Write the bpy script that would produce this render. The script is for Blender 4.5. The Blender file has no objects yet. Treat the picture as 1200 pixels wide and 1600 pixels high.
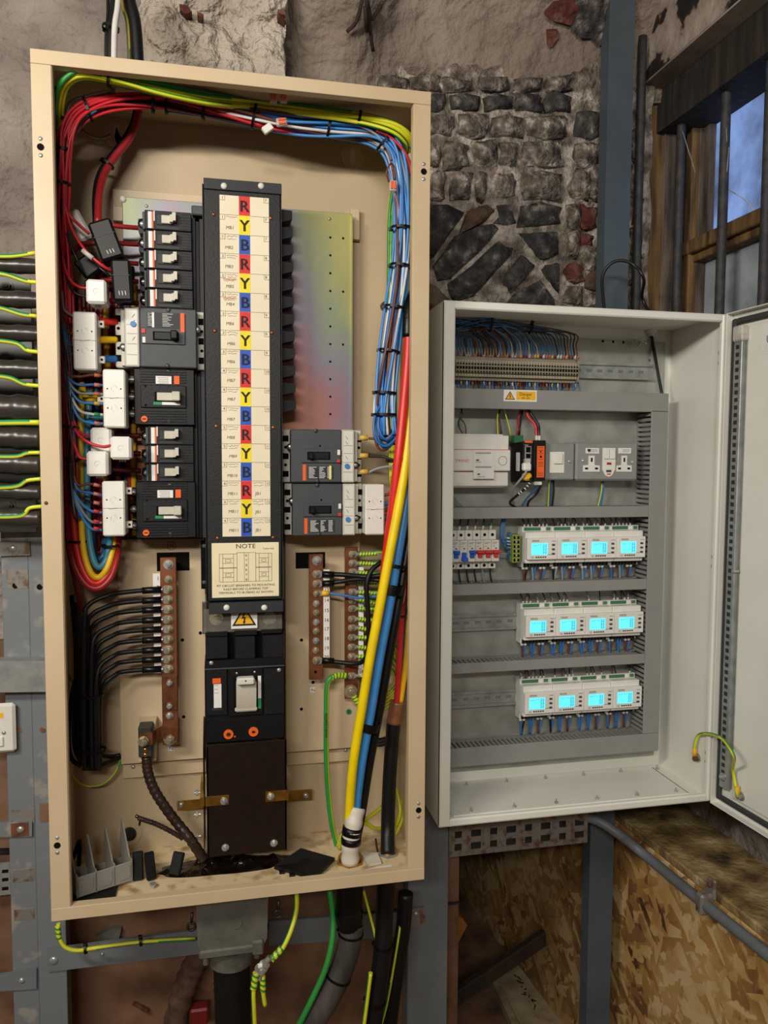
import bpy, math, random
from mathutils import Vector, Matrix, noise as mnoise
random.seed(7)
sc = bpy.context.scene
COL = sc.collection
PI = math.pi
# ------------------------------------------------------------------ camera
ZC = 1.45                       # height of the panelboard's middle above the floor
CAMP = Vector((-0.0458, -1.3071, 0.0668 + ZC)); FPX = 1208.0
_y, _p, _r = 0.21403, 0.06638, 0.0049
_f = Vector((math.sin(_y) * math.cos(_p), math.cos(_y) * math.cos(_p), -math.sin(_p)))
_r0 = Vector((math.cos(_y), -math.sin(_y), 0)); _u0 = _r0.cross(_f)
_ri = _r0 * math.cos(_r) + _u0 * math.sin(_r); _up = _u0 * math.cos(_r) - _r0 * math.sin(_r)
cd = bpy.data.cameras.new('camera'); cam = bpy.data.objects.new('camera', cd); COL.objects.link(cam)
cd.sensor_fit = 'VERTICAL'; cd.sensor_height = 36.0; cd.lens = FPX / 1600 * 36.0; cd.clip_start = 0.02
cam.matrix_world = Matrix(((_ri.x, _up.x, -_f.x, CAMP.x), (_ri.y, _up.y, -_f.y, CAMP.y), (_ri.z, _up.z, -_f.z, CAMP.z), (0, 0, 0, 1)))
sc.camera = cam
# ------------------------------------------------------------------ world, lights, exposure
w = bpy.data.worlds.new('world'); sc.world = w; w.use_nodes = True
w.node_tree.nodes['Background'].inputs[0].default_value = (0.62, 0.72, 1.0, 1)
w.node_tree.nodes['Background'].inputs[1].default_value = 0.07
def area(name, loc, target, size, power, col):
    d = bpy.data.lights.new(name, 'AREA'); d.shape = 'RECTANGLE'; d.size, d.size_y = size; d.energy = power; d.color = col
    o = bpy.data.objects.new(name, d); COL.objects.link(o); o.location = loc
    o.rotation_euler = (Vector(target) - Vector(loc)).to_track_quat('-Z', 'Y').to_euler(); return o
area('ceiling_strip_light', (-0.95, -1.2, 2.2), (0.0, 0.1, 1.35), (0.5, 0.14), 17, (1.0, 0.93, 0.82))
area('ceiling_strip_light', (-0.6, -2.9, 2.5), (0.65, 0.2, 1.2), (1.2, 0.16), 36, (1.0, 0.93, 0.82))
sc.view_settings.view_transform = 'Standard'; sc.view_settings.look = 'None'
sc.view_settings.exposure = 0.34; sc.view_settings.gamma = 1.0; sc.view_settings.use_curve_mapping = False

# ------------------------------------------------------------------ pixel -> point on a plane of the place
def _ray(x, y): return _f + _ri * ((x - 600) / FPX) - _up * ((y - 800) / FPX)
def P(x, y, Y): d = _ray(x, y); return CAMP + d * ((Y - CAMP.y) / d.y)
def PX(x, y, X): d = _ray(x, y); return CAMP + d * ((X - CAMP.x) / d.x)
def PZ(x, y, Z): d = _ray(x, y); return CAMP + d * ((Z - CAMP.z) / d.z)
def R(r, Y):
    x0, y0, x1, y1 = r; cx, cy = (x0 + x1) / 2, (y0 + y1) / 2
    return P(x0, cy, Y).x, P(x1, cy, Y).x, P(cx, y1, Y).z, P(cx, y0, Y).z
def W(pts): return [P(*q) for q in pts]

# ------------------------------------------------------------------ materials
def lin(h):
    if isinstance(h, str): h = [int(h[i:i + 2], 16) for i in (0, 2, 4)]
    return tuple(((c / 255) / 12.92 if c / 255 <= 0.04045 else ((c / 255 + 0.055) / 1.055) ** 2.4) for c in h) + (1.0,)
MATS = {}
def mat(name, col, rough=0.5, metal=0.0, col2=None, scale=30, bump=0.0, bscale=200, lo=.35, hi=.7, emit=0, alpha=1.0, trans=0, coat=0, detail=4, stretch=None, ramp=None, bdist=.004, spec=.5):
    m = bpy.data.materials.new(name); m.use_nodes = True; nt = m.node_tree; b = nt.nodes['Principled BSDF']
    b.inputs['Roughness'].default_value = rough; b.inputs['Metallic'].default_value = metal
    b.inputs['Alpha'].default_value = alpha; b.inputs['Specular IOR Level'].default_value = spec; b.inputs['Transmission Weight'].default_value = trans; b.inputs['Coat Weight'].default_value = coat
    c1 = lin(col); c2 = lin(col2) if col2 else tuple(c * .86 for c in c1[:3]) + (1,)
    geo = nt.nodes.new('ShaderNodeNewGeometry'); vec = geo.outputs['Position']
    if stretch:
        mp = nt.nodes.new('ShaderNodeMapping'); mp.inputs['Scale'].default_value = stretch; nt.links.new(vec, mp.inputs[0]); vec = mp.outputs[0]
    n = nt.nodes.new('ShaderNodeTexNoise'); n.inputs['Scale'].default_value = scale; n.inputs['Detail'].default_value = detail; nt.links.new(vec, n.inputs['Vector'])
    r = nt.nodes.new('ShaderNodeValToRGB'); e = r.color_ramp.elements
    if ramp:
        e[0].position, e[0].color = ramp[0][0], lin(ramp[0][1]); e[1].position, e[1].color = ramp[-1][0], lin(ramp[-1][1])
        for p_, c_ in ramp[1:-1]: q = e.new(p_); q.color = lin(c_)
    else: e[0].position, e[0].color, e[1].position, e[1].color = lo, c1, hi, c2
    nt.links.new(n.outputs['Fac'], r.inputs['Fac']); nt.links.new(r.outputs['Color'], b.inputs['Base Color'])
    if bump:
        n2 = nt.nodes.new('ShaderNodeTexNoise'); n2.inputs['Scale'].default_value = bscale; n2.inputs['Detail'].default_value = 4; nt.links.new(vec, n2.inputs['Vector'])
        bp = nt.nodes.new('ShaderNodeBump'); bp.inputs['Strength'].default_value = bump; bp.inputs['Distance'].default_value = bdist
        nt.links.new(n2.outputs['Fac'], bp.inputs['Height']); nt.links.new(bp.outputs['Normal'], b.inputs['Normal'])
    if emit: b.inputs['Emission Color'].default_value = c1; b.inputs['Emission Strength'].default_value = emit
    MATS[name] = m; return m
mat('beige_paint', 'ccb898', .42, col2='c3ae8d', scale=6, bump=.03, bscale=300)
mat('beige_shaded', 'bfab8c', .5, col2='b5a182', scale=6, bump=.03, bscale=300)  # same beige paint, with interior shade put into the back panel's colour
mat('beige_stained', 'd8c49d', .55, col2='8f6a38', scale=34, lo=.5, hi=.74, detail=6)
mat('black_plastic', '121314', .45, col2='0d0e0f', spec=.3)
mat('ribbed_black', '17181a', .5, col2='121315', bump=.12, bscale=160, spec=.3)
mat('matt_black', '070708', .8, spec=.15)
mat('cover_black', '1f2022', .5, col2='191a1b', spec=.35, scale=60, bump=.12, bscale=260)
mat('slate_grey', '474c50', .5, col2='42474b', spec=.35)
mat('slate_dark', '303438', .5, spec=.3)
mat('light_grey_plastic', 'c3c0b5', .5, col2='bab7ac')
mat('pale_plastic', 'dcdbd4', .45, col2='d3d2cb')
mat('white_plastic', 'e6e5e0', .4, col2='dddcd6')
mat('toggle_cream', 'c9c5b5', .45)
mat('paper', 'ece3c9', .7, col2='e4dabf', scale=12)
mat('white_label', 'e8e8e6', .6, col2='e0e0de')
mat('note_cream', 'ece2bf', .6, col2='e6dbb6')
mat('print_black', '141312', .7); mat('print_grey', '4a463d', .8); mat('pencil', '756d5e', .9); mat('red_pen', 'b03838', .9)
mat('cell_red', 'e0231f', .55); mat('cell_yellow', 'f4e003', .55); mat('cell_blue', '1d56c8', .55)
mat('orange_label', 'ee6420', .55, col2='e65c1c'); mat('yellow_label', 'f2b91e', .55)
mat('green_strip', '1f8f52', .55); mat('blue_dial', '3f86c4', .5); mat('red_button', 'd2383c', .5)
mat('copper', '9a6242', .42, .75, col2='6f4330', scale=40, lo=.4, hi=.75)
mat('zinc', 'c2c2bd', .32, .6, col2='9fa09c', scale=80)
mat('zinc_yellow', 'b9b096', .3, .6, col2='9c9274', scale=80)
mat('brass', 'c79b46', .28, .9, col2='a37b34', scale=60)
mat('galvanised', 'a9adac', .42, .55, col2='8e9392', scale=45, bump=.03)
mat('backplate_zinc', 'b0b2ac', .45, .5, col2='999b95', scale=26)
mat('steel_dark', '4a4a48', .5, .7)
mat('steel_paint', '6d7478', .5, col2='666c70', scale=18, bump=.06)
mat('steel_paint_worn', '6f757a', .55, col2='8d8a84', scale=20, lo=.58, hi=.66, bump=.1, bscale=90)
mat('post_paint', '4c5861', .5, col2='444f57', scale=10, bump=.04)
mat('rust', '7a4a30', .75, .2, col2='4f2c1e', scale=60)
mat('rusty_bracket', '85827c', .6, .4, col2='6b5040', scale=55, lo=.5, hi=.66)
mat('duct_grey', '8d8e8c', .5, col2='888987'); mat('device_grey', '8b8f8d', .45, col2='848886')
mat('cabinet_white', 'e7e7e0', .38, col2='e0e0d8', scale=8)
mat('gasket', '3a3a3a', .8); mat('cast_grey', '605f57', .6, col2='4f4e47', scale=30, bump=.25, bscale=120)  # cast grey is darkened: shade under the panelboard put into its colour
mat('bitumen', '0c0807', .12, col2='1a0d08', scale=50, bump=.5, bscale=130, coat=.5)
mat('bakelite', '1c120d', .4, col2='23170f', scale=60, spec=.3)
mat('brown_tape', '33221b', .35, col2='1d1310', scale=90, bump=.25, bscale=200)
mat('copper_tape', '8a5a3e', .35, col2='6e432c', scale=60)
mat('clear_plastic', 'c8c4b8', .15, alpha=.12)
mat('clear_tab', 'e8e0d8', .15, alpha=.5)
for nm, c in dict(red='a8242a', red_hot='cc2834', red_bright='dc2a26', red_dark='6e161c', yellow='f3c416', yellow_bright='f7d908', blue='2f6fb8', blue_bright='3f8fd8', blue_dark='2c5f8f', teal='3f86a0', black='0d0e0f', brown='6b3a2c', grey='8f979b', white='d9d7d2', green='2f8a3a', purple='6a5a9a', pink='c87a70').items():
    mat('wire_' + nm, c, .4, col2=None)
mat('gy_yellow', 'd8dc2a', .42); mat('gy_green', '2f8f3f', .42); mat('gy_yellow_dull', 'b09a40', .5); mat('gy_green_dull', '55633a', .5)
mat('heatshrink', '0c0c0d', .35, spec=.35, bump=.15, bscale=120); mat('cable_black', '121314', .45, col2='0d0e0f', spec=.35, bump=.1, bscale=150)
mat('cable_dusty', '4a4541', .6, col2='2c2927', scale=30, bump=.3, bscale=80, stretch=(1, 1, .25))
mat('sheath_shiny', '38342f', .3, col2='2a2724', scale=20, bump=.15, bscale=40)
mat('tie_black', '09090a', .4, spec=.3); mat('tape_white', 'd8d4c8', .5, col2='c9c4b6')
mat('ferrule_orange', 'c86a3a', .5); mat('ferrule_yellow', 'd8b048', .5)
mat('lcd', '5cd8ee', .4, emit=0.72); mat('lcd_ink', '1f6f86', .5)
mat('green_plastic', '4a7a5e', .5); mat('pcb_green', '2e7048', .5); mat('olive_connector', '8a9a3c', .5)
mat('trend_red', 'cf5a3c', .6); mat('window_neon', 'a02020', .3)
mat('tan_light', 'a8a08c', .5); mat('shroud_grey', '8f8d86', .5, col2='87857e'); mat('dark_red', '6a1618', .5); mat('lagging', '5a4030', .85, scale=40, bump=.5, bscale=80, col2='3c2a1e')
mat('tan_pvc', '8f8672', .5, col2='857c69')
# masonry
mat('plaster_left', '8f857c', .85, col2='7a7069', scale=5, bdist=.045, bump=.8, bscale=18, ramp=((.3, '6e645e'), (.5, '8a8079'), (.68, 'a79d94')), detail=8)
mat('plaster_pier', 'bdb2a4', .85, scale=6, bdist=.06, bump=.9, bscale=24, ramp=((.28, '8d8175'), (.5, 'b8ad9f'), (.7, 'cfc6b9')), detail=8)
mat('plaster_vault', '8d7f73', .85, scale=4, bdist=.04, bump=.7, bscale=20, ramp=((.3, '6c6058'), (.5, '8a7c70'), (.7, '9c9084')), detail=8)
mat('plaster_peel', '8d7f73', .85, scale=9, bdist=.018, bump=.4, bscale=25, ramp=((.36, '3c352f'), (.42, '7a1f16'), (.46, '8d8074'), (.7, 'a3988c')), detail=8)
mat('mortar', '8b8176', .9, scale=30, bdist=.018, bump=.9, bscale=90, ramp=((.3, '4d453e'), (.47, '80756a'), (.6, 'b4aa9e'), (.72, 'cfc6ba')), detail=8)
mat('brick_limed', '6d635a', .9, scale=42, bdist=.018, bump=.8, bscale=110, ramp=((.34, '3e3731'), (.48, '675d54'), (.58, '8a8075'), (.66, 'b8aea2')), detail=8)
mat('brick_soot', '3f3c3c', .85, scale=40, bdist=.018, bump=.8, bscale=60, ramp=((.34, '262423'), (.5, '413d3c'), (.6, '5b5652'), (.7, '948c84')), detail=8)  # darker grey brick tone, used for most of the lower stones
mat('brick_red', '6e2a20', .85, scale=24, bdist=.018, bump=.7, bscale=60, ramp=((.3, '3c201b'), (.5, '5f2b23'), (.72, '86695c')), detail=8)
mat('brick_tan', '5a4632', .85, scale=24, bdist=.018, bump=.7, bscale=60, ramp=((.3, '3c3026'), (.5, '5f4a34'), (.72, '80705c')), detail=8)
def osb(name, cols, rot):
    m = bpy.data.materials.new(name); m.use_nodes = True; nt = m.node_tree; N = nt.nodes.new; lk = nt.links.new; b = nt.nodes['Principled BSDF']; b.inputs['Roughness'].default_value = .65
    g = N('ShaderNodeNewGeometry'); outs = []; bw = []
    for k, (ang, sc_) in enumerate(((.5, 34), (-.75, 40), (1.35, 30))):
        mp = N('ShaderNodeMapping'); mp.inputs['Rotation'].default_value = (ang, 0, 0) if rot == 'x' else (0, ang, 0); lk(g.outputs['Position'], mp.inputs[0])
        m2 = N('ShaderNodeMapping'); m2.inputs['Scale'].default_value = (1, .22, 1) if rot == 'x' else (.22, 1, 1); lk(mp.outputs[0], m2.inputs[0])
        v = N('ShaderNodeTexVoronoi'); v.inputs['Scale'].default_value = sc_; lk(m2.outputs[0], v.inputs['Vector']); outs.append(v.outputs['Color']); bw.append(v.outputs['Distance'])
    n = N('ShaderNodeTexNoise'); n.inputs['Scale'].default_value = 18; lk(g.outputs['Position'], n.inputs['Vector'])
    c = N('ShaderNodeValToRGB'); c.color_ramp.elements[0].position = .47; c.color_ramp.elements[1].position = .5; lk(n.outputs['Fac'], c.inputs['Fac'])
    x = N('ShaderNodeMix'); x.data_type = 'RGBA'; lk(c.outputs['Color'], x.inputs['Factor']); lk(outs[0], x.inputs['A']); lk(outs[1], x.inputs['B'])
    n2 = N('ShaderNodeTexNoise'); n2.inputs['Scale'].default_value = 26; lk(g.outputs['Position'], n2.inputs['Vector'])
    c2 = N('ShaderNodeValToRGB'); c2.color_ramp.elements[0].position = .55; c2.color_ramp.elements[1].position = .58; lk(n2.outputs['Fac'], c2.inputs['Fac'])
    x2 = N('ShaderNodeMix'); x2.data_type = 'RGBA'; lk(c2.outputs['Color'], x2.inputs['Factor']); lk(x.outputs['Result'], x2.inputs['A']); lk(outs[2], x2.inputs['B'])
    sp = N('ShaderNodeSeparateColor'); lk(x2.outputs['Result'], sp.inputs[0])
    n3 = N('ShaderNodeTexNoise'); n3.inputs['Scale'].default_value = 5; n3.inputs['Detail'].default_value = 6; lk(g.outputs['Position'], n3.inputs['Vector'])
    ad = N('ShaderNodeMath'); ad.operation = 'MULTIPLY_ADD'; ad.inputs[1].default_value = .55; lk(sp.outputs[0], ad.inputs[0]); lk(n3.outputs['Fac'], ad.inputs[2])
    r = N('ShaderNodeValToRGB'); e = r.color_ramp.elements; e[0].position, e[0].color = .32, lin(cols[0]); e[1].position, e[1].color = 1.0, lin(cols[-1])
    for p_, c_ in zip((.5, .68, .85), cols[1:-1]): q = e.new(p_); q.color = lin(c_)
    lk(ad.outputs[0], r.inputs['Fac']); lk(r.outputs['Color'], b.inputs['Base Color'])
    bp = N('ShaderNodeBump'); bp.inputs['Strength'].default_value = .25; bp.inputs['Distance'].default_value = .002; lk(sp.outputs[1], bp.inputs['Height']); lk(bp.outputs['Normal'], b.inputs['Normal']); MATS[name] = m
osb('osb', ('4a2f1c', '8a6238', 'ab8248', 'bf9c62', 'd3b888'), 'x')
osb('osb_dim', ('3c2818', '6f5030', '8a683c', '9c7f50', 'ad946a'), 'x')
mat('board_brown', '8a6244', .75, scale=10, bump=.15, bscale=80, ramp=((.3, '573c2b'), (.5, '73543d'), (.7, '836450')), detail=6)
mat('ledge_board', '8f7a52', .8, scale=16, bdist=.018, bump=.35, bscale=70, ramp=((.3, '3f3222'), (.45, '7d663f'), (.58, 'a08a5c'), (.72, 'c0ac84')), detail=8)
mat('timber_ochre', '8a6a38', .7, scale=18, bump=.3, bscale=90, ramp=((.3, '35281a'), (.5, '6d5430'), (.7, '866a42')), stretch=(3, 3, .35), detail=6)  # window timber darkened to carry the shade of the beam and door
mat('timber_grey', '7a6a58', .8, scale=18, bump=.4, bscale=90, ramp=((.3, '2e2620'), (.5, '594d44'), (.7, '75695c')), stretch=(3, 3, .35), detail=6)
mat('timber_dark', '2a2420', .8, scale=18, bump=.4, bscale=90, ramp=((.3, '171412'), (.55, '2f2822'), (.75, '4a4038')), stretch=(3, 3, .35), detail=6)
mat('iron_bar', '34353a', .65, .3, col2='4a4846', scale=50, bump=.4, bscale=120)
mat('beam_paint', 'a3968a', .8, scale=11, bdist=.018, bump=.35, bscale=40, ramp=((.40, '15100e'), (.455, '2a1c18'), (.475, '8f8277'), (.7, 'b8aca0')), detail=9, stretch=(2.2, .8, 1))
mat('beam_plain', '9a8d80', .8, scale=6, bump=.3, bscale=40, ramp=((.3, '75695f'), (.5, '978b7f'), (.7, 'ab9f93')), detail=8)
mat('floor_dust', '6a4c38', .9, scale=9, bump=.5, bscale=60, ramp=((.3, '3e2c20'), (.5, '6a4c38'), (.7, '84664e')), detail=8)
mat('dark_wood', '241a15', .8, bump=.5, bscale=60, col2='3a2a20', scale=20); mat('card', 'a36a2c', .8); mat('wood_pale', '8a7a60', .75, scale=14, ramp=((.3, '6a5a44'), (.5, '8c7c62'), (.7, 'a09078')), stretch=(1, 1, 1))
mat('glass_frost', 'aab4bd', .35, trans=.0, scale=9, ramp=((.3, '7d8790'), (.5, 'a5afb8'), (.7, 'c0c8ce')), bump=.1)
def passivate():
    m = bpy.data.materials.new('passivated_zinc'); m.use_nodes = True; nt = m.node_tree; b = nt.nodes['Principled BSDF']
    b.inputs['Metallic'].default_value = .4; b.inputs['Roughness'].default_value = .42
    g = nt.nodes.new('ShaderNodeNewGeometry'); mp = nt.nodes.new('ShaderNodeMapping'); nt.links.new(g.outputs['Position'], mp.inputs[0]); mp.inputs['Scale'].default_value = (1.0, 1, .45)
    n = nt.nodes.new('ShaderNodeTexNoise'); n.inputs['Scale'].default_value = 7; n.inputs['Detail'].default_value = 5; n.inputs['Roughness'].default_value = .55; nt.links.new(mp.outputs[0], n.inputs['Vector'])
    s = nt.nodes.new('ShaderNodeSeparateXYZ'); nt.links.new(g.outputs['Position'], s.inputs[0])
    mr = nt.nodes.new('ShaderNodeMapRange'); mr.inputs['From Min'].default_value = .07; mr.inputs['From Max'].default_value = .225; mr.inputs['To Min'].default_value = .22; mr.inputs['To Max'].default_value = .56; nt.links.new(s.outputs['X'], mr.inputs['Value'])
    mz = nt.nodes.new('ShaderNodeMapRange'); mz.inputs['From Min'].default_value = 1.6; mz.inputs['From Max'].default_value = 2.0; mz.inputs['To Min'].default_value = -.12; mz.inputs['To Max'].default_value = .3; nt.links.new(s.outputs['Z'], mz.inputs['Value'])
    a = nt.nodes.new('ShaderNodeMath'); a.operation = 'MULTIPLY_ADD'; a.inputs[1].default_value = .75; nt.links.new(n.outputs['Fac'], a.inputs[0]); nt.links.new(mr.outputs[0], a.inputs[2])
    a2 = nt.nodes.new('ShaderNodeMath'); a2.operation = 'ADD'; nt.links.new(a.outputs[0], a2.inputs[0]); nt.links.new(mz.outputs[0], a2.inputs[1])
    a3 = nt.nodes.new('ShaderNodeMath'); a3.operation = 'SUBTRACT'; a3.inputs[1].default_value = .28; nt.links.new(a2.outputs[0], a3.inputs[0])
    r = nt.nodes.new('ShaderNodeValToRGB'); e = r.color_ramp.elements
    st = ((.08, 'a8844e'), (.24, 'ab7458'), (.40, '98727c'), (.52, '82808c'), (.62, '858f78'), (.74, '9c9c68'), (1.0, 'b8b26c'))
    e[0].position, e[0].color = st[0][0], lin(st[0][1]); e[1].position, e[1].color = st[-1][0], lin(st[-1][1])
    for p_, c_ in st[1:-1]: q = e.new(p_); q.color = lin(c_)
    nt.links.new(a3.outputs[0], r.inputs['Fac']); nt.links.new(r.outputs['Color'], b.inputs['Base Color']); MATS['passivate'] = m
passivate()
def skyglass():
    m = bpy.data.materials.new('window_daylight'); m.use_nodes = True; nt = m.node_tree; b = nt.nodes['Principled BSDF']
    g = nt.nodes.new('ShaderNodeNewGeometry'); n = nt.nodes.new('ShaderNodeTexNoise'); n.inputs['Scale'].default_value = 9; n.inputs['Detail'].default_value = 6; nt.links.new(g.outputs['Position'], n.inputs['Vector'])
    r = nt.nodes.new('ShaderNodeValToRGB'); e = r.color_ramp.elements; e[0].position, e[0].color, e[1].position, e[1].color = .34, lin('46557a'), .66, lin('8fb0f0')
    nt.links.new(n.outputs['Fac'], r.inputs['Fac']); nt.links.new(r.outputs['Color'], b.inputs['Emission Color']); b.inputs['Emission Strength'].default_value = .6
    b.inputs['Base Color'].default_value = lin('4a5568'); b.inputs['Roughness'].default_value = .3; MATS['daylight_pane'] = m
skyglass()

# ------------------------------------------------------------------ mesh building
ORG = {}
class MB:
    def __init__(s): s.v = []; s.f = []; s.mi = []; s.sm = []
    def add(s, V, F, mi=0, sm=False):
        o = len(s.v); s.v += [Vector(p) for p in V]; s.f += [tuple(i + o for i in q) for q in F]; s.mi += [mi] * len(F); s.sm += [sm] * len(F); return s
    def box(s, x0, x1, y0, y1, z0, z1, b=0, mi=0):
        if x1 < x0: x0, x1 = x1, x0
        if y1 < y0: y0, y1 = y1, y0
        if z1 < z0: z0, z1 = z1, z0
        if b <= 0:
            return s.add([(x, y, z) for x in (x0, x1) for y in (y0, y1) for z in (z0, z1)], [(0, 1, 3, 2), (4, 6, 7, 5), (0, 4, 5, 1), (2, 3, 7, 6), (0, 2, 6, 4), (1, 5, 7, 3)], mi)
        b = min(b, (x1 - x0) * .45, (y1 - y0) * .45, (z1 - z0) * .45)
        V = []; idx = {}
        for i, x in enumerate((x0, x1)):
            for j, y in enumerate((y0, y1)):
                for k, z in enumerate((z0, z1)):
                    sx, sy, sz = (b, -b)[i], (b, -b)[j], (b, -b)[k]
                    for a, p in enumerate(((x, y + sy, z + sz), (x + sx, y, z + sz), (x + sx, y + sy, z))): idx[i, j, k, a] = len(V); V.append(p)
        F = []
        I = lambda i, j, k, a: idx[i, j, k, a]
        for i in (0, 1): q = [I(i, 0, 0, 0), I(i, 1, 0, 0), I(i, 1, 1, 0), I(i, 0, 1, 0)]; F.append(q if i else q[::-1])
        for j in (0, 1): q = [I(0, j, 0, 1), I(1, j, 0, 1), I(1, j, 1, 1), I(0, j, 1, 1)]; F.append(q[::-1] if j else q)
        for k in (0, 1): q = [I(0, 0, k, 2), I(1, 0, k, 2), I(1, 1, k, 2), I(0, 1, k, 2)]; F.append(q if k else q[::-1])
        for j in (0, 1):
            for k in (0, 1): q = [I(0, j, k, 1), I(1, j, k, 1), I(1, j, k, 2), I(0, j, k, 2)]; F.append(q if j == k else q[::-1])
        for i in (0, 1):
            for k in (0, 1): q = [I(i, 0, k, 0), I(i, 1, k, 0), I(i, 1, k, 2), I(i, 0, k, 2)]; F.append(q[::-1] if i == k else q)
        for i in (0, 1):
            for j in (0, 1): q = [I(i, j, 0, 0), I(i, j, 1, 0), I(i, j, 1, 1), I(i, j, 0, 1)]; F.append(q if i == j else q[::-1])
        for i in (0, 1):
            for j in (0, 1):
                for k in (0, 1): q = [I(i, j, k, 0), I(i, j, k, 1), I(i, j, k, 2)]; F.append(q if (i + j + k) % 2 else q[::-1])
        return s.add(V, F, mi)
    def pbox(s, r, yf, yb, b=0, mi=0):
        x0, x1, z0, z1 = R(r, yf); return s.box(x0, x1, yf, yb, z0, z1, b, mi)
    def cyl(s, p0, p1, r, n=12, r2=None, mi=0, sm=True, caps=True):
        p0, p1 = Vector(p0), Vector(p1); d = (p1 - p0).normalized(); r2 = r if r2 is None else r2
        a = d.orthogonal().normalized(); c = d.cross(a)
        V = [p + (a * math.cos(t) + c * math.sin(t)) * q for p, q in ((p0, r), (p1, r2)) for t in [2 * PI * i / n + PI / n for i in range(n)]]
        s.add(V, [(i, (i + 1) % n, n + (i + 1) % n, n + i) for i in range(n)], mi, sm)
        if caps: s.add(V, [tuple(range(n))[::-1], tuple(range(n, 2 * n))], mi)
        return s
    def tube(s, pts, r, n=8, mi=0, stripe=0, twist=2.0, caps=True, closed=False, rads=None, phase=0, helix=0):
        pts = [Vector(p) for p in pts]; m = len(pts); V = []; T = []
        for i in range(m):
            a = pts[(i - 1) % m] if closed or i else pts[0]; b = pts[(i + 1) % m] if closed or i < m - 1 else pts[-1]
            t = (b - a); T.append(t.normalized() if t.length > 1e-9 else Vector((0, 0, 1)))
        u = T[0].orthogonal().normalized(); L = 0
        for i in range(m):
            u = (u - T[i] * u.dot(T[i])); u = u.normalized() if u.length > 1e-6 else T[i].orthogonal().normalized(); c = T[i].cross(u)
            rr = rads[i] if rads else r
            V += [pts[i] + (u * math.cos(2 * PI * k / n) + c * math.sin(2 * PI * k / n)) * rr for k in range(n)]
        o = len(s.v); s.v += V
        for i in range(m if closed else m - 1):
            if i: L += (pts[i] - pts[i - 1]).length
            j = (i + 1) % m
            for k in range(n):
                s.f.append((o + i * n + k, o + i * n + (k + 1) % n, o + j * n + (k + 1) % n, o + j * n + k)); s.sm.append(True)
                s.mi.append((1 if ((i + k * helix / n) % helix) < helix * .45 else 0) if helix else (1 if ((k + phase + int(L * twist * n)) % n) < stripe else 0) if stripe else mi)
        if caps and not closed:
            s.f += [tuple(o + k for k in range(n))[::-1], tuple(o + (m - 1) * n + k for k in range(n))]; s.mi += [mi, mi]; s.sm += [False, False]
        return s
    def prism(s, poly, lo, hi, axis='y', mi=0):
        n = len(poly); mk = {'y': lambda a, b, t: (a, t, b), 'x': lambda a, b, t: (t, a, b), 'z': lambda a, b, t: (a, b, t)}[axis]
        V = [mk(a, b, t) for t in (lo, hi) for a, b in poly]
        return s.add(V, [tuple(range(n)), tuple(range(n, 2 * n))[::-1]] + [(i, n + i, n + (i + 1) % n, (i + 1) % n) for i in range(n)], mi)
    def dome(s, c, r, d=(0, -1, 0), h=None, n=12, mi=0):
        h = r * .5 if h is None else h; c = Vector(c); d = Vector(d).normalized(); a = d.orthogonal().normalized(); b = d.cross(a); V = []; F = []
        for q in range(4):
            t = q / 4 * PI / 2; V += [c + d * (h * math.sin(t)) + (a * math.cos(2 * PI * i / n) + b * math.sin(2 * PI * i / n)) * r * math.cos(t) for i in range(n)]
        V.append(c + d * h)
        for q in range(3): F += [(q * n + i, q * n + (i + 1) % n, (q + 1) * n + (i + 1) % n, (q + 1) * n + i) for i in range(n)]
        F += [(3 * n + i, 3 * n + (i + 1) % n, 4 * n) for i in range(n)]
        return s.add(V, F, mi, True)
    def grid(s, fn, nu, nv, mi=0, sm=True):
        V = [fn(i / nu, j / nv) for i in range(nu + 1) for j in range(nv + 1)]
        return s.add(V, [(i * (nv + 1) + j, (i + 1) * (nv + 1) + j, (i + 1) * (nv + 1) + j + 1, i * (nv + 1) + j + 1) for i in range(nu) for j in range(nv)], mi, sm)
    def text(s, t, x, z, y, h, mi=0, align='l', sx=1.0, frame=None, shear=0):
        V, F, wd = glyphs(t); k = h / .69; ox = {'l': 0, 'c': -wd / 2, 'r': -wd}[align]
        if frame is None: pts = [(x + (a + ox) * k * sx + b * k * shear, y, z + b * k) for a, b in V]
        else: o, u, v = frame; pts = [o + u * (x + (a + ox) * k * sx) + v * (z + b * k) for a, b in V]
        return s.add(pts, F, mi)
    def line(s, a, b, wd, y, mi=0):      # thin flat stroke in the xz plane
        (ax, az), (bx, bz) = a, b; dx, dz = bx - ax, bz - az; L = math.hypot(dx, dz) or 1e-6; nx, nz = -dz / L * wd / 2, dx / L * wd / 2
        return s.add([(ax + nx, y, az + nz), (bx + nx, y, bz + nz), (bx - nx, y, bz - nz), (ax - nx, y, az - nz)], [(0, 1, 2, 3)], mi)
    def quad(s, x0, x1, z0, z1, y, mi=0): return s.add([(x0, y, z0), (x1, y, z0), (x1, y, z1), (x0, y, z1)], [(0, 1, 2, 3)], mi)
    def xf(s, M, start=0):
        for i in range(start, len(s.v)): s.v[i] = M @ s.v[i]
        return s
_G = {}
def glyphs(t):
    if t not in _G:
        c = bpy.data.curves.new('lettering', 'FONT'); c.body = t; c.resolution_u = 2; o = bpy.data.objects.new('lettering', c); m = o.to_mesh()
        V = [(v.co.x, v.co.y) for v in m.vertices]; F = [tuple(p.vertices) for p in m.polygons]
        _G[t] = (V, F, max([a for a, b in V] or [0])); o.to_mesh_clear(); bpy.data.objects.remove(o); bpy.data.curves.remove(c)
    return _G[t]
def tag(o, label=None, cat=None, group=None, kind=None):
    for k, v in (('label', label), ('category', cat), ('group', group), ('kind', kind)):
        if v: o[k] = v
    return o
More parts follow.
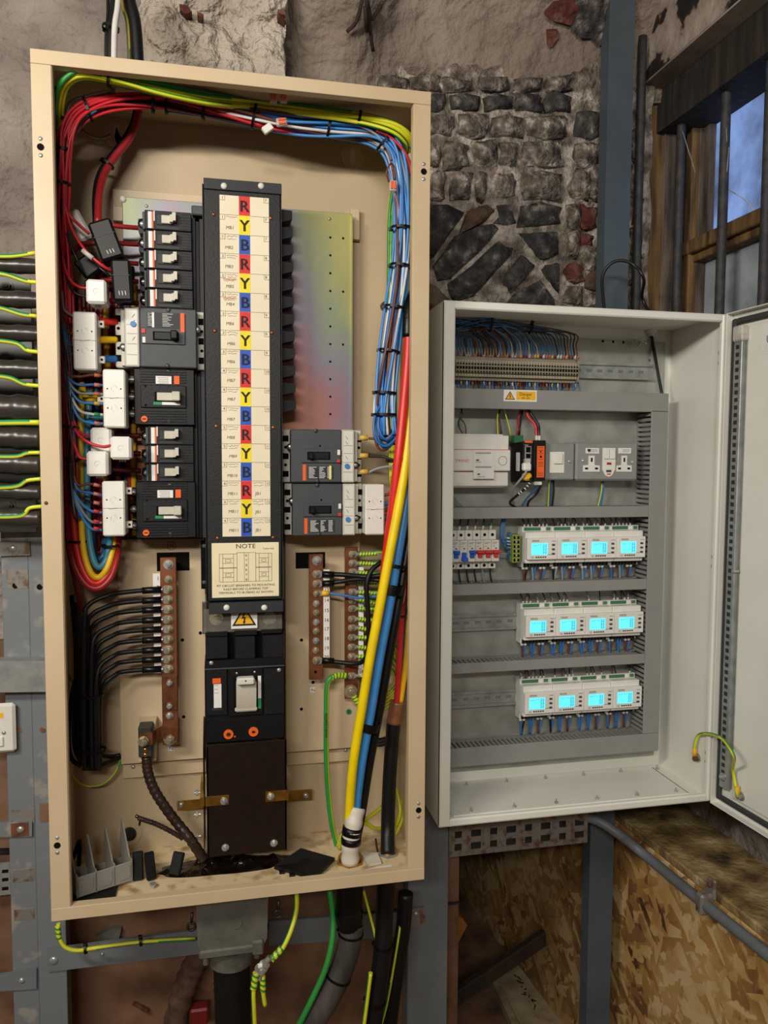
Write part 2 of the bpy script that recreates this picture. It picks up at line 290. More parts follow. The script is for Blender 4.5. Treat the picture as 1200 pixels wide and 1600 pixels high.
def thing(name, label, cat, loc, group=None):
    o = bpy.data.objects.new(name, None); o.empty_display_size = .02; COL.objects.link(o); o.location = Vector(loc); ORG[o.name] = Vector(loc); return tag(o, label, cat, group)
def obj(name, mb, mats, parent=None, label=None, cat=None, group=None, kind=None):
    mats = [mats] if isinstance(mats, str) else mats
    xs = [v.x for v in mb.v]; ys = [v.y for v in mb.v]; zs = [v.z for v in mb.v]
    c = Vector(((min(xs) + max(xs)) / 2, (min(ys) + max(ys)) / 2, min(zs)))
    me = bpy.data.meshes.new(name); me.from_pydata([v - c for v in mb.v], [], mb.f)
    for m in mats: me.materials.append(MATS[m])
    me.polygons.foreach_set('material_index', mb.mi); me.polygons.foreach_set('use_smooth', mb.sm); me.update()
    o = bpy.data.objects.new(name, me); COL.objects.link(o); ORG[o.name] = c
    if parent: o.parent = parent; o.location = c - ORG[parent.name]
    else: o.location = c
    return tag(o, label, cat, group, kind)
def copy_tree(o, d=None, parent=None, **kw):
    c = o.copy(); COL.objects.link(c); c.parent = parent
    if d is not None: c.location = o.location + Vector(d)
    tag(c, **kw)
    for ch in list(o.children): copy_tree(ch, None, c)
    return c
def spline(pts, k=6):
    pts = [Vector(p) for p in pts]
    if len(pts) < 3: return pts
    q = [pts[0] * 2 - pts[1]] + pts + [pts[-1] * 2 - pts[-2]]; out = []
    for i in range(1, len(q) - 2):
        a, b, c, d = q[i - 1:i + 3]
        for j in range(k):
            t = j / k; out.append(.5 * ((2 * b) + (c - a) * t + (2 * a - 5 * b + 4 * c - d) * t * t + (3 * b - a - 3 * c + d) * t ** 3))
    return out + [pts[-1]]
def wire(name, pts, r, m, label, cat='wire', group=None, n=6, k=6, parent=None, stripe=0, pix=True, twist=2.0, phase=0):
    p = spline(W(pts) if pix else pts, k); mb = MB().tube(p, r, n, stripe=stripe, twist=twist, phase=phase)
    return obj(name, mb, m, parent, label, cat, group)
GY = ['gy_yellow', 'gy_green']
def tie(c, d, rx, ry, side, label, group='cable ties', wd=.0022, name='cable_tie', head=0):
    """flat band round a bundle at c whose run is d; side = direction of the rx half axis"""
    c = Vector(c); d = Vector(d).normalized(); u = Vector(side); u = (u - d * u.dot(d)).normalized(); v = d.cross(u); n = 20; V = []; F = []
    for i in range(n):
        t = 2 * PI * i / n; p = u * math.cos(t) * rx + v * math.sin(t) * ry; q = u * math.cos(t) * (rx + .0014) + v * math.sin(t) * (ry + .0014)
        V += [c + p - d * wd, c + p + d * wd, c + q - d * wd, c + q + d * wd]
    for i in range(n):
        a, b = i * 4, (i + 1) % n * 4; F += [(a + 2, b + 2, b + 3, a + 3), (a, a + 1, b + 1, b), (a, b, b + 2, a + 2), (a + 1, a + 3, b + 3, b + 1)]
    root = thing(name, label, 'cable tie', c, group)
    obj('band', MB().add(V, F), 'tie_black', root)
    hm = MB().box(-.003, .003, -.002, .003, -.003, .003, .0006)
    t = head; o_ = c + u * math.cos(t) * (rx + .002) + v * math.sin(t) * (ry + .002); out = (u * math.cos(t) + v * math.sin(t)).normalized(); w3 = d.cross(out)
    hm.xf(Matrix(((w3.x, out.x, d.x, o_.x), (w3.y, out.y, d.y, o_.y), (w3.z, out.z, d.z, o_.z), (0, 0, 0, 1)))); obj('head', hm, 'tie_black', root)
    return root
def sleeve(path, r, parent, hel=5, n=10, m=None, step=.0011):
    p = [Vector(q) for q in path]; L = sum((p[i + 1] - p[i]).length for i in range(len(p) - 1)); k = max(6, int(L / step)); out = []; d = 0; i = 0; acc = 0
    for j in range(k + 1):
        t = L * j / k
        while i < len(p) - 2 and acc + (p[i + 1] - p[i]).length < t: acc += (p[i + 1] - p[i]).length; i += 1
        sl = (p[i + 1] - p[i]).length or 1e-9; out.append(p[i].lerp(p[i + 1], min(1, (t - acc) / sl)))
    return obj('striped_sleeve', MB().tube(out, r, n, helix=hel), m or GY, parent, label='green and yellow spiral striped sleeve')
def screw(mb, c, r, h=.002, d=(0, -1, 0), mi=0, slot=None):
    c = Vector(c); mb.dome(c, r, d, h, 10, mi)
    if slot is not None: mb.box(c.x - r * .7, c.x + r * .7, c.y - h - .0004, c.y - h * .6, c.z - r * .12, c.z + r * .12, 0, slot)
    return mb
def hexbolt(mb, c, r, h, d=(0, -1, 0), mi=0, washer=1.5):
    c = Vector(c); d = Vector(d)
    mb.cyl(c, c + d * .0015, r * washer, 16, mi=mi); mb.cyl(c + d * .0015, c + d * h, r, 6, mi=mi, sm=False); mb.cyl(c + d * h, c + d * (h + .003), r * .5, 8, mi=mi); return mb
# ================================================================== THE ROOM
def nz(p, s, a): return mnoise.noise(Vector(p) * s) * a
def S(name, mb, m, parent=None, label=None): return obj(name, mb, m, parent, label=label, kind=None if parent else 'structure')
YB = .42
S('floor', MB().grid(lambda u, v: (-1.9 + 4.0 * u, -3.2 + 5.0 * v, nz((u * 9, v * 9, 0), 1, .012)), 40, 50), 'floor_dust', label='dusty brown basement floor')
S('wall_rear', MB().box(-1.9, 2.1, -3.3, -3.2, 0, 2.95), 'plaster_left', label='plastered wall on the far side of the room')
S('wall_side', MB().box(-1.9, -1.8, -3.2, YB, 0, 2.95), 'plaster_left', label='plastered side wall of the room')
# back wall: rough mortar bed carrying the bricks, a plastered stretch and a projecting whitewashed pier
def backwall(u, v):
    x = -1.9 + 2.88 * u; z = .66 + 2.1 * v
    return (x, YB + nz((x, 0, z), 9, .010) + nz((x, 5, z), 26, .009) + nz((x, 8, z), 60, .004) - .004, z)
wall = S('wall_back', MB().grid(backwall, 150, 110), 'mortar', label='rough limewashed brick back wall')
def leftwall(u, v):
    x = -1.8 + 1.62 * u; z = .66 + 2.1 * v
    return (x, .335 + nz((x, 3, z), 3.5, .03) + nz((x, 1, z), 11, .012) + nz((x, 1, z), 40, .002), z)
S('wall_left', MB().grid(leftwall, 110, 110), 'plaster_left', label='uneven grey plaster wall behind the panelboard')
xe = P(447, 60, .30).x
def pier(u, v):
    z = 2.1 + .75 * v
    if u > .92: t = (u - .92) / .08; e = nz((7, 0, z), 22, .012); return (xe + e - .004 * t, .30 + t * .125, z)
    x = -.22 + (xe + .22) * u / .92; e = nz((7, 0, z), 22, .012) if u > .9 else 0
    c = .022 * abs(math.sin((z + .1 * x + nz((x, 2, z), 6, .03)) * 21)) ** .5 + .012 * abs(math.sin((x + .3 * z) * 26)) ** .5
    return (x + e, .318 + (.05 * (1 - u / .25) if u < .25 else 0) - c + nz((x, 4, z), 7, .03) + nz((x, 4, z), 30, .010), z)
pierw = S('wall_pier', MB().grid(pier, 90, 90), 'plaster_pier', label='whitewashed rubble pier with lumpy paint')
S('wall_lower', MB().box(-1.8, .50, .36, .40, 0, .70), 'board_brown', label='brown boarding below the panelboard')
# vaulted plaster ceiling springing from the back wall
def vz(x, y): return 2.375 + .45 * max(0, min(1, (.12 - x) / .02)) + (-.13 * max(0, min(1, (.36 - x) / .1))) + .5 * math.sqrt(max(0, 1 - (1 - min(1, max(0, (YB - y) / 1.1))) ** 2))
def vault(u, v):
    x = -1.9 + 3.0 * u; y = YB + .02 - (v ** 2.2) * 3.7
    zb = vz(x, y)
    return (x, y, zb + nz((x, y, 0), 4, .02) + nz((x, y, 3), 14, .006) + (nz((x, 9, 1), 18, .03) if v == 0 else 0))
ceil = S('ceiling', MB().grid(vault, 130, 60), 'plaster_vault', label='curved plaster vault with peeling paint')
def hitvault(px, py, off=.02):
    d = _ray(px, py).normalized(); t = .8
    while t < 4:
        q = CAMP + d * t
        if q.y > YB - .01 or q.z > vz(q.x, q.y) - off: return q
        t += .004
    return q
def patch(name, poly, m, label, off=.03):
    c = Vector((sum(p[0] for p in poly) / len(poly), sum(p[1] for p in poly) / len(poly))); V = []; n = len(poly)
    V = [hitvault(*p, off) for p in poly] + [hitvault(c.x, c.y, off + .003)] + [hitvault(*p, off) + Vector((0, .02, .03)) for p in poly]
    F = [(i, (i + 1) % n, n) for i in range(n)] + [(i, n + 1 + i, n + 1 + (i + 1) % n, (i + 1) % n) for i in range(n)]
    return S(name, MB().add(V, F), m, ceil, label)
patch('exposed_brick', [(852, 24), (868, 8), (898, 3), (905, 14), (892, 40), (878, 36), (862, 32)], 'brick_red', 'red brick showing through the vault plaster')
patch('exposed_brick', [(855, 50), (872, 50), (874, 58), (862, 74), (856, 72)], 'brick_red', 'small red brick patch in the vault plaster')
patch('bare_patch', [(900, 2), (944, 0), (946, 66), (936, 72), (922, 60), (906, 60), (893, 46), (890, 34)], 'brick_soot', 'dark bare patch by the steel post')
def roots():
    mb = MB()
    for a in ([(572, 0), (578, 40), (583, 80)], [(566, 0), (557, 34), (542, 50)], [(575, 0), (580, 30), (588, 20), (596, 8)], [(570, 10), (574, 50)]):
        mb.tube(spline([hitvault(x, y, .035) for x, y in a], 4), .004, 5)
    obj('dead_roots', mb, 'dark_wood', None, 'tangle of dark dead roots hanging from the vault', 'roots')
roots()
for poly in ([(280, 6), (292, 8), (300, 18), (290, 22), (281, 14)], [(308, 18), (318, 22), (316, 26), (309, 24)], [(434, 14), (445, 16), (446, 24), (436, 20)]):
    yy = .272; c = Vector((sum(p[0] for p in poly), sum(p[1] for p in poly))) / len(poly); V = [P(x, y, yy) for x, y in poly]; n = len(V)
    S('exposed_brick', MB().add(V + [v + Vector((0, .05, 0)) for v in V], [tuple(range(n))[::-1]] + [(i, (i + 1) % n, n + (i + 1) % n, n + i) for i in range(n)]), 'brick_red', pierw)
# bricks -------------------------------------------------------------
def brick(poly, m, y=.406, jit=.006):
    pts = [P(x, z, y) for x, z in poly]; c = sum(pts, Vector()) / len(pts); n = len(pts); V = []
    for p in pts: V.append(Vector((p.x, YB + .02, p.z)))
    for p in pts: V.append(Vector((p.x + random.uniform(-1, 1) * jit, y + .008 + random.uniform(-.003, .006), p.z + random.uniform(-1, 1) * jit)))
    dy = random.uniform(-.005, .004)
    for p in pts: q = c + (p - c) * .88; V.append(Vector((q.x + random.uniform(-1, 1) * jit, y + dy + random.uniform(-.003, .003), q.z + random.uniform(-1, 1) * jit)))
    V.append(Vector((c.x, y + dy - .003, c.z)))
    F = []
    for i in range(n):
        j = (i + 1) % n; F += [(i, j, n + j, n + i), (n + i, n + j, 2 * n + j, 2 * n + i), (2 * n + i, 2 * n + j, 3 * n)]
    mb = MB().add(V, F, 0, True); obj('brick', mb, m, wall)
def rb(x0, y0, x1, y1, m):
    j = lambda: random.uniform(-2.5, 2.5); mx, my = (x0 + x1) / 2, (y0 + y1) / 2
    brick([(x0 + j(), y0 + 2 + j()), (mx + j(), y0 + j()), (x1 + j(), y0 + 2 + j()), (x1 + j(), my + j()), (x1 + j(), y1 - 2 + j()), (mx + j(), y1 + j()), (x0 + j(), y1 - 2 + j()), (x0 + j(), my + j())], m)
for (y0, y1, xs, m) in ((118, 142, (590, 640, 690, 745, 800, 850, 896), 'brick_limed'), (145, 172, (660, 700, 752, 806, 850, 895), 'brick_soot'), (177, 214, (660, 712, 766, 822, 893), 'brick_limed'),
                        (219, 262, (668, 690, 736, 780, 815, 884), 'brick_limed'), (267, 312, (672, 700, 740, 765, 812, 880), 'brick_limed')):
    for a, b in zip(xs[:-1], xs[1:]): rb(a + 3, y0, b - 3, y1, m)
for (x0, y0, x1, y1, m) in ((900, 172, 943, 216, 'brick_soot'), (898, 220, 943, 258, 'brick_limed'), (894, 262, 918, 312, 'brick_limed'), (920, 262, 943, 312, 'brick_limed'), (909, 320, 936, 356, 'brick_red'), (888, 320, 906, 356, 'brick_limed'),
                            (908, 364, 931, 387, 'brick_red'), (888, 362, 905, 400, 'brick_limed'), (886, 410, 912, 440, 'brick_red'), (914, 392, 943, 420, 'brick_limed'), (916, 424, 943, 452, 'brick_tan'), (884, 446, 912, 478, 'brick_limed'), (914, 456, 943, 482, 'brick_limed'),
                            (988, 200, 1003, 250, 'brick_limed'), (988, 255, 1003, 305, 'brick_limed'), (988, 310, 1003, 350, 'brick_red'), (988, 355, 1003, 400, 'brick_limed'), (988, 405, 1003, 445, 'brick_limed'), (988, 450, 1003, 490, 'brick_limed'),
                            (812, 318, 876, 353, 'brick_soot'), (778, 316, 806, 350, 'brick_soot')): rb(x0, y0, x1, y1, m)
for poly, m in (([(668, 318), (705, 312), (728, 328), (700, 366), (676, 404), (668, 400)], 'brick_soot'), ([(730, 326), (760, 318), (774, 330), (764, 340), (738, 352), (716, 368)], 'brick_tan'), ([(676, 414), (715, 372), (742, 352), (772, 344), (780, 356), (748, 394), (706, 432), (684, 436)], 'brick_soot'),
                ([(700, 446), (738, 412), (786, 372), (804, 388), (775, 424), (742, 466), (712, 474)], 'brick_soot'), ([(788, 424), (818, 398), (836, 414), (830, 428), (800, 460), (788, 446)], 'brick_soot'), ([(780, 480), (804, 462), (846, 436), (872, 466), (872, 486), (790, 490)], 'brick_soot'),
                ([(846, 416), (876, 412), (876, 456), (852, 432)], 'brick_soot'), ([(812, 366), (872, 360), (874, 396), (850, 406), (826, 382)], 'brick_soot'), ([(664, 438), (680, 442), (704, 472), (702, 484), (664, 484)], 'brick_tan'), ([(714, 480), (745, 470), (772, 482), (770, 496), (714, 496)], 'brick_soot')): brick(poly, m)
# steel post, beam, window corner --------------------------------------
def post(name, r, yf, depth, z0, z1, m, label, parent=None):
    a = P(r[0], r[2], yf).x; b = P(r[1], r[2], yf).x; t = .006; mb = MB()
    mb.box(a, b, yf, yf + t, z0, z1); mb.box(a, a + t, yf + t, yf + depth, z0, z1); mb.box(b - t, b, yf + t, yf + depth, z0, z1)
    o = obj(name, mb, m, None, label, 'post'); return o
post('steel_post', (946, 985, 300), .345, .036, 0, 2.9, 'post_paint', 'tall blue grey steel channel post rising behind the white cabinet')
z1 = PX(1085, 60, .95).z; x2 = PZ(1085, 96, z1).x
beam = S('trim_1', MB().box(.95, .965, -2.2, YB + .02, z1, 2.75), 'beam_paint', label='peeling painted beam face')
S('beam_soffit', MB().box(.951, x2, -2.2, YB + .02, z1 - .004, z1 + .012), 'beam_plain', beam)
xw = 1.10
S('lintel', MB().box(x2 - .002, 1.28, -2.2, .60, PX(1150, 168, xw).z, z1 + .05), 'timber_dark', beam)
S('wall_corner', MB().box(.96, 1.14, .43, .47, .60, 1.48), 'mortar', label='corner of the back wall beside the window')
wr = S('wall_right', MB().box(1.12, 1.24, -2.2, .60, .60, 1.35), 'plaster_left', label='wall under the high window')
win = S('window_1', MB().box(xw, xw + .04, .40, .475, 1.35, 2.40), 'timber_dark', label='barred timber sash window with frosted panes')
def wb(name, xa, xb, yf, m, z0=1.4, z1_=2.42, dep=.05):
    a, b = P(xa, 330, yf).x, P(xb, 330, yf).x; S(name, MB().box(a, b, yf, yf + dep, z0, z1_, .002), m, win)
wb('jamb_board', 1003, 1013, .45, 'timber_dark'); wb('jamb_board', 1013, 1036, .44, 'timber_ochre'); wb('jamb_board', 1036, 1055, .435, 'timber_grey'); wb('jamb_board', 1055, 1078, .45, 'timber_dark')
def wy(name, pa, pb, x, m, za, zb, t=.03):
    ya, yb = PX(pa, 300, x).y, PX(pb, 300, x).y; S(name, MB().box(x, x + t, min(ya, yb), max(ya, yb), za, zb, .002), m, win)
wy('stile', 1070, 1080, xw - .03, 'timber_ochre', 1.4, 2.40); wy('stile', 1080, 1092, xw - .012, 'timber_grey', 1.4, 2.36); wy('stile', 1092, 1107, xw - .004, 'timber_grey', PX(1100, 384, xw).z, 2.36)
zt = PX(1140, 172, xw).z; zm = PX(1140, 368, xw).z
ye = -.75
S('meeting_rail', MB().box(xw - .035, xw + .03, ye, PX(1064, 400, xw).y, zm - .016, zm + .016, .003).box(xw - .02, xw + .03, ye, PX(1064, 400, xw).y, zm - .034, zm - .016, .002), 'timber_ochre', win)
S('stile', MB().box(xw - .02, xw + .03, PX(1080, 440, xw).y, PX(1066, 440, xw).y, 1.35, zm - .03, .002), 'timber_ochre', win)
S('head_rail', MB().box(xw - .006, xw + .03, ye, PX(1095, 200, xw).y, zt, zt + .05, .003), 'timber_grey', win)
S('pane', MB().box(xw + .012, xw + .016, ye, PX(1105, 300, xw).y, zm, zt + .01), 'daylight_pane', win, label='frosted upper pane lit blue by daylight')
S('pane', MB().box(xw + .012, xw + .016, ye, PX(1080, 440, xw).y, 1.35, zm - .02), 'glass_frost', win, label='grey frosted lower pane')
bars = [P(997, 330, .385), PX(1061, 330, 1.035), PX(1129, 330, 1.035), PX(1197, 330, 1.035)]
bars.append(bars[-1] + (bars[-1] - bars[-2]))
for i, q in enumerate(bars):
    S('window_bar', MB().tube([(q.x + nz((i, k, 0), 3, .003), q.y + nz((i, k, 5), 3, .003), 1.3 + 1.2 * k / 14) for k in range(15)], .0105, 8), 'iron_bar', win)
cw = [PX(x, y, 1.085) for x, y in ((1138, 296), (1158, 308), (1170, 318), (1184, 341))]
obj('loose_wire', MB().tube(spline(cw), .0012, 5), 'wire_white', None, 'thin pale wire hanging in front of the bright window pane', 'wire')
cob = MB()
for a, b in (((1062, 190), (1080, 250)), ((1078, 240), (1086, 270)), ((1135, 200), (1137, 260)), ((1139, 230), (1133, 300)), ((1062, 200), (1066, 215))): cob.tube([PX(*a, 1.03), PX(*b, 1.04)], .0012, 4)
obj('cobweb', cob, 'wire_grey', None, 'dusty cobweb strands between the window bars', 'cobweb', kind='stuff')
# boarded dado with ledge on the right -----------------------------------
zl = 1.45 - .81
def ang(mb):    # the right-hand boarding leans a little away from the back wall's square
    M = Matrix.Translation((.93, YB, 0)) @ Matrix.Rotation(math.radians(3.4), 4, 'Z') @ Matrix.Translation((-.93, -YB, 0)); return mb.xf(M)
dado = S('wall_dado', ang(MB().box(.945, 1.35, -1.6, .50, 0, zl - .02)), 'osb', label='strand board lining below the window ledge')
for k, (a, b) in enumerate(((.50, -.31), (-.314, -1.6))):
    S('board', ang(MB().box(.93, .945, b, a, 0, zl - .055, .001)), 'osb', dado)
S('edge_board', ang(MB().box(.926, .945, -1.6, .50, zl - .052, zl - .022, .002)), 'osb', dado)
led = S('trim_2', ang(MB().box(.924, 1.35, -1.6, .50, zl - .02, zl, .003)), 'ledge_board', label='dirty timber window ledge')
pp = [(890, 1272, .31), (930, 1281, .30), (965, 1302, .27)]
pw = W(pp); e0 = PX(1010, 1338, .905); e1 = PX(1100, 1412, .905); e2 = PX(1200, 1492, .905)
e3 = e2 + (e2 - e1) * 3
pipe = thing('conduit', 'rusty grey steel conduit running along the strand board under the ledge', 'pipe', e1)
pl = spline(pw + [e0, e1, e2, e3], 6); obj('tube', MB().tube(pl, .0115, 12), 'steel_paint', pipe)
sd = obj('saddle', MB().box(e1.x - .014, e1.x + .016, e1.y - .012, e1.y + .012, e1.z - .02, e1.z + .024, .005), 'rusty_bracket', pipe)
obj('saddle_plate', MB().box(e1.x + .012, e1.x + .02, e1.y - .014, e1.y + .014, e1.z + .01, e1.z + .052, .004), 'rusty_bracket', pipe)
obj('screw', screw(MB(), (e1.x + .011, e1.y, e1.z + .038), .006, .004, (-1, 0, 0)), 'rust', pipe)
# passage under the cabinet
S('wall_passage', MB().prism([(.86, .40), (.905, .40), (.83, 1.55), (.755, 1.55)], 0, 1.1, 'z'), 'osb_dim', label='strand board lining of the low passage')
S('wall_passage', MB().box(-.6, .9, 1.5, 1.55, 0, 1.1), 'board_brown', label='dark end of the low passage')
S('wall_passage', MB().box(.47, .50, .40, 1.5, 0, 1.1), 'board_brown', label='side of the low passage')
S('trim_3', MB().box(.45, .92, .40, 1.5, 1.02, 1.06), 'board_brown', label='top of the low passage')
q = [PZ(765, 1530, .012), PZ(822, 1492, .012), PZ(905, 1622, .012), PZ(815, 1640, .012)]
lid = thing('trunking_lid', 'pale grooved board with handwriting lying on the floor beneath the cabinet', 'board', q[0])
mbl = MB()
for a, b, h in ((0, .12, .02), (.12, .5, .012), (.5, .88, .012), (.88, 1, .02)):
    pa, pb = q[0].lerp(q[1], a), q[0].lerp(q[1], b); pc, pd = q[3].lerp(q[2], b), q[3].lerp(q[2], a)
    V = [Vector((v.x, v.y, .002)) for v in (pa, pb, pc, pd)] + [Vector((v.x, v.y, h + .004 * (a < .3))) for v in (pa, pb, pc, pd)]
    obj('strip', MB().add(V, [(3, 2, 1, 0), (4, 5, 6, 7), (0, 1, 5, 4), (1, 2, 6, 5), (2, 3, 7, 6), (3, 0, 4, 7)]), 'wood_pale', lid)
mbs = MB(); random.seed(3)
for k in range(13):
    a = q[0].lerp(q[3], .15 + k * .035).lerp(q[1].lerp(q[2], .15 + k * .035), .55 + random.uniform(-.05, .05)); b = a + Vector((random.uniform(-.012, .012), random.uniform(-.02, .01), 0))
    mbs.tube([Vector((a.x, a.y, .017)), Vector((b.x, b.y, .017))], .0016, 4)
obj('handwriting', mbs, 'print_black', lid)
a, b = P(700, 1566, .52), P(886, 1440, .66)
bt = MB().box(0, (b - a).length, -.012, .012, -.02, .02, .004); u = (b - a).normalized(); s_ = Vector((0, 1, 0)); t_ = u.cross(s_).normalized(); s_ = t_.cross(u)
bt.xf(Matrix(((u.x, s_.x, t_.x, a.x), (u.y, s_.y, t_.y, a.y), (u.z, s_.z, t_.z, a.z), (0, 0, 0, 1))))
obj('batten', bt, 'dark_wood', None, 'dark charred timber batten leaning in the passage under the cabinet', 'batten')
c = MB().prism([(P(x, y, .56).x, P(x, y, .56).z) for x, y in ((700, 1432), (722, 1434), (730, 1446), (704, 1496), (698, 1492))], .56, .60); obj('board_offcut', c, 'card', None, 'orange brown board offcut beside the grey upright under the cabinet', 'offcut')
# steel frame carrying the gear ------------------------------------------
def pst(xa, xb, yref, yf, z0, z1, m, label, name='frame_upright'):
    a, b = P(xa, yref, yf).x, P(xb, yref, yf).x; t = .005
    return obj(name, MB().box(a, b, yf, yf + t, z0, z1, .001).box(a, a + t, yf + t, yf + .04, z0, z1).box(b - t, b, yf + t, yf + .04, z0, z1), m, None, label, 'upright')
zf = lambda px, py, y: P(px, py, y).z
pst(16, 57, 1380, .218, 0, 1.78, 'steel_paint_worn', 'worn grey steel upright farther from the panelboard, at the far left')
pst(60, 104, 1500, .218, 0, 1.78, 'steel_paint_worn', 'worn grey steel upright tucked behind the left edge of the panelboard')
pst(637, 699, 1500, .295, 0, 1.72, 'steel_paint', 'grey steel upright between the panelboard and the white cabinet')
def bar(name, pts, yf, t, m, label, cat='bar', bolts=(), bm='zinc'):
    v = [P(x, y, yf) for x, y in pts]; root = thing(name, label, cat, v[0]); obj('flat', MB().prism([(p.x, p.z) for p in v][::-1], yf, yf + t), m, root)
    for x, y, r in bolts: p = P(x, y, yf); obj('bolt', screw(MB(), p, r, .004, slot=None), bm, root)
    return root
bar('steel_flat', [(-40, 846), (46, 847), (47, 868), (-40, 870)], .211, .006, 'rusty_bracket', 'short scratched steel strap screwed to the left upright near the cables', bolts=((20, 857, .007),))
st = bar('steel_channel', [(-60, 1033), (72, 1033), (72, 1081), (-60, 1083)], .187, .03, 'galvanised', 'thick galvanised channel crossing the left uprights')
rs = bar('steel_flat', [(-40, 1286), (50, 1285), (50, 1307), (-40, 1309)], .211, .006, 'steel_paint_worn', 'grey steel strap with rusty end screwed across the lower left upright', bolts=((32, 1296, .007),))
obj('rust_end', MB().pbox((17, 1286, 45, 1307), .2105, .211), 'rust', rs)
bar('steel_flat', [(-40, 1530), (57, 1514), (57, 1545), (-40, 1552)], .211, .006, 'steel_paint', 'lowest grey steel strap at the bottom left corner', bolts=((34, 1532, .006),))
bar('steel_bar', [(74, 1484), (318, 1452), (318, 1490), (74, 1519)], .211, .006, 'steel_paint', 'long grey steel bar bolted across below the panelboard', bolts=((84, 1501, .0085), (160, 1490, .003)))
bar('steel_bar', [(420, 1440), (640, 1425), (640, 1462), (420, 1478)], .30, .006, 'steel_paint', 'grey steel bar behind the cables under the panelboard')
bar('steel_bracket', [(634, 1420), (664, 1418), (664, 1446), (634, 1448)], .288, .006, 'rusty_bracket', 'small rusty bracket on the upright below the panelboard', bolts=((650, 1428, .006),))
# holes and bare patches on the uprights, brown board and conduit bits at far left
hol = MB()
for x, y in ((24, 915), (62, 917), (30, 1140), (67, 1140), (33, 1278)): p = P(x, y, .2175); hol.cyl(p, p + Vector((0, -.0006, 0)), .0055, 10)
# (holes belong to the uprights)
up = [o for o in bpy.data.objects if o.name.startswith('frame_upright')]
obj('hole', MB().cyl(P(24, 915, .2175), P(24, 915, .217), .0055, 10), 'matt_black', up[0]); obj('hole', MB().cyl(P(30, 1140, .2175), P(30, 1140, .217), .0055, 10), 'timber_ochre', up[0])
obj('hole', MB().cyl(P(62, 917, .2175), P(62, 917, .217), .0055, 10), 'matt_black', up[1]); obj('hole', MB().cyl(P(67, 1140, .2175), P(67, 1140, .217), .0055, 10), 'rust', up[1])
for (r, k) in (((18, 1264, 54, 1290), 0), ((20, 1358, 54, 1378), 0), ((22, 1420, 54, 1438), 0), ((10, 890, 44, 920), 0)): obj('bare_metal', MB().pbox(r, .2173, .218, .0003), 'rusty_bracket', up[k])
obj('bare_metal', MB().pbox((62, 1255, 76, 1285), .2173, .218, .0003), 'board_brown', up[1])
S('wall_board', MB().box(-.75, P(14, 1200, .32).x + .03, .32, .335, .1, 1.16), 'board_brown', label='brown board behind the far left steelwork')
obj('pipe', MB().tube([P(-60, 1333, .28), P(15, 1330, .28)], .0065, 10), 'steel_dark', None, 'short dark conduit end at the far left edge', 'pipe')
tr = MB().pbox((-30, 1350, 16, 1400), .27, .274); obj('cable_tray', tr, 'galvanised', None, 'perforated steel tray end at the far left edge', 'tray')
tro = bpy.data.objects['cable_tray']
for y in (1362, 1375, 1389): obj('slot', MB().pbox((3, y - 3, 13, y + 2), .2695, .27), 'matt_black', tro)
so = thing('socket_outlet', 'grey metal clad switched socket cut off at the left edge', 'socket', P(0, 1178, .24))
obj('box', MB().pbox((-50, 1101, 24, 1178), .20, .211, .006), 'pale_plastic', so); obj('screw', screw(MB(), P(6, 1145, .2), .004, .002), 'zinc', so)
obj('yellow_sticker', MB().pbox((-10, 1114, 5, 1122), .1994, .2), 'yellow_label', so); obj('rocker', MB().pbox((-30, 1152, 5, 1168), .196, .2, .002), 'white_plastic', so)
# perforated strut below the cabinet
x0, x1, z0, z1b = R((702, 1280, 918, 1328), .292); ps = thing('perforated_strut', 'dusty slotted steel strut running beneath the white cabinet', 'strut', (x0, .292, z0))
mbp = MB(); nS = 8; h = z1b - z0
xs = [x0 + (x1 - x0) * i / nS for i in range(nS + 1)]; rows = (z0, z0 + h * .18, z0 + h * .40, z0 + h * .58, z0 + h * .80, z1b)
for i in range(5):
    if i in (0, 2, 4): mbp.box(x0, x1, .292, .295, rows[i], rows[i + 1])
    else:
        for k in range(nS): a, b = xs[k], xs[k + 1]; d = (b - a) * (.22 if k % 2 else .30); mbp.box(a, a + d, .292, .295, rows[i], rows[i + 1]); mbp.box(b - d, b, .292, .295, rows[i], rows[i + 1])
obj('slotted_face', mbp, 'rusty_bracket', ps); obj('back_channel', MB().box(x0, x1, .309, .313, z0, z1b).box(x0, x1, .295, .313, z1b - .003, z1b), 'steel_dark', ps)
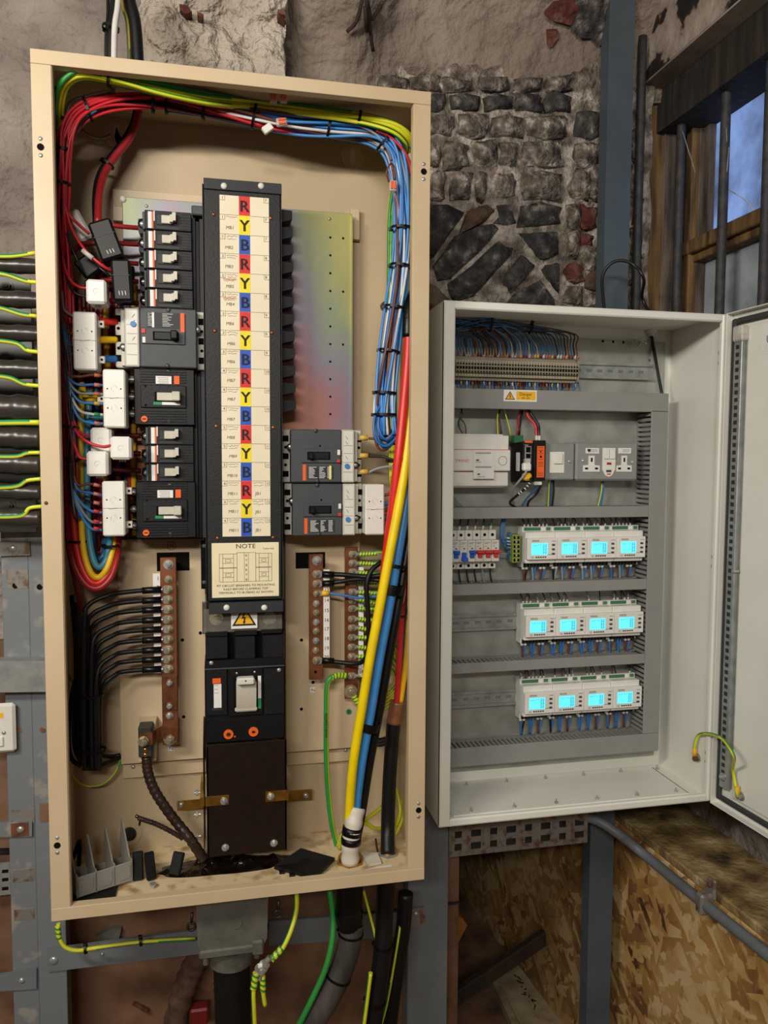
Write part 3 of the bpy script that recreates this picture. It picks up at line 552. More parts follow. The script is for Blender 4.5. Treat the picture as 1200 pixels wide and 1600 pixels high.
# ================================================================== PANELBOARD ENCLOSURE
HW, HH, DEP = .3163, .69, .215
ZT, ZB = ZC + HH, ZC - HH
enc = thing('panelboard_enclosure', 'tall open beige steel panelboard enclosure with a wide front lip', 'enclosure', (0, 0, ZB))
t = .002; LIP = .0295
obj('back_panel', MB().box(-HW, HW, DEP, DEP + t, ZB, ZT), 'beige_shaded', enc)
obj('side_panel', MB().box(-HW, -HW + t, t, DEP, ZB, ZT), 'beige_paint', enc); obj('side_panel', MB().box(HW - t, HW, t, DEP, ZB, ZT), 'beige_paint', enc)
obj('top_panel', MB().box(-HW + t, HW - t, t, DEP, ZT - t, ZT), 'beige_paint', enc)
bp = obj('bottom_panel', MB().box(-HW + t, HW - t, t, DEP, ZB, ZB + t), 'beige_stained', enc)
for s_ in (-1, 1):
    a, b = sorted((s_ * HW, s_ * (HW - LIP))); fr = obj('front_lip', MB().box(a, b, 0, t, ZB + .0215, ZT - .0215, .0006), 'beige_paint', enc)
    i_ = s_ * (HW - LIP); obj('lip_return', MB().box(i_ - .001, i_ + .001, t, .016, ZB + .022, ZT - .022), 'beige_paint', enc)
    for zz in (ZT - .145, ZB + .128) if s_ < 0 else (ZT - .132, ZB + .13):
        c = Vector((s_ * (HW - LIP * .5) + .003 * s_, -.0002, zz)); h = obj('lock_hole', MB().cyl(c, c + Vector((0, -.0008, 0)), .0052, 14), 'matt_black', fr)
        for dz in (-.0125, .0125): obj('rivet', MB().dome(c + Vector((0, 0, dz)), .0034, h=.0015), 'zinc', fr)
for zz, nm in ((ZT - .0215, 'top'), (ZB, 'bottom')):
    obj('front_lip', MB().box(-HW, HW, -.0008, t, zz, zz + .0215, .0006), 'beige_paint', enc); obj('lip_return', MB().box(-HW + LIP, HW - LIP, t, .016, zz if nm == 'top' else zz + .0205, zz + .001 if nm == 'top' else zz + .0215), 'beige_paint', enc)
obj('dent_rivet', MB().dome(P(72, 786, -.0002), .003, h=.002), 'rust', enc)
def keyhole(px, py, nut=False):
    c = P(px, py, DEP - .0005); obj('recess', MB().cyl(c, c + Vector((0, -.0012, 0)), .023, 24), 'beige_paint', enc)
    if nut: hb = MB(); hb.cyl(c + Vector((0, -.001, 0)), c + Vector((0, -.003, 0)), .013, 16); hexbolt(hb, c + Vector((0, -.003, 0)), .009, .010); obj('fixing_bolt', hb, 'steel_dark', enc)
    else: obj('keyhole', MB().prism([(c.x - .006, c.z), (c.x - .003, c.z + .017), (c.x + .003, c.z + .017), (c.x + .006, c.z), (c.x + .003, c.z - .013), (c.x - .003, c.z - .013)], c.y - .0018, c.y - .001), 'pale_plastic', enc)
keyhole(182, 212); keyhole(551, 246); keyhole(202, 1302, True)
obj('slot', MB().prism([(P(x, y, DEP - .002).x, P(x, y, DEP - .002).z) for x, y in ((182, 198), (186, 208), (190, 216), (183, 226), (179, 214))], DEP - .003, DEP - .0018), 'matt_black', enc)
# raised lower pan and small brackets
def pan(r, yf, m='beige_paint', nm='inner_pan'): obj(nm, MB().pbox(r, yf, DEP, .001), m, enc)
pan((186, 842, 322, 1190), .19); pan((446, 836, 562, 1172), .19); pan((192, 1190, 322, 1212), .205); pan((448, 1172, 566, 1192), .205)
pan((176, 300, 322, 345), .205); pan((548, 326, 562, 374), .20, nm='plate_bracket'); pan((176, 322, 192, 345), .19, nm='plate_bracket')
for x, y in ((285, 1000), (313, 989), (287, 1120), (471, 1000), (471, 1108), (489, 1066)): c = P(x, y, .1898); obj('hole', MB().cyl(c, c + Vector((0, -.0004, 0)), .0032, 10), 'matt_black', enc)
for x, y in ((208, 1198), (540, 1172)): obj('screw', screw(MB(), P(x, y, .204), .0042, .003), 'zinc', enc)
c = P(600, 479, .21); obj('stud', MB().cyl(c, c + Vector((0, -.012, 0)), .008, 14), 'steel_dark', enc)
for r in ((245, 863, 296, 892), (462, 863, 508, 888)): obj('busbar_opening', MB().pbox(r, .1895, .19), 'matt_black', enc)
mb = MB(); x_, z_ = P(268, 853, .1895).x, P(268, 853, .1895).z; mb.text('76', x_, z_ - .0028, .1892, .006, align='c')
for k in range(20):
    a, b = 2 * PI * k / 20, 2 * PI * (k + 1) / 20; mb.line((x_ + .0075 * math.cos(a), z_ + .0075 * math.sin(a)), (x_ + .0075 * math.cos(b), z_ + .0075 * math.sin(b)), .0009, .1892)
obj('stamped_number', mb, 'print_black', enc)
# -------------------------------------------------------------- passivated mounting plate
x0, x1, z0, z1_ = R((190, 322, 550, 845), .185); plate = thing('mounting_plate', 'iridescent yellow passivated steel mounting plate behind the breakers', 'plate', (x0, .185, z0))
zL, zR = P(190, 308, .185).z, P(550, 333, .185).z; zt_ = (zL + zR) / 2; x1 = P(549, 500, .185).x; x0 = P(191, 320, .185).x
obj('sheet', MB().box(x0, x1, .185, .189, P(560, 672, .185).z - .15, zt_, .0008), 'passivate', plate)
obj('folded_edge', MB().box(x1 - .001, x1 + .001, .178, .19, P(560, 672, .185).z - .15, zt_ - .004), 'passivate', plate)
for k in range(9):
    for j, px in enumerate((516, 536)):
        if j and k % 3: continue
        p = P(516, 371, .1848) ; z = p.z - k * (p.z - P(516, 647, .1848).z) / 10; xx = P(px, 450, .1848).x; obj('hole', MB().cyl((xx, .1849, z), (xx, .1842, z), .0022, 8), 'matt_black', plate)
for k in (9, 10): p = P(516, 371, .1848); z = p.z - k * (p.z - P(516, 647, .1848).z) / 10; obj('hole', MB().cyl((p.x, .1849, z), (p.x, .1842, z), .0022, 8), 'matt_black', plate)
for x, y in ((515, 342), (229, 322)): obj('rivet', screw(MB(), P(x, y, .1848), .003, .0015), 'zinc_yellow', plate)
obj('fixing_screw', screw(MB(), P(192, 311, .184), .006, .003), 'white_plastic', plate)
# -------------------------------------------------------------- busbar cover with circuit chart
YC = .085
x0, x1, z0, z1_ = R((319, 292, 441, 938), YC)
cov = thing('busbar_cover', 'long black busbar cover carrying the circuit chart', 'cover', (x0, YC, z0))
obj('front', MB().box(x0, x1, YC, YC + .003, z0, z1_, .0015), 'cover_black', cov); obj('flange', MB().box(x0, x0 + .003, YC, .175, z0, z1_), 'cover_black', cov); obj('flange', MB().box(x1 - .003, x1, YC, .175, z0, z1_), 'cover_black', cov)
for i_, (r, m_) in enumerate((((318, 282, 440, 299), 'top'), ((326, 941, 443, 958), 'bottom'))):
    e = obj('end_strap', MB().pbox(r, YC - .004, YC + .02, .001), 'slate_dark', cov)
    for px in ((350, 408) if not i_ else (354, 413)): obj('push_rivet', MB().dome(P(px, (r[1] + r[3]) / 2 , YC - .0042), .0055, h=.0035, n=16), 'pale_plastic', e)
for x, y in ((334, 335), (423, 341), (336, 517), (425, 520), (338, 666), (427, 668), (340, 841), (427, 840)): obj('screw', screw(MB(), P(x, y, YC), .0036, .0022), 'copper', cov)
# chart: 18 rows
YP = YC - .0012
gx0, gx1, gz0, gz1 = R((343, 307, 421, 838), YP); cz = (gz1 - gz0) / 18
xl, xr = P(343, 306, YP).x, P(420, 310, YP).x; cl, cr = P(375, 570, YP).x, P(392, 570, YP).x
chart = obj('circuit_chart', MB().box(xl, xr, YP, YC, gz0, gz1), 'paper', cov, label='cream paper circuit chart with coloured phase letters')
random.seed(11)
def scribble(mb, x, z, wd, h, mi=0, y=YP - .0004, n=None):
    n = n or max(4, int(wd / .0022)); p = (x, z)
    for k in range(1, n + 1): q = (x + wd * k / n, z + random.uniform(-h, h)); mb.line(p, q, .00055, y, mi); p = q
left = [None, 'MB1', 'MB2', 'MB3', 'MB5', 'MB4', 'MB6', 'MB6', 'MB6', 'MB7', 'MB7', 'MB7', 'MB8', 'MB9', 'MB10', 'MB11', 'MB11', 'MB11']
numL = [1, 1, 1, 2, 2, 2, 3, 3, 3, 4, 4, 4, 5, 5, 5, 6, 6, 6]
for k in range(18):
    zt_ = gz1 - k * cz; zb_ = zt_ - cz; ph = 'RYB'[k % 3]; nm = ('red', 'yellow', 'blue')[k % 3]
    cell = obj('phase_cell', MB().quad(cl, cr, zb_ + .0003, zt_, YP - .0003), 'cell_' + nm, chart, label=f'{nm} phase letter {ph} cell')
    lt = MB().text(ph, (cl + cr) / 2, zb_ + cz * .2, YP - .0007, cz * .58, align='c', sx=1.0); wd_ = max(v.x for v in lt.v) - min(v.x for v in lt.v); c_ = (cl + cr) / 2
    for v in lt.v: v.x = c_ + (v.x - (max(0, 0) + c_)) * 1.0
    m_ = MB(); m_.add([(v.x + dx, v.y - .0001 * i2, v.z) for i2, dx in enumerate((0,)) for v in lt.v], lt.f)
    for i2, dx in enumerate((-.0006, .0006)): m_.add([(v.x + dx, v.y - .0001 * (i2 + 1), v.z) for v in lt.v], lt.f)
    obj('letter', m_, 'print_black', chart)
    ln = MB(); hw = .0005
    if k: ln.line((xl, zt_), (cl, zt_), hw, YP - .0003); ln.line((cr, zt_), (xr, zt_), hw, YP - .0003)
    for (xa, xb) in ((xl, xl + .0085), (xr - .0085, xr)):
        ln.line((xa, zt_ - .0085), (xb, zt_ - .0085), hw, YP - .0003); e_ = xb if xa == xl else xa; ln.line((e_, zt_), (e_, zt_ - .0085), hw, YP - .0003)
    ln.text(str(numL[k]), xl + .003, zt_ - .0065, YP - .0004, .0045); ln.text(str(numL[k] + 6), xr - .007, zt_ - .0065, YP - .0004, .0045)
    obj('ruling', ln, 'print_grey', chart)
    pn = MB()
    if left[k]:
        pn.text(left[k], xl + .008 + random.uniform(0, .004), zb_ + .008 + random.uniform(-.001, .002), YP - .0005, .0052, shear=.15)
        scribble(pn, xl + .0105, zt_ - .0035, .019, .0012)
        if k > 1: scribble(pn, xl + .012, zt_ - .0075, .015, .001)
        if k >= 15: p2 = MB(); p2.text('JB1', cr + .006, zb_ + .008, YP - .0005, .0055, shear=.1); scribble(p2, cr + .002, zt_ - .0035, .019, .0012); scribble(p2, cr + .003, zt_ - .0085, .018, .0012); obj('handwriting', p2, 'pencil', chart)
        obj('handwriting', pn, 'pencil', chart)
        if k in (4, 5): rp = MB(); scribble(rp, xl + .004, zt_ - .010, .024, .0008); scribble(rp, xl + .005, zt_ - .0115, .022, .0008); scribble(rp, xl + .006, zt_ - .0135, .018, .0012); obj('red_strike', rp, 'red_pen', chart)
# NOTE plate
YN = YC - .0015
x0, x1, z0, z1_ = R((331, 848, 436, 933), YN); wN, hN = x1 - x0, z1_ - z0
note = obj('note_plate', MB().box(x0, x1, YN, YC, z0, z1_, .0012), 'note_cream', cov, label='cream notice plate headed NOTE')
mb = MB(); y_ = YN - .0004; X = lambda u: x0 + wN * u; Z = lambda v: z1_ - hN * v
mb.text('NOTE', X(.50), Z(.10), y_, .0078, align='c', sx=1.15); mb.text('5 pos max', X(.76), Z(.125), y_, .0032)
for tx, v in (('FIT CIRCUIT BREAKERS TO MOUNTING', .80), ('RAILS BEFORE CLAMPING TOP', .865), ('TERMINALS TO BUSBARS AS SHOWN', .93)): mb.text(tx, X(.5), Z(v), y_, .0038, align='c', sx=1.05)
def rect(u0, v0, u1, v1, wd=.0005):
    for a, b in (((u0, v0), (u1, v0)), ((u1, v0), (u1, v1)), ((u1, v1), (u0, v1)), ((u0, v1), (u0, v0))): mb.line((X(a[0]), Z(a[1])), (X(b[0]), Z(b[1])), wd, y_)
for a, b in ((.11, .37), (.65, .89)):
    for v in (.20, .46): rect(a, v, b, v + .25); rect(a + .05, v, b - .05, v + .25); rect(a + .05, v + .08, b - .05, v + .17); rect(a + .09, v + .10, b - .09, v + .15)
rect(.37, .18, .65, .71); rect(.48, .18, .54, .71)
for k, ch in enumerate('RYBRYB'): mb.text(ch, X(.51), Z(.255 + k * .088), y_, .0042, align='c')
obj('printed_diagram', mb, 'print_black', note)
# black busbar fingers at the right of the cover
x0 = P(442, 400, .15).x
for k in range(12):
    zt_ = P(455, 331 + k * (626 - 331) / 11 + (0 if k else 0), .13).z; xr_ = P(456 + k * .45, 400, .13).x; h_ = .028
    obj('busbar_finger', MB().prism([(x0 - .005, zt_), (xr_, zt_ - .001), (xr_, zt_ - .0155), (xr_ - .004, zt_ - .0175), (x0 - .005, zt_ - .0225)][::-1], .12, .16), 'black_plastic', cov)
for k in range(3): obj('cover_rail', MB().pbox((302 + k * 6, 322 + k, 307 + k * 6, 840), .13 + .01 * (k == 1), .18), ['slate_grey', 'black_plastic', 'slate_dark'][k], cov)
obj('rail_cap', MB().pbox((299, 321, 320, 336), .115, .17, .002), 'slate_grey', cov)
sb = obj('side_strip', MB().pbox((314, 848, 328, 920), .14, .18), 'matt_black', cov)
for y in (853, 910): obj('rivet', MB().dome(P(319, y, .1395), .004, h=.002), 'slate_grey', sb)
# -------------------------------------------------------------- single pole breakers
LS, TE = 'black single pole breaker with cream toggle, ', 'breaker'
def single_pole(r, label, group):
    """r = body front rectangle in pixels, the terminal block to its left"""
    YF = .108; x0, x1, z0, z1_ = R(r, YF); wd, h = x1 - x0, z1_ - z0
    o = thing('single_pole_breaker', label, 'breaker', (x0, .18, z0), group)
    b = MB().box(x0, x1, YF, .184, z0, z1_, .0012)
    obj('body', b, 'ribbed_black', o)
    for k in range(6): zz = z0 + h * (.12 + .15 * k); obj('rib', MB().box(x0 + wd * .76, x1 - .001, YF - .0008, YF, zz, zz + h * .06), 'black_plastic', o)
    tb = MB(); xt = x0 - wd * .17
    tb.prism([(xt, z0 + h * .12), (xt + .004, z0), (x0, z0), (x0, z1_), (xt + .012, z1_), (xt + .010, z1_ - h * .2), (xt, z1_ - h * .25)][::-1], YF + .028, .184); obj('terminal_block', tb, 'black_plastic', o)
    obj('terminal_well', MB().cyl((xt + wd * .1, YF + .028, z0 + h * .5), (xt + wd * .1, YF + .0274, z0 + h * .5), h * .26, 14), 'matt_black', o)
    obj('terminal_screw', screw(MB(), (xt + wd * .10, YF + .0272, z0 + h * .48), h * .17, .004, slot=0), 'zinc', o)
    st_ = obj('side_collar', MB().box(x0 - .004, x0 + wd * .07, YF + .004, .184, z0 + .001, z1_ - .002, .001), 'slate_grey', o)
    obj('white_sticker', MB().box(x0 + wd * .07, x0 + wd * .15, YF - .0006, YF, z0 + h * .06, z1_ - h * .08), 'white_label', o)
    obj('orange_sticker', MB().box(x0 + wd * .155, x0 + wd * .185, YF - .0006, YF, z0 + h * .06, z1_ - h * .08), 'orange_label', o)
    obj('white_sticker', MB().box(x0 + wd * .19, x0 + wd * .215, YF - .0006, YF, z0 + h * .45, z1_ - h * .03), 'white_label', o)
    obj('toggle_slot', MB().box(x0 + wd * .25, x0 + wd * .67, YF - .0015, YF, z0 + h * .26, z0 + h * .80, .0006), 'slate_dark', o)
    tg = MB().box(x0 + wd * .36, x0 + wd * .58, YF - .006, YF, z0 + h * .31, z0 + h * .74, .001); obj('toggle', tg, 'toggle_cream', o)
    hd = MB().prism([(x0 + wd * .54, z0 + h * .34), (x0 + wd * .60, z0 + h * .34), (x0 + wd * .62, z0 + h * .42), (x0 + wd * .67, z0 + h * .42), (x0 + wd * .67, z0 + h * .84), (x0 + wd * .60, z0 + h * .84), (x0 + wd * .585, z0 + h * .72), (x0 + wd * .54, z0 + h * .70)], YF - .014, YF - .001); obj('toggle_grip', hd, 'toggle_cream', o)
    obj('rating_bar', MB().box(x0 + wd * .25, x0 + wd * .74, YF - .0008, YF, z0 + h * .06, z0 + h * .18), 'slate_dark', o)
    return o
ords = ['first', 'second', 'third', 'fourth', 'fifth']
p1 = single_pole((226, 330, 299, 360), LS + 'topmost in the column of five', 'column of five breakers left of the cover')
zt0 = P(262, 330, .108).z; dz = zt0 - P(262, 360.6, .108).z
for k in range(1, 5): copy_tree(p1, (0.0004 * k, 0, -dz * k), None, label=LS + ['', 'second from top in the column of five', 'middle one in the column of five', 'fourth from top in the column of five', 'lowest in the column of five'][k])
d3 = P(231, 668, .108) - P(226, 330, .108)
for k in range(3): copy_tree(p1, (d3.x, 0, d3.z - (dz * .985) * k), None, label=LS + ['upper of the three in the middle', 'centre of the three in the middle', 'lower of the three in the middle'][k], group='three breakers between the ribbed breakers')
# -------------------------------------------------------------- ribbed three pole breakers
def ribbed(r, label):
    YF = .106; x0, x1, z0, z1_ = R(r, YF); wd, h = x1 - x0, z1_ - z0; U = lambda u: x0 + wd * u; Z = lambda v: z1_ - h * v
    o = thing('three_pole_breaker', label, 'breaker', (x0, .18, z0), 'ribbed three pole breakers')
    obj('body', MB().box(x0, x1, YF + .004, .184, z0, z1_, .0015), 'black_plastic', o)
    for k in range(22):
        if 6 <= k <= 15: continue
        zz = z1_ - h * (k + .5) / 22; obj('rib', MB().box(U(.1), U(.86), YF + .002, YF + .004, zz - h * .012, zz + h * .012), 'ribbed_black', o)
    obj('front_panel', MB().box(U(.11), U(.86), YF, YF + .004, Z(.70), Z(.31), .001), 'ribbed_black', o)
    for k in range(3): zz = Z(.2 + .3 * k); obj('terminal_recess', MB().box(x0 - .012, x0, YF + .03, .184, zz - h * .08, zz + h * .08), 'matt_black', o); obj('terminal_screw', screw(MB(), (x0 - .006, YF + .0295, zz), h * .068, .006, slot=0), 'zinc', o)
    obj('label', MB().box(U(.36), U(.62), YF - .0006 + .002, YF + .003, Z(.285), Z(.15)), 'white_label', o)
    obj('orange_label', MB().box(U(.66), U(.75), YF - .0006 + .002, YF + .003, Z(.285), Z(.14)), 'orange_label', o)
    pr = MB(); random.seed(5)
    for k in range(4): pr.line((U(.39 + .02 * (k % 2)), Z(.18 + .03 * k)), (U(.57), Z(.18 + .03 * k)), .0006, YF + .001)
    obj('print', pr, 'print_grey', o)
    obj('toggle_slot', MB().box(U(.34), U(.77), YF - .001, YF, Z(.60), Z(.43), .0005), 'matt_black', o)
    obj('toggle', MB().box(U(.38), U(.64), YF - .007, YF, Z(.58), Z(.44), .001), 'toggle_cream', o); obj('toggle_grip', MB().box(U(.63), U(.765), YF - .018, YF, Z(.585), Z(.425), .0015), 'toggle_cream', o)
    obj('green_strip', MB().box(U(.32), U(.46), YF - .0008, YF, Z(.65), Z(.60)), 'green_strip', o); obj('white_strip', MB().box(U(.46), U(.76), YF - .0008, YF, Z(.65), Z(.60)), 'white_label', o)
    c = Vector((U(.165), YF + .003, Z(.90))); obj('trip_button', MB().cyl(c, c + Vector((0, -.003, 0)), h * .055, 16), 'orange_label', o); obj('button_slot', MB().box(c.x - .003, c.x + .003, c.y - .0036, c.y - .003, c.z - .0007, c.z + .0007), 'matt_black', o)
    for u, v in ((.57, .065), (.57, .94)): obj('screw', screw(MB(), (U(u), YF + .004, Z(v)), .0045, .0015), 'steel_dark', o)
    for u, v in ((.19, .33), (.19, .66)): obj('hole', MB().cyl((U(u), YF, Z(v)), (U(u), YF - .0005, Z(v)), .002, 8), 'matt_black', o)
    return o
b1 = ribbed((209, 574, 304, 664), 'ribbed black three pole breaker with cream toggle below the grey breaker'); 
d = P(212, 754, .106) - P(209, 574, .106)
copy_tree(b1, (d.x, 0, d.z), None, label='ribbed black three pole breaker with cream toggle at the foot of the left column')
# -------------------------------------------------------------- grey moulded case breakers
def moulded(r, label, flip):
    """r: outline in pixels; flip -1: adjuster strip at the left, +1: at the right"""
    YF = .100; x0, x1, z0, z1_ = R(r, YF); wd, h = x1 - x0, z1_ - z0
    U = (lambda u: x0 + wd * u) if flip > 0 else (lambda u: x1 - wd * u); Z = lambda v: z1_ - h * v
    o = thing('moulded_case_breaker', label, 'breaker', (x0, .18, z0))
    def bx(nm, u0, u1, v0, v1, yf, yb, m, b=.0006, par=None): return obj(nm, MB().box(U(u0), U(u1), yf, yb, Z(v1), Z(v0), b), m, par or o)
    bx('base', .0, 1.0, .0, 1.0, YF + .022, .184, 'light_grey_plastic', .0015)
    bx('case', .09, .72, .0, 1.0, YF, YF + .03, 'slate_grey', .002); bx('case_step', .09, .16, .005, .995, YF + .006, YF + .03, 'slate_dark', .002)
    bx('adjuster_strip', .725, .885, .0, 1.0, YF, YF + .03, 'light_grey_plastic', .0015); bx('adjuster_window', .745, .865, .03, .97, YF - .0006, YF, 'pale_plastic', 0)
    bx('shield', .89, .93, .02, .98, YF + .008, YF + .03, 'light_grey_plastic')
    for u0, u1 in ((.0, .075), (.935, 1.0)):
        for k in range(3): v = .17 + .335 * k; bx('terminal_slot', u0 + (0 if u0 else 0), u1, v - .055, v + .055, YF + .0212, YF + .022, 'matt_black', 0)
        for k in range(2): v = .335 + .335 * k; c = Vector((U((u0 + u1) / 2), YF + .0212, Z(v))); obj('hole', MB().cyl(c, c + Vector((0, .0006, 0)), .0028, 8), 'matt_black', o)
    v0 = .36 if flip > 0 else .34
    bx('handle_surround', .22, .705, v0, v0 + .27, YF - .003, YF, 'slate_grey', .001); bx('handle_slot', .29, .575, v0 + .06, v0 + .21, YF - .0036, YF - .003, 'matt_black', 0)
    hs = bx('handle', .30, .36, v0 + .07, v0 + .20, YF - .016, YF - .003, 'black_plastic', .002) if flip > 0 else bx('handle', .30, .38, v0 + .05, v0 + .20, YF - .02, YF - .003, 'black_plastic', .002)
    bx('handle_barrel', .36, .56, v0 + .07, v0 + .20, YF - .006, YF - .003, 'black_plastic', .001)
    if flip > 0:
        bx('trip_button', .66, .70, v0 + .20, v0 + .265, YF - .005, YF - .003, 'red_button', .0006); bx('position_tag', .665, .70, v0 + .02, v0 + .12, YF - .0045, YF - .003, 'white_label', .0004)
        bx('orange_label', .235, .275, .66, .96, YF - .0006, YF, 'orange_label', 0)
        lb = obj('rating_label', MB().box(U(.30), U(.62), YF - .0006, YF, Z(.93), Z(.69)), 'slate_dark', o)
        pr = MB(); random.seed(r[1])
        for c0_, l0_, l1_ in ((.31, .05, .11), (.44, .02, .08), (.54, .05, .06)):
            pr = MB()
            for k in range(9): zz = Z(.71 + .025 * k); pr.line((U(c0_), zz), (U(c0_ + random.uniform(l0_, l1_)), zz), .0009, YF - .001)
            obj('print', pr, 'white_label', lb)
        if r[1] < 720: bx('yellow_label', .565, .59, .68, .94, YF - .0008, YF - .0004, 'cell_yellow', 0, lb)
    else:
        bx('trip_button', .655, .70, .36, .44, YF - .005, YF - .003, 'red_button', .0006); bx('position_tag', .655, .69, .5, .6, YF - .0045, YF - .003, 'white_label', .0004)
        bx('orange_label', .225, .27, .08, .40, YF - .0036, YF, 'orange_label', 0)
        lb = obj('rating_label', MB().box(U(.28), U(.64), YF - .0006, YF, Z(.34), Z(.08)), 'slate_dark', o)
        pr = MB(); random.seed(2)
        for k in range(9): zz = Z(.10 + .025 * k); pr.line((U(.63), zz), (U(.63 - random.uniform(.02, .05)), zz), .0007, YF - .001); pr.line((U(.47), zz), (U(.47 - random.uniform(.05, .12)), zz), .0007, YF - .001)
        obj('print', pr, 'white_label', lb); bx('white_tag', .56, .585, .08, .33, YF - .001, YF - .0005, 'white_label', 0, lb)
    c = Vector((U(.79), YF - .0006, Z(.69 if flip > 0 else .29))); obj('dial', MB().cyl(c, c + Vector((0, -.0025, 0)), .0048, 14), 'blue_dial', o)
    ap = MB()
    for v in (.30, .45, .62, .80): ap.line((U(.75), Z(v)), (U(.86), Z(v)), .0005, YF - .001)
    for v in (.12, .22, .5): ap.line((U(.77), Z(v)), (U(.80), Z(v + .06)), .0007, YF - .001)
    obj('print', ap, 'print_grey', o)
    for u, v in ((.40, .03), (.42, .97)): obj('screw', screw(MB(), (U(u), YF, Z(v)), .004, .0015), 'steel_dark', o)
    for u, v in ((.085, .33), (.905, .67)): c = Vector((U(u), YF + .004, Z(v))); obj('screw_well', MB().cyl(c, c + Vector((0, .01, 0)), .0062, 14), 'black_plastic', o); obj('screw', screw(MB(), c, .0035, .001), 'zinc', o)
    obj('hole', MB().cyl((U(.45), YF, Z(.31)), (U(.45), YF - .0005, Z(.31)), .0018, 8), 'matt_black', o)
    return o
moulded((178, 481, 320, 574), 'grey moulded case breaker with light end strip in the left column', -1)
moulded((443, 671, 568, 754), 'grey moulded case breaker with yellow lugs and label, upper of the right pair', 1)
moulded((446, 756, 569, 837), 'grey moulded case breaker beside a white transformer block, lower of the right pair', 1)
# -------------------------------------------------------------- white current transformers (triple)
def triple_ct(r, label, side=1, yf=.07, brk=True):
    x0, x1, z0, z1_ = R(r, yf); wd, h = x1 - x0, z1_ - z0; o = thing('transformer_block', label, 'transformer', (x0, .15, z0), 'white triple transformer blocks')
    obj('body', MB().box(x0, x1, yf, yf + .055, z0, z1_, .0025), 'white_plastic', o)
    mb = MB(); zc = z0 + h * .5
    mb.line((x0 + .001, zc + .001), (x0 + wd * .33, zc + .001), .0006, yf - .0002); mb.line((x0 + wd * .66, zc + .001), (x1 - .001, zc + .001), .0006, yf - .0002); mb.line((x0 + wd * .3, zc), (x0 + wd * .7, zc + .0012), .0009, yf - .0002)
    obj('seam', mb, 'print_grey', o)
    for u in (.2, .8):
        for v in (.335, .665): obj('hole', MB().cyl((x0 + wd * u, yf, z0 + h * v), (x0 + wd * u, yf - .0003, z0 + h * v), .0013, 8), 'matt_black', o)
    for v in (.33, .67): em = MB(); c = (x0 + wd * .5, z0 + h * v); [em.line((c[0] + .005 * math.cos(a), c[1] + .005 * math.sin(a)), (c[0] + .005 * math.cos(a + .5), c[1] + .005 * math.sin(a + .5)), .0008, yf - .0002) for a in (0, .5, 1, 2.4, 2.9, 3.4, 4.2)]; obj('embossed_mark', em, 'light_grey_plastic', o)
    if brk:
        for v in (.2, .82) if side > 0 else (.5,): s0 = x1 if side > 0 else x0 - .010; bk = obj('bracket', MB().box(s0 - .001, s0 + .011, yf + .012, yf + .02, z0 + h * v - .006, z0 + h * v + .006, .001), 'light_grey_plastic', o); obj('hole', MB().cyl((s0 + .006, yf + .012, z0 + h * v), (s0 + .006, yf + .0115, z0 + h * v), .0022, 8), 'matt_black', bk)
    return o
triple_ct((114, 487, 151, 578), 'white transformer block beside the grey breaker, left of red yellow blue bars', 1, .075)
triple_ct((161, 577, 196, 668), 'white transformer block beside the upper ribbed breaker', -1, .075)
triple_ct((160, 752, 195, 838), 'white transformer block beside the lowest ribbed breaker', 1, .075)
triple_ct((571, 757, 601, 836), 'white transformer block right of the lower grey breaker, by the red cable', 1, .09, False)
# small single transformers: white cubes and black ones, tilted
def rotz_poly(mb, c, deg, axis='Y'): return mb.xf(Matrix.Translation(c) @ Matrix.Rotation(math.radians(deg), 4, axis) @ Matrix.Translation(-Vector(c)))
def cube_ct(r, label, yf, m='white_plastic', tilt=0, dep=.05, logo=True, group='small white transformers', mark=False, yaw=0):
    x0, x1, z0, z1_ = R(r, yf); wd, h = x1 - x0, z1_ - z0; c = Vector(((x0 + x1) / 2, yf, (z0 + z1_) / 2)); o = thing('current_transformer', label, 'transformer', (c.x, yf + dep, z0), group)
    M = Matrix.Translation(c) @ Matrix.Rotation(math.radians(tilt), 4, 'Y') @ Matrix.Rotation(math.radians(yaw), 4, 'Z') @ Matrix.Translation(-c)
    obj('housing', MB().box(x0 + .001, x1 - .001, yf + .008, yf + dep, z0 + .001, z1_ - .001, .003).xf(M), 'pale_plastic' if m == 'white_plastic' else m, o); obj('lid', MB().box(x0, x1, yf, yf + .010, z0, z1_, .004).xf(M), m, o)
    mb = MB()
    if logo:
        for k in range(9): a = .4 + k * .62; rr = .0045 if k < 7 else .002; mb.line((c.x + rr * math.cos(a), c.z + rr * math.sin(a)), (c.x + rr * math.cos(a + .62), c.z + rr * math.sin(a + .62)), .0008, yf - .0003)
        obj('embossed_mark', mb.xf(M), 'light_grey_plastic', o)
        for k in range(3): obj('terminal', MB().box(c.x + (k - 1) * .004 - .001, c.x + (k - 1) * .004 + .001, yf + .02, yf + .03, z0 - .004, z0 + .001).xf(M), 'light_grey_plastic', o)
    if mark:
        for k in range(3): mb.line((c.x - .005 + k * .005, c.z - h * .28), (c.x - .0045 + k * .005, c.z - h * .36), .0009, yf - .0003); mb.line((c.x - .006 + k * .005, c.z - h * .27), (c.x - .0045 + k * .005, c.z - h * .27), .0006, yf - .0003)
        obj('printed_mark', mb.xf(M), 'white_label', o); l2 = obj('clip_seam', MB().box(x0 + .002, x1 - .002, yf - .0006, yf, z0 + h * .60, z0 + h * .62).xf(M), 'slate_dark', o)
    return o
cube_ct((134, 436, 166, 474), 'small white transformer cube hanging above the white block by the grey breaker', .05)
cube_ct((141, 668, 174, 708), 'small white transformer rearmost of the three between the ribbed breakers', .085)
cube_ct((172, 682, 205, 718), 'small bright white transformer nearest the three middle breakers', .055)
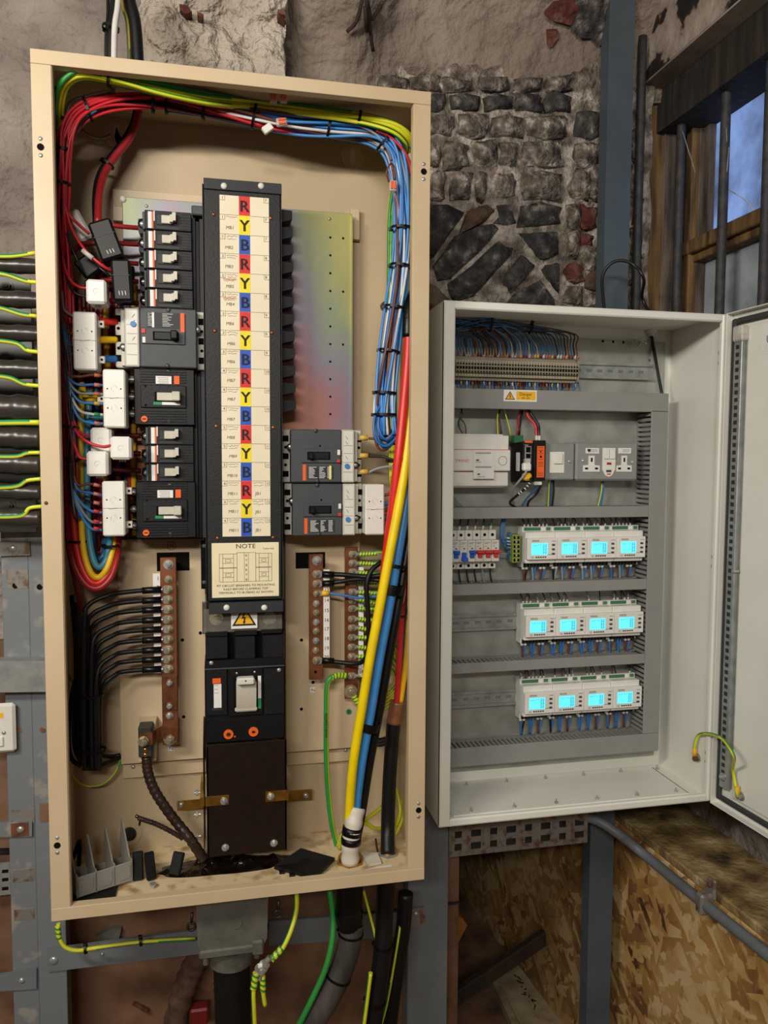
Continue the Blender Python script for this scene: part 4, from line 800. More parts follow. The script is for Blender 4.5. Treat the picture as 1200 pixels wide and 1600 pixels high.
cube_ct((135, 705, 169, 744), 'small white transformer lowest of the three between the ribbed breakers', .06)
cube_ct((112, 326, 134, 376), 'thin white transformer half hidden behind red wires at upper left', .12, tilt=-28, dep=.03, logo=False)
cube_ct((146, 342, 184, 405), 'black transformer tilted under the thick red cable', .07, 'black_plastic', tilt=-20, mark=True, logo=False, group='black transformers')
cube_ct((174, 404, 205, 470), 'black transformer upright in front of the top breakers', .07, 'black_plastic', tilt=-3, mark=True, logo=False, group='black transformers')
cube_ct((120, 397, 156, 430), 'black transformer seen edge on beside the red wires', .10, 'black_plastic', tilt=-38, logo=False, group='black transformers', dep=.03)
# -------------------------------------------------------------- main switch and its shrouds
YM = .095
msw = thing('main_switch', 'large black main switch with wide cream handle', 'switch', P(383, 1155, .18))
def mbx(nm, r, yf, yb, m, b=.001, par=None): return obj(nm, MB().pbox(r, yf, yb, b), m, par or msw)
mbx('body', (320, 1038, 445, 1152), YM + .004, .19, 'black_plastic', .002)
mbx('rear_block', (321, 985, 443, 1040), YM + .02, .19, 'matt_black', .001)
for r in ((321, 996, 356, 1030), (367, 995, 399, 1030), (410, 993, 443, 1028)): mbx('terminal_cover', r, YM, .15, 'ribbed_black', .0015)
for r in ((321, 988, 356, 995), (366, 986, 402, 993), (408, 984, 441, 990)): mbx('cover_tab', r, YM + .004, .15, 'black_plastic', .001)
mbx('bridge', (320, 1030, 444, 1042), YM - .001, .15, 'black_plastic', .001); mbx('bright_edge', (320, 1042, 444, 1044), YM - .002, YM + .003, 'slate_grey', 0)
mbx('rib_panel', (322, 1046, 355, 1118), YM, YM + .01, 'ribbed_black', .001); mbx('rib_panel', (412, 1044, 444, 1116), YM, YM + .01, 'ribbed_black', .001); mbx('handle_panel', (357, 1044, 411, 1118), YM - .002, YM + .01, 'black_plastic', .001)
mbx('handle_well', (365, 1058, 403, 1112), YM - .003, YM - .002, 'matt_black', 0)
mb = MB(); x0, x1, z0, z1_ = R((369, 1062, 400, 1110), YM); n = 8
mb.prism([(YM + .004, z0)] + [(YM - .006 - .012 * math.sin(PI * i / n * .5), z0 + (z1_ - z0) * i / n) for i in range(n + 1)] + [(YM + .004, z1_)], x0, x1, 'x'); obj('handle', mb, 'toggle_cream', msw)
mbx('handle_grip', (370, 1060, 398, 1071), YM - .03, YM - .012, 'pale_plastic', .0025); mbx('handle_foot', (367, 1106, 402, 1111), YM - .008, YM - .002, 'light_grey_plastic', .001)
c = P(384, 1064, YM - .0302); obj('hole', MB().cyl(c, c + Vector((0, -.0004, 0)), .0014, 8), 'matt_black', msw)
mbx('white_strip', (403, 1056, 408, 1091), YM - .003, YM - .002, 'white_label', 0); mbx('green_strip', (403, 1091, 408, 1107), YM - .003, YM - .002, 'green_strip', 0)
mbx('label', (334, 1069, 346, 1106), YM - .0006, YM, 'white_label', 0); mbx('orange_label', (332, 1060, 345, 1068), YM - .0006, YM, 'orange_label', 0); lb = mbx('label_frame', (331, 1106, 347, 1110), YM - .0006, YM, 'slate_dark', 0)
mb = MB(); 
for y in (1071, 1077, 1083): a, b = P(335, y, YM - .0008), P(341, y, YM - .0008); mb.line((a.x, a.z), (b.x, b.z), .0007, a.y)
obj('print', mb, 'print_black', msw)
for x, y in ((330, 1036), (436, 1047)): obj('screw', screw(MB(), P(x, y, YM - .001), .004, .002), 'zinc', msw)
for x, y in ((370, 1052), (398, 1050)): obj('screw', screw(MB(), P(x, y, YM - .002), .0022, .001), 'zinc', msw)
mbx('lower_step', (321, 1120, 445, 1158), YM + .0035, .19, 'black_plastic', .002)
for x, y in ((357, 1147), (396, 1143)): c = P(x, y, YM + .003); obj('orange_dial', MB().cyl(c, c + Vector((0, -.002, 0)), .0088, 18), 'orange_label', msw); obj('dial_slot', MB().cyl(c + Vector((0, -.002, 0)), c + Vector((0, -.0026, 0)), .0042 if x == 357 else .003, 12), 'brass' if x == 357 else 'rust', msw); obj('dial_mark', MB().box(c.x - .003, c.x + .003, c.y - .003, c.y - .0026, c.z - .0008, c.z + .0008), 'matt_black', msw)
obj('red_lamp', MB().dome(P(367, 1151, YM + .003), .002, h=.001), 'red_button', msw)
# clear shroud with bolts and danger sign
shr = thing('clear_shroud', 'clear plastic shroud over two brass bolts above the main switch', 'shroud', P(380, 985, .11))
obj('window', MB().pbox((318, 950, 441, 987), .105, .108, .001), 'clear_plastic', shr); obj('side', MB().pbox((316, 936, 323, 990), .105, .16, .001), 'clear_plastic', shr); obj('back_plate', MB().pbox((316, 940, 444, 988), .155, .17), 'bakelite', shr)
for x in (338, 421): hb = MB(); hexbolt(hb, P(x, 966, .15), .0085, .012); obj('bolt', hb, 'zinc_yellow', shr)
sg = thing('warning_sign', 'small yellow lightning triangle sign above the main switch', 'sign', P(381, 980, .103))
def sign(par, r, yf, frame=None):
    x0, x1, z0, z1_ = R(r, yf); wd, h = x1 - x0, z1_ - z0
    X = lambda u: x0 + wd * u; Z = lambda v: z0 + h * v
    tr_ = lambda k: [(X(.5), Z(.5 + .62 * k)), (X(.5 - .46 * k), Z(.5 - .36 * k)), (X(.5 + .46 * k), Z(.5 - .36 * k))]
    obj('plate', MB().box(x0, x1, yf, yf + .001, z0, z1_), 'white_label', par)
    obj('triangle_border', MB().prism(tr_(1.0), yf - .0005, yf), 'print_black', par); obj('triangle', MB().prism(tr_(.76), yf - .0009, yf - .0005), 'yellow_label', par)
    b = MB().add([(X(u), yf - .0012, Z(v)) for u, v in ((.50, .82), (.40, .48), (.49, .50), (.47, .34), (.43, .36), (.50, .20), (.56, .38), (.525, .37), (.56, .58), (.48, .56), (.56, .82))], [(0, 1, 2, 9, 10), (9, 2, 3, 7, 8), (4, 5, 6, 7, 3)]); obj('bolt_symbol', b, 'print_black', par)
sign(sg, (361, 950, 402, 982), .102)
# bakelite cable box
YK = .088
bx_ = thing('cable_box', 'dark brown bakelite cable box below the main switch', 'cable box', P(382, 1334, .1))
x0, x1, z0, z1_ = R((323, 1160, 448, 1334), YK)
obj('front', MB().box(x0, x1, YK, YK + .004, z0, z1_, .001), 'bakelite', bx_); obj('side', MB().box(x0, x0 + .003, YK, .19, z0, z1_ - .004), 'bakelite', bx_); obj('side', MB().box(x1 - .003, x1, YK, .19, z0, z1_), 'bakelite', bx_)
obj('side_plate', MB().prism([(YK + .01, z0 + .012), (.19, z0), (.19, z1_ + .02), (YK + .01, z1_ - .01)][::-1], x0 - .006, x0 - .004, 'x'), 'bakelite', bx_)
for rr, sx in (((321, 1244, 358, 1259), 1), ((415, 1236, 448, 1252), -1)):
    k = obj('brass_strap', MB().pbox(rr, YK - .002, YK, .0004), 'brass', bx_); px = 350 if sx > 0 else 423
    hb = MB(); hexbolt(hb, P(px, (rr[1] + rr[3]) / 2, YK - .002), .0045, .004); obj('nut', hb, 'zinc', k)
for rr, px in (((277, 1250, 320, 1265), 283), ((446, 1235, 487, 1251), 478)):
    k = obj('brass_strap', MB().pbox(rr, .19, .192), 'brass', bx_); obj('screw', screw(MB(), P(px, (rr[1] + rr[3]) / 2, .19), .006, .004), 'zinc', k)
a, b = P(320, 1252, YK).x, P(320, 1252, YK).z; obj('brass_strap', MB().box(x0 - .012, x0 - .004, YK - .002, .19, b - .008, b + .008), 'brass', bx_); b = P(450, 1244, YK).z; obj('brass_strap', MB().box(x1, x1 + .003, YK - .002, .19, b - .008, b + .008), 'brass', bx_)
for x, y in ((352, 1324), (428, 1317)): hb = MB(); hexbolt(hb, P(x, y, YK), .0045, .005); obj('nut', hb, 'zinc', bx_)
for y in (1238, 1272, 1306): p = P(314, y, .12); obj('stud', MB().cyl(p, p + Vector((-.012, 0, 0)), .003, 8).cyl(p + Vector((-.005, 0, 0)), p + Vector((-.009, 0, 0)), .0055, 6, sm=False), 'zinc', bx_)
# -------------------------------------------------------------- neutral and earth bars
def lug(mb, c, ang, L=.022, w_=.0085, tail=.010):
    n = 10; V = []; poly = [(-w_ * math.cos(PI * i / n - PI / 2 + PI / 2), 0) for i in range(0)]
    pts = [(w_ * math.cos(PI / 2 + PI * i / n), w_ * math.sin(PI / 2 + PI * i / n)) for i in range(n + 1)] + [(L * .55, -w_), (L * .8, -w_ * .55), (L, -w_ * .5), (L, w_ * .5), (L * .8, w_ * .55), (L * .55, w_)]
    st = len(mb.v); mb.prism([(a, b) for a, b in pts], -.0022, 0); mb.cyl((L * .8, -.002, 0), (L + tail, -.002, 0), w_ * .55, 10)
    return mb.xf(Matrix.Translation(c) @ Matrix.Rotation(ang, 4, 'Y'), st)
def terminal_bar(name, label, r, yf, bolts, tags=None):
    x0, x1, z0, z1_ = R(r, yf); o = thing(name, label, 'busbar', ((x0 + x1) / 2, yf, z0)); obj('copper_bar', MB().box(x0, x1, yf, yf + .006, z0, z1_, .0008), 'copper', o)
    for zz in (z1_ - .02, z0 + .03): obj('standoff', MB().box(x0 + .004, x1 - .004, yf + .006, .19, zz - .01, zz + .01), 'beige_paint', o)
    for x, y, rr, m, h in bolts: hb = MB(); hexbolt(hb, P(x, y, yf), rr, h, washer=1.55); obj('bolt', hb, m, o)
    return o
YN = .145
nb = terminal_bar('neutral_bar', 'copper neutral bar with nine lugged black cables on the left', (252, 871, 277, 1164), YN,
    [(263, 882, .0058, 'zinc', .006), (263, 905, .0046, 'zinc_yellow', .005), (265, 1066, .0058, 'zinc', .006), (265, 1102, .0058, 'zinc', .006), (265, 1118, .0042, 'zinc', .005), (266, 1153, .0082, 'zinc_yellow', .006)])
obj('joint_plate', MB().pbox((254, 1056, 277, 1110), YN - .002, YN, .0004), 'copper', nb)
LY = [921, 937, 952, 968, 983, 999, 1015, 1030, 1045]
for i, y in enumerate(LY):
    mb = MB(); c = P(264 + i * .1, y, YN); lug(mb, c, PI + .05, L=.014, w_=.0072, tail=.004); l_ = obj('lug', mb, 'zinc', nb); hb = MB(); hexbolt(hb, c + Vector((0, -.0022, 0)), .0042, .005, washer=1.5); obj('nut', hb, 'zinc_yellow', l_)
def numstrip(o, r, yf, items):
    s_ = obj('number_strip', MB().pbox(r, yf, yf + .002), 'white_label', o)
    for tx, x, y in items: p = P(x, y, yf); obj('number', MB().text(tx, p.x, p.z - .003, yf - .0004, .0068, align='c'), 'print_black', s_)
numstrip(nb, (240, 896, 251, 1052), YN + .002, [('1', 246, 904), ('2', 247, 918)])
def plaque(o, px, py, tx, yf, m='white_label', tm='print_black', rd=False):
    p = P(px, py, yf); s_ = obj('letter_plate', MB().cyl(p, p + Vector((0, -.001, 0)), .0055, 20) if rd else MB().box(p.x - .0055, p.x + .0055, yf - .001, yf, p.z - .0055, p.z + .0055, .0006), m, o); obj('letter', MB().text(tx, p.x, p.z - .0033, yf - .0014, .0066, align='c', sx=1.15), tm, s_)
plaque(enc, 267, 1169, 'N', .1895); plaque(enc, 489, 1078, 'N', .1895); plaque(enc, 545, 1112, 'E', .1895, 'green_strip', 'print_black', True)
# lug block and taped cable off the neutral bar
lk = thing('neutral_link', 'copper link and clamp block feeding the taped neutral cable', 'link', P(226, 1185, .15))
pts = [P(278, 1148, YN - .003), P(252, 1144, YN - .006), P(244, 1148, YN - .012), P(238, 1154, YN - .03), P(218, 1156, YN - .032)]
V = []; 
for p in pts: V += [p + Vector((0, 0, .011)), p + Vector((0, .003, .011)), p + Vector((0, .003, -.011)), p + Vector((0, 0, -.011))]
F = [];
for i in range(len(pts) - 1): a, b = i * 4, i * 4 + 4; F += [(a, a + 3, b + 3, b), (a + 1, b + 1, b + 2, a + 2), (a, b, b + 1, a + 1), (a + 3, a + 2, b + 2, b + 3)]
F += [(0, 1, 2, 3), (16, 19, 18, 17)]
obj('copper_link', MB().add(V, F), 'copper', lk); obj('clamp_block', MB().pbox((216, 1136, 238, 1184), .118, .15, .002), 'steel_dark', lk); obj('support_block', MB().pbox((216, 1130, 244, 1190), .150, .19, .001), 'beige_paint', lk)
hb = MB(); hexbolt(hb, P(224, 1158, .11), .0075, .008, washer=1.3); obj('bolt', hb, 'zinc_yellow', lk)
for y in (1172, 1180): obj('clamp_screw', screw(MB(), P(227, y, .1175), .0042, .002), 'brass', lk)
nb2 = terminal_bar('neutral_bar', 'copper neutral bar numbered 13 to 20 right of the main switch', (483, 866, 505, 1062), YN,
    [(495, 876, .0058, 'zinc', .006)] + [(494 - k * .1, y, .0042, 'zinc_yellow' if k % 2 else 'zinc', .005) for k, y in enumerate((943, 957, 972, 986, 1001, 1016))])
for i, (y, w_) in enumerate(((897, .0072), (912, .0068), (927, .0056), (1032, .0072))): mb = MB(); c = P(494, y, YN); lug(mb, c, 0.0, L=.014, w_=w_, tail=.004); l_ = obj('lug', mb, 'zinc', nb2); hb = MB(); hexbolt(hb, c + Vector((0, -.0022, 0)), .0042, .005, washer=1.5); obj('nut', hb, 'zinc_yellow', l_)
numstrip(nb2, (505, 890, 515, 1030), YN + .002, [(str(13 + k), 510, y) for k, y in enumerate((923, 938, 954, 969, 983, 998, 1013, 1027))])
c = P(493, 1050, YN); obj('hole', MB().cyl(c, c + Vector((0, -.0004, 0)), .003, 10), 'matt_black', nb2)
eb = terminal_bar('earth_bar', 'copper earth bar full of green and yellow lugs at the right', (539, 855, 559, 1092), YN + .01, [(548, 1080, .0085, 'zinc_yellow', .007)])
EY = [866, 880, 894, 911, 925, 938, 951, 967, 981, 996, 1011, 1026, 1056]
for i, y in enumerate(EY): mb = MB(); c = P(550 - (y - 866) * .012, y, YN + .01); lug(mb, c, 0.0, L=.012, w_=.0064, tail=.004); l_ = obj('lug', mb, 'zinc', eb); hb = MB(); hexbolt(hb, c + Vector((0, -.0022, 0)), .0038, .005, washer=1.5); obj('nut', hb, 'zinc_yellow', l_)
numstrip(eb, (560, 886, 568, 1058), YN + .014, [('14', 564, 1050)])
# ================================================================== WHITE CABINET
GX0, GX1, GY0, GY1 = .3705, .966, .09, .29
GZ0, GZ1 = ZC - .643, ZC + .364
cab = thing('control_cabinet', 'open white wall cabinet full of meters and trunking', 'cabinet', ((GX0 + GX1) / 2, GY1, GZ0))
t = .0018; L = .022
obj('back', MB().box(GX0, GX1, GY1 - t, GY1, GZ0, GZ1), 'cabinet_white', cab)
obj('side_panel', MB().box(GX0, GX0 + t, GY0 + .002, GY1 - t, GZ0, GZ1), 'cabinet_white', cab); obj('side_panel', MB().box(GX1 - t, GX1, GY0 + .002, GY1 - t, GZ0, GZ1), 'cabinet_white', cab)
obj('top_panel', MB().box(GX0 + t, GX1 - t, GY0 + .002, GY1 - t, GZ1 - t, GZ1), 'cabinet_white', cab); fl = obj('bottom_panel', MB().box(GX0 + t, GX1 - t, GY0 + .002, GY1 - t, GZ0, GZ0 + t), 'cabinet_white', cab)
obj('front_lip', MB().box(GX0, GX0 + L, GY0, GY0 + .012, GZ0, GZ1, .0025), 'cabinet_white', cab); obj('front_lip', MB().box(GX1 - .012, GX1, GY0, GY0 + .012, GZ0, GZ1, .0025), 'cabinet_white', cab)
obj('front_lip', MB().box(GX0 + L, GX1 - .012, GY0, GY0 + .012, GZ1 - .015, GZ1, .0025), 'cabinet_white', cab); obj('front_lip', MB().box(GX0 + L, GX1 - .012, GY0, GY0 + .012, GZ0, GZ0 + .015, .0025), 'cabinet_white', cab)
# gland plate in the cabinet floor
gp = obj('gland_plate', MB().box(GX0 + .04, GX1 - .03, .125, .265, GZ0 + t, GZ0 + t + .003, .0006), 'cabinet_white', cab)
obj('plate_seam', MB().box(GX1 - .033, GX1 - .0315, .125, .265, GZ0 + t + .003, GZ0 + t + .0034), 'gasket', gp)
for k in range(6):
    for y in (.135, .256):
        c = Vector((GX0 + .08 + k * .092 + (.03 if y > .2 else 0), y, GZ0 + t + .003)); obj('fixing_screw', MB().cyl(c, c + Vector((0, 0, .004)), .0032, 8).cyl(c + Vector((0, 0, .004)), c + Vector((0, 0, .009)), .0016, 6), 'zinc', gp)
# hinges and rivets on the right lip
def gpx(px, py, Y=None): return P(px, py, GY0 - .0002)
for yy in (549, 565, 872, 887, 1183, 1197):
    z = P(1127 - (yy - 549) * .024, yy, GY0).z; q = Vector((GX1 - t - .0002, GY0 + .022, z)); obj('hinge_screw', screw(MB(), q, .0042, .002, (-1, 0, 0)), 'zinc', cab)
for ya, yb in ((535, 580), (860, 905), (1175, 1215)):
    za, zb_ = P(1138, ya, GY0).z, P(1138, yb, GY0).z; hx = GX1 + .004
    o = obj('hinge', MB().cyl((hx, GY0 - .002, zb_), (hx, GY0 - .002, za), .0042, 10), 'zinc', cab)
# earth stud and strap to the door
es = PX(1091, 1184, GX1 - t); ob = MB(); hexbolt(ob, es, .006, .010, (-1, 0, 0), washer=1.6); obj('earth_stud', ob, 'zinc', cab); obj('red_cap', MB().cyl(es + Vector((-.004, -.004, 0)), es + Vector((-.014, -.004, 0)), .005, 8), 'rust', cab)
# mounting plate
bpz = obj('mounting_plate', MB().box(GX0 + .022, .945, .278, .281, ZC - .615, ZC + .335, .0008), 'backplate_zinc', cab)
for x, y in ((942, 533), (958, 534), (974, 535)): c = P(x, y, .2779); obj('hole', MB().cyl(c, c + Vector((0, -.0004, 0)), .003, 8), 'matt_black', bpz)
for x, y in ((1014, 563), (1016, 580)): obj('hole', MB().cyl(P(x, y, .2779), P(x, y, .2775), .004, 8), 'steel_dark', bpz)
YD = .215
# -------------------------------------------------------------- trunking
def hduct(name, label, ya, yb, xa=None, xb=None, slots=True):
    x0 = GX0 + .024 if xa is None else xa; x1 = P(1012, 800, YD).x if xb is None else xb; z1_ = P(860, ya, YD).z; z0 = P(860, yb, YD).z
    o = thing(name, label, 'trunking', ((x0 + x1) / 2, .278, z0), 'slotted grey trunking'); obj('cover', MB().box(x0, x1, YD, YD + .004, z0, z1_, .001), 'duct_grey', o); obj('base', MB().box(x0, x1, .275, .278, z0, z1_), 'duct_grey', o)
    obj('lower_wall', MB().box(x0, x1, YD + .004, .275, z0 + .001, z0 + .003), 'duct_grey', o); obj('wall_rim', MB().box(x0, x1, .258, .275, z1_ - .004, z1_ - .002), 'duct_grey', o)
    if slots:
        n = int((x1 - x0) / .0105); f0 = None
        for k in range(n):
            xx = x0 + .0105 * k
            if f0 is None: f0 = obj('finger', MB().box(xx, xx + .0062, YD + .004, .262, z1_ - .0042, z1_ - .0018), 'duct_grey', o)
            else: c = f0.copy(); COL.objects.link(c); c.parent = o; c.location = f0.location + Vector((.0105 * k, 0, 0))
    else: obj('upper_wall', MB().box(x0, x1, YD + .004, .275, z1_ - .003, z1_ - .001), 'duct_grey', o)
    return o
xv0, xv1 = P(1012, 880, YD).x, P(1040, 800, YD).x
hduct('cable_trunking', 'grey trunking with a yellow danger label under the terminal strip', 610, 640.5, xb=xv1, slots=False)
hduct('cable_trunking', 'grey trunking below the sockets and controller', 792, 809.5, xb=xv0 - .0005, slots=False)
hduct('cable_trunking', 'grey slotted trunking below the top row of meters', 909, 926, xb=xv0 - .0005)
hduct('cable_trunking', 'grey slotted trunking below the middle row of meters', 1029.5, 1045, xb=xv0 - .0005)
hduct('cable_trunking', 'grey slotted trunking along the foot of the cabinet', 1158.5, 1187, xb=xv1)
vd = thing('cable_trunking', 'vertical grey slotted trunking down the right of the meters', 'trunking', ((xv0 + xv1) / 2, .278, P(1020, 1160, YD).z), 'slotted grey trunking')
zv1, zv0 = P(1027, 641.5, YD).z, P(860, 1158.5, YD).z + .0005
obj('cover', MB().box(xv0, xv1, YD, YD + .004, zv0, zv1, .001), 'duct_grey', vd); obj('base', MB().box(xv0, xv1, .275, .278, zv0, zv1), 'duct_grey', vd); obj('outer_wall', MB().box(xv1 - .002, xv1, YD + .004, .275, zv0, zv1), 'duct_grey', vd)
f0 = None; n = int((zv1 - zv0) / .0105)
for k in range(n):
    zz = zv0 + .0105 * k
    if f0 is None: f0 = obj('finger', MB().box(xv0 + .001, xv0 + .003, YD + .004, .275, zz, zz + .0062), 'duct_grey', vd)
    else: c = f0.copy(); COL.objects.link(c); c.parent = vd; c.location = f0.location + Vector((0, 0, .0105 * k))
# danger label
dl = thing('danger_label', 'small white and yellow Danger 400 volts label on the top trunking', 'label', P(812, 628, YD))
x0, x1, z0, z1_ = R((787, 609.5, 838.5, 627.5), YD); yl = YD - .001; obj('plate', MB().box(x0, x1, yl, YD, z0, z1_), 'white_label', dl); wd, h = x1 - x0, z1_ - z0
obj('yellow_panel', MB().quad(x0 + wd * .38, x1 - wd * .04, z0 + h * .14, z1_ - h * .12, yl - .0003), 'yellow_label', dl)
obj('wording', MB().text('Danger', x0 + wd * .66, z0 + h * .52, yl - .0006, h * .27, align='c').text('400 volts', x0 + wd * .66, z0 + h * .24, yl - .0006, h * .15, align='c'), 'print_black', dl)
cx, wz = x0 + wd * .185, h
obj('triangle_border', MB().add([(cx, yl - .0003, z1_ - h * .12), (cx - wd * .15, yl - .0003, z0 + h * .15), (cx + wd * .15, yl - .0003, z0 + h * .15)], [(0, 1, 2)]), 'print_black', dl); obj('triangle', MB().add([(cx, yl - .0006, z1_ - h * .24), (cx - wd * .115, yl - .0006, z0 + h * .21), (cx + wd * .115, yl - .0006, z0 + h * .21)], [(0, 1, 2)]), 'yellow_label', dl)
obj('bolt_symbol', MB().line((cx + .001, z0 + h * .66), (cx - .0015, z0 + h * .45), .0012, yl - .0009).line((cx - .0015, z0 + h * .45), (cx + .0015, z0 + h * .45), .0009, yl - .0009).line((cx + .0015, z0 + h * .45), (cx - .0005, z0 + h * .27), .0012, yl - .0009), 'print_black', dl)
# -------------------------------------------------------------- din rails
def dinrail(label, xa, xb, py, pxr):
    z = P(pxr, py, .27).z; a, b = xa, xb; o = thing('din_rail', label, 'rail', ((a + b) / 2, .278, z - .0175), 'steel mounting rails')
    obj('web', MB().box(a, b, .272, .2735, z - .0125, z + .0125), 'galvanised', o); obj('flange', MB().box(a, b, .266, .2675, z + .0125, z + .0175), 'galvanised', o); obj('flange', MB().box(a, b, .266, .2675, z - .0175, z - .0125), 'galvanised', o)
    obj('step', MB().box(a, b, .2675, .278, z + .0115, z + .013), 'galvanised', o); obj('step', MB().box(a, b, .2675, .278, z - .013, z - .0115), 'galvanised', o)
    for k in range(int((b - a) / .025)): xx = a + .012 + .025 * k; obj('slot', MB().box(xx - .006, xx + .006, .2715, .272, z - .003, z + .003), 'steel_paint', o)
    return o
dinrail('steel rail carrying the terminal strip at the top of the cabinet', GX0 + .024, P(1021, 580, .27).x, 580, 960)
dinrail('steel rail left of the middle row of meters', GX0 + .024, xv0 - .003, 972, 760)
dinrail('steel rail left of the lowest row of meters', GX0 + .024, xv0 - .003, 1091, 760)
# -------------------------------------------------------------- terminal strip
xa, xb = P(713, 575, .235).x, P(904, 580, .235).x; zt_, zb_ = P(810, 558.5, .235).z, P(810, 595, .235).z; n = 43; pt = (xb - xa) / n; h = zt_ - zb_
ts = thing('terminal_strip', 'long row of tan screw terminals at the top of the cabinet', 'terminal strip', ((xa + xb) / 2, .27, zb_))
tm = MB(); w_ = pt * .93
tm.box(xa, xa + w_, .235, .266, zb_ + h * .30, zt_ - h * .30); tm.box(xa, xa + w_, .242, .266, zb_ + h * .14, zt_ - h * .14); tm.box(xa, xa + w_, .250, .266, zb_, zt_)
tm.box(xa + w_ * .1, xa + w_ * .9, .2412, .242, zb_ + h * .15, zb_ + h * .26, 0, 1); tm.box(xa + w_ * .1, xa + w_ * .9, .2412, .242, zt_ - h * .26, zt_ - h * .15, 0, 1)
for v in (.34, .66): tm.cyl((xa + w_ / 2, .2349, zb_ + h * v), (xa + w_ / 2, .2345, zb_ + h * v), w_ * .34, 8, mi=2, sm=False)
tm.box(xa + w_ * .12, xa + w_ * .88, .2345, .235, zb_ + h * .44, zb_ + h * .56, 0, 2)
t0 = obj('terminal', tm, ['tan_pvc', 'tan_light', 'matt_black'], ts)
for k in range(1, n): c = t0.copy(); COL.objects.link(c); c.parent = ts; c.location = t0.location + Vector((pt * k, 0, 0))
obj('end_plate', MB().box(xb, xb + .003, .237, .268, zb_ + .002, zt_ - .002, .001), 'tan_pvc', ts)
random.seed(21)
def cw_(name, pts, r, m, label, group, n=5, k=5, **kw): return wire(name, pts, r, 'wire_' + m, label, 'wire', group, n, k, **kw)
seq = ['blue_dark', 'black', 'blue_dark', 'grey', 'brown', 'blue_dark', 'blue', 'black']
for k in range(n):
    m = seq[(k * 5 + k // 4) % 8]; px = 716 + (903 - 716) * k / (n - 1); py = 556 + 5 * k / (n - 1); nm = {'blue_dark': 'dark blue', 'blue': 'blue', 'black': 'black', 'grey': 'grey', 'brown': 'brown'}[m]
    if k < 9: pts = [(706, 521 + k * .8, .235), (716 + k * 2.2, 519 + k, .232), (px - 3, 532, .236), (px, py - 4, .252), (px, py, .255)]
    elif k < 27: pts = [(704, 498 + (k % 9) * 3, .232 + .004 * (k % 3)), (745 + k, 497 + (k % 7) * 3.2, .23 + .004 * (k % 3)), (px - 22, 512 + (k % 4) * 2, .234), (px - 3, 534, .24), (px, py, .255)]
    else: pts = [(704, 500 + (k % 8) * 3, .24), (770, 500 + (k % 7) * 3, .238), (828, 508 + (k % 6) * 2.0, .236), (px - 20 + (k - 27), 520 + (k % 4), .24), (px - 3, 540, .246), (px, py, .255)]
    tw_ = cw_('terminal_wire', pts, .0015, m, f'{nm} wire looping into the top of the terminal strip', 'wires above the terminal strip')
    fm = ['ferrule_orange', 'wire_white', 'wire_red_dark', 'ferrule_yellow'][(k * 7 + k // 4) % 4]; a = P(px, py - 6, .253); b = P(px, py, .255)
    obj('wire_marker', MB().tube([a, b], .0024, 6), fm, tw_)
    m2 = seq[(k * 3 + 2) % 8]; nm2 = {'blue_dark': 'dark blue', 'blue': 'blue', 'black': 'black', 'grey': 'grey', 'brown': 'brown'}[m2]; dx = random.uniform(-4, 6)
    tw_ = cw_('terminal_wire', [(px, 593 + 5 * k / 42, .255), (px + dx * .4, 602 + 4 * k / 42, .25), (px + dx, 618, .248)], .0015, m2, f'short {nm2} wire dropping from the terminal strip into the trunking', 'wires below the terminal strip', k=3)
    if k % 2: a = P(px, 596 + 5 * k / 42, .2535); b = P(px + dx * .2, 601 + 5 * k / 42, .2515); obj('wire_marker', MB().tube([a, b], .0024, 6), fm, tw_)
tie(P(766, 506, .236), (1, 0, -.1), .016, .010, (0, 0, 1), 'black cable tie on the left of the blue wires over the terminal strip', 'ties over the terminal strip'); tie(P(829, 513, .237), (1, 0, -.3), .011, .008, (0, 0, 1), 'black cable tie on the right of the blue wires over the terminal strip', 'ties over the terminal strip')
# -------------------------------------------------------------- building controller
con = thing('building_controller', 'cream building controller with red lettering and a paper tag', 'controller', P(752, 760, .27))
def gb(o, nm, r, yf, yb, m, b=.001, lab=None): return obj(nm, MB().pbox(r, yf, yb, b), m, o, lab)
gb(con, 'housing', (700, 680, 795, 760), .222, .27, 'white_plastic', .002); gb(con, 'upper_step', (700, 678, 786, 692), .230, .27, 'white_plastic'); gb(con, 'lower_step', (700, 748, 790, 762), .230, .27, 'white_plastic')
fb = gb(con, 'front_band', (700, 703, 798, 736), .212, .224, 'white_plastic', .002)
for r in ((700, 702, 797, 703.4), (700, 735.6, 797, 737)): gb(con, 'red_line', r, .2215, .2225, 'trend_red', 0)
p = P(711, 722, .2118); obj('lettering', MB().text('TREND', p.x, p.z, .2116, .0058, sx=1.15), 'trend_red', con)
pt_ = thing('paper_tag', 'white printed paper tag stuck on the cream controller', 'tag', P(757, 748, .21))
gb(pt_, 'sheet', (740, 703.5, 772, 748), .2105, .2115, 'white_label', 0); mb = MB()
for y, a, b in ((707, 743, 767), (708.6, 743, 767), (729, 743, 768), (730.5, 743, 768), (722, 743, 752), (745, 746, 758)): u, v = P(a, y, .2103), P(b, y, .2103); mb.line((u.x, u.z), (v.x, v.z), .0009, .2102)
for r in ((744, 717, 748.5, 721), (746, 739, 750, 743)): x0, x1, z0, z1_ = R(r, .2102); mb.line((x0, (z0 + z1_) / 2), (x1, (z0 + z1_) / 2), .003, .2102)
obj('print', mb, 'print_grey', pt_)
c = P(785.5, 720, .2117); mb = MB(); [mb.line((c.x + .0092 * math.cos(a * .314), c.z + .0092 * math.sin(a * .314)), (c.x + .0092 * math.cos(a * .314 + .314), c.z + .0092 * math.sin(a * .314 + .314)), .0008, .2116) for a in range(20)]; obj('round_button', mb, 'print_grey', con)
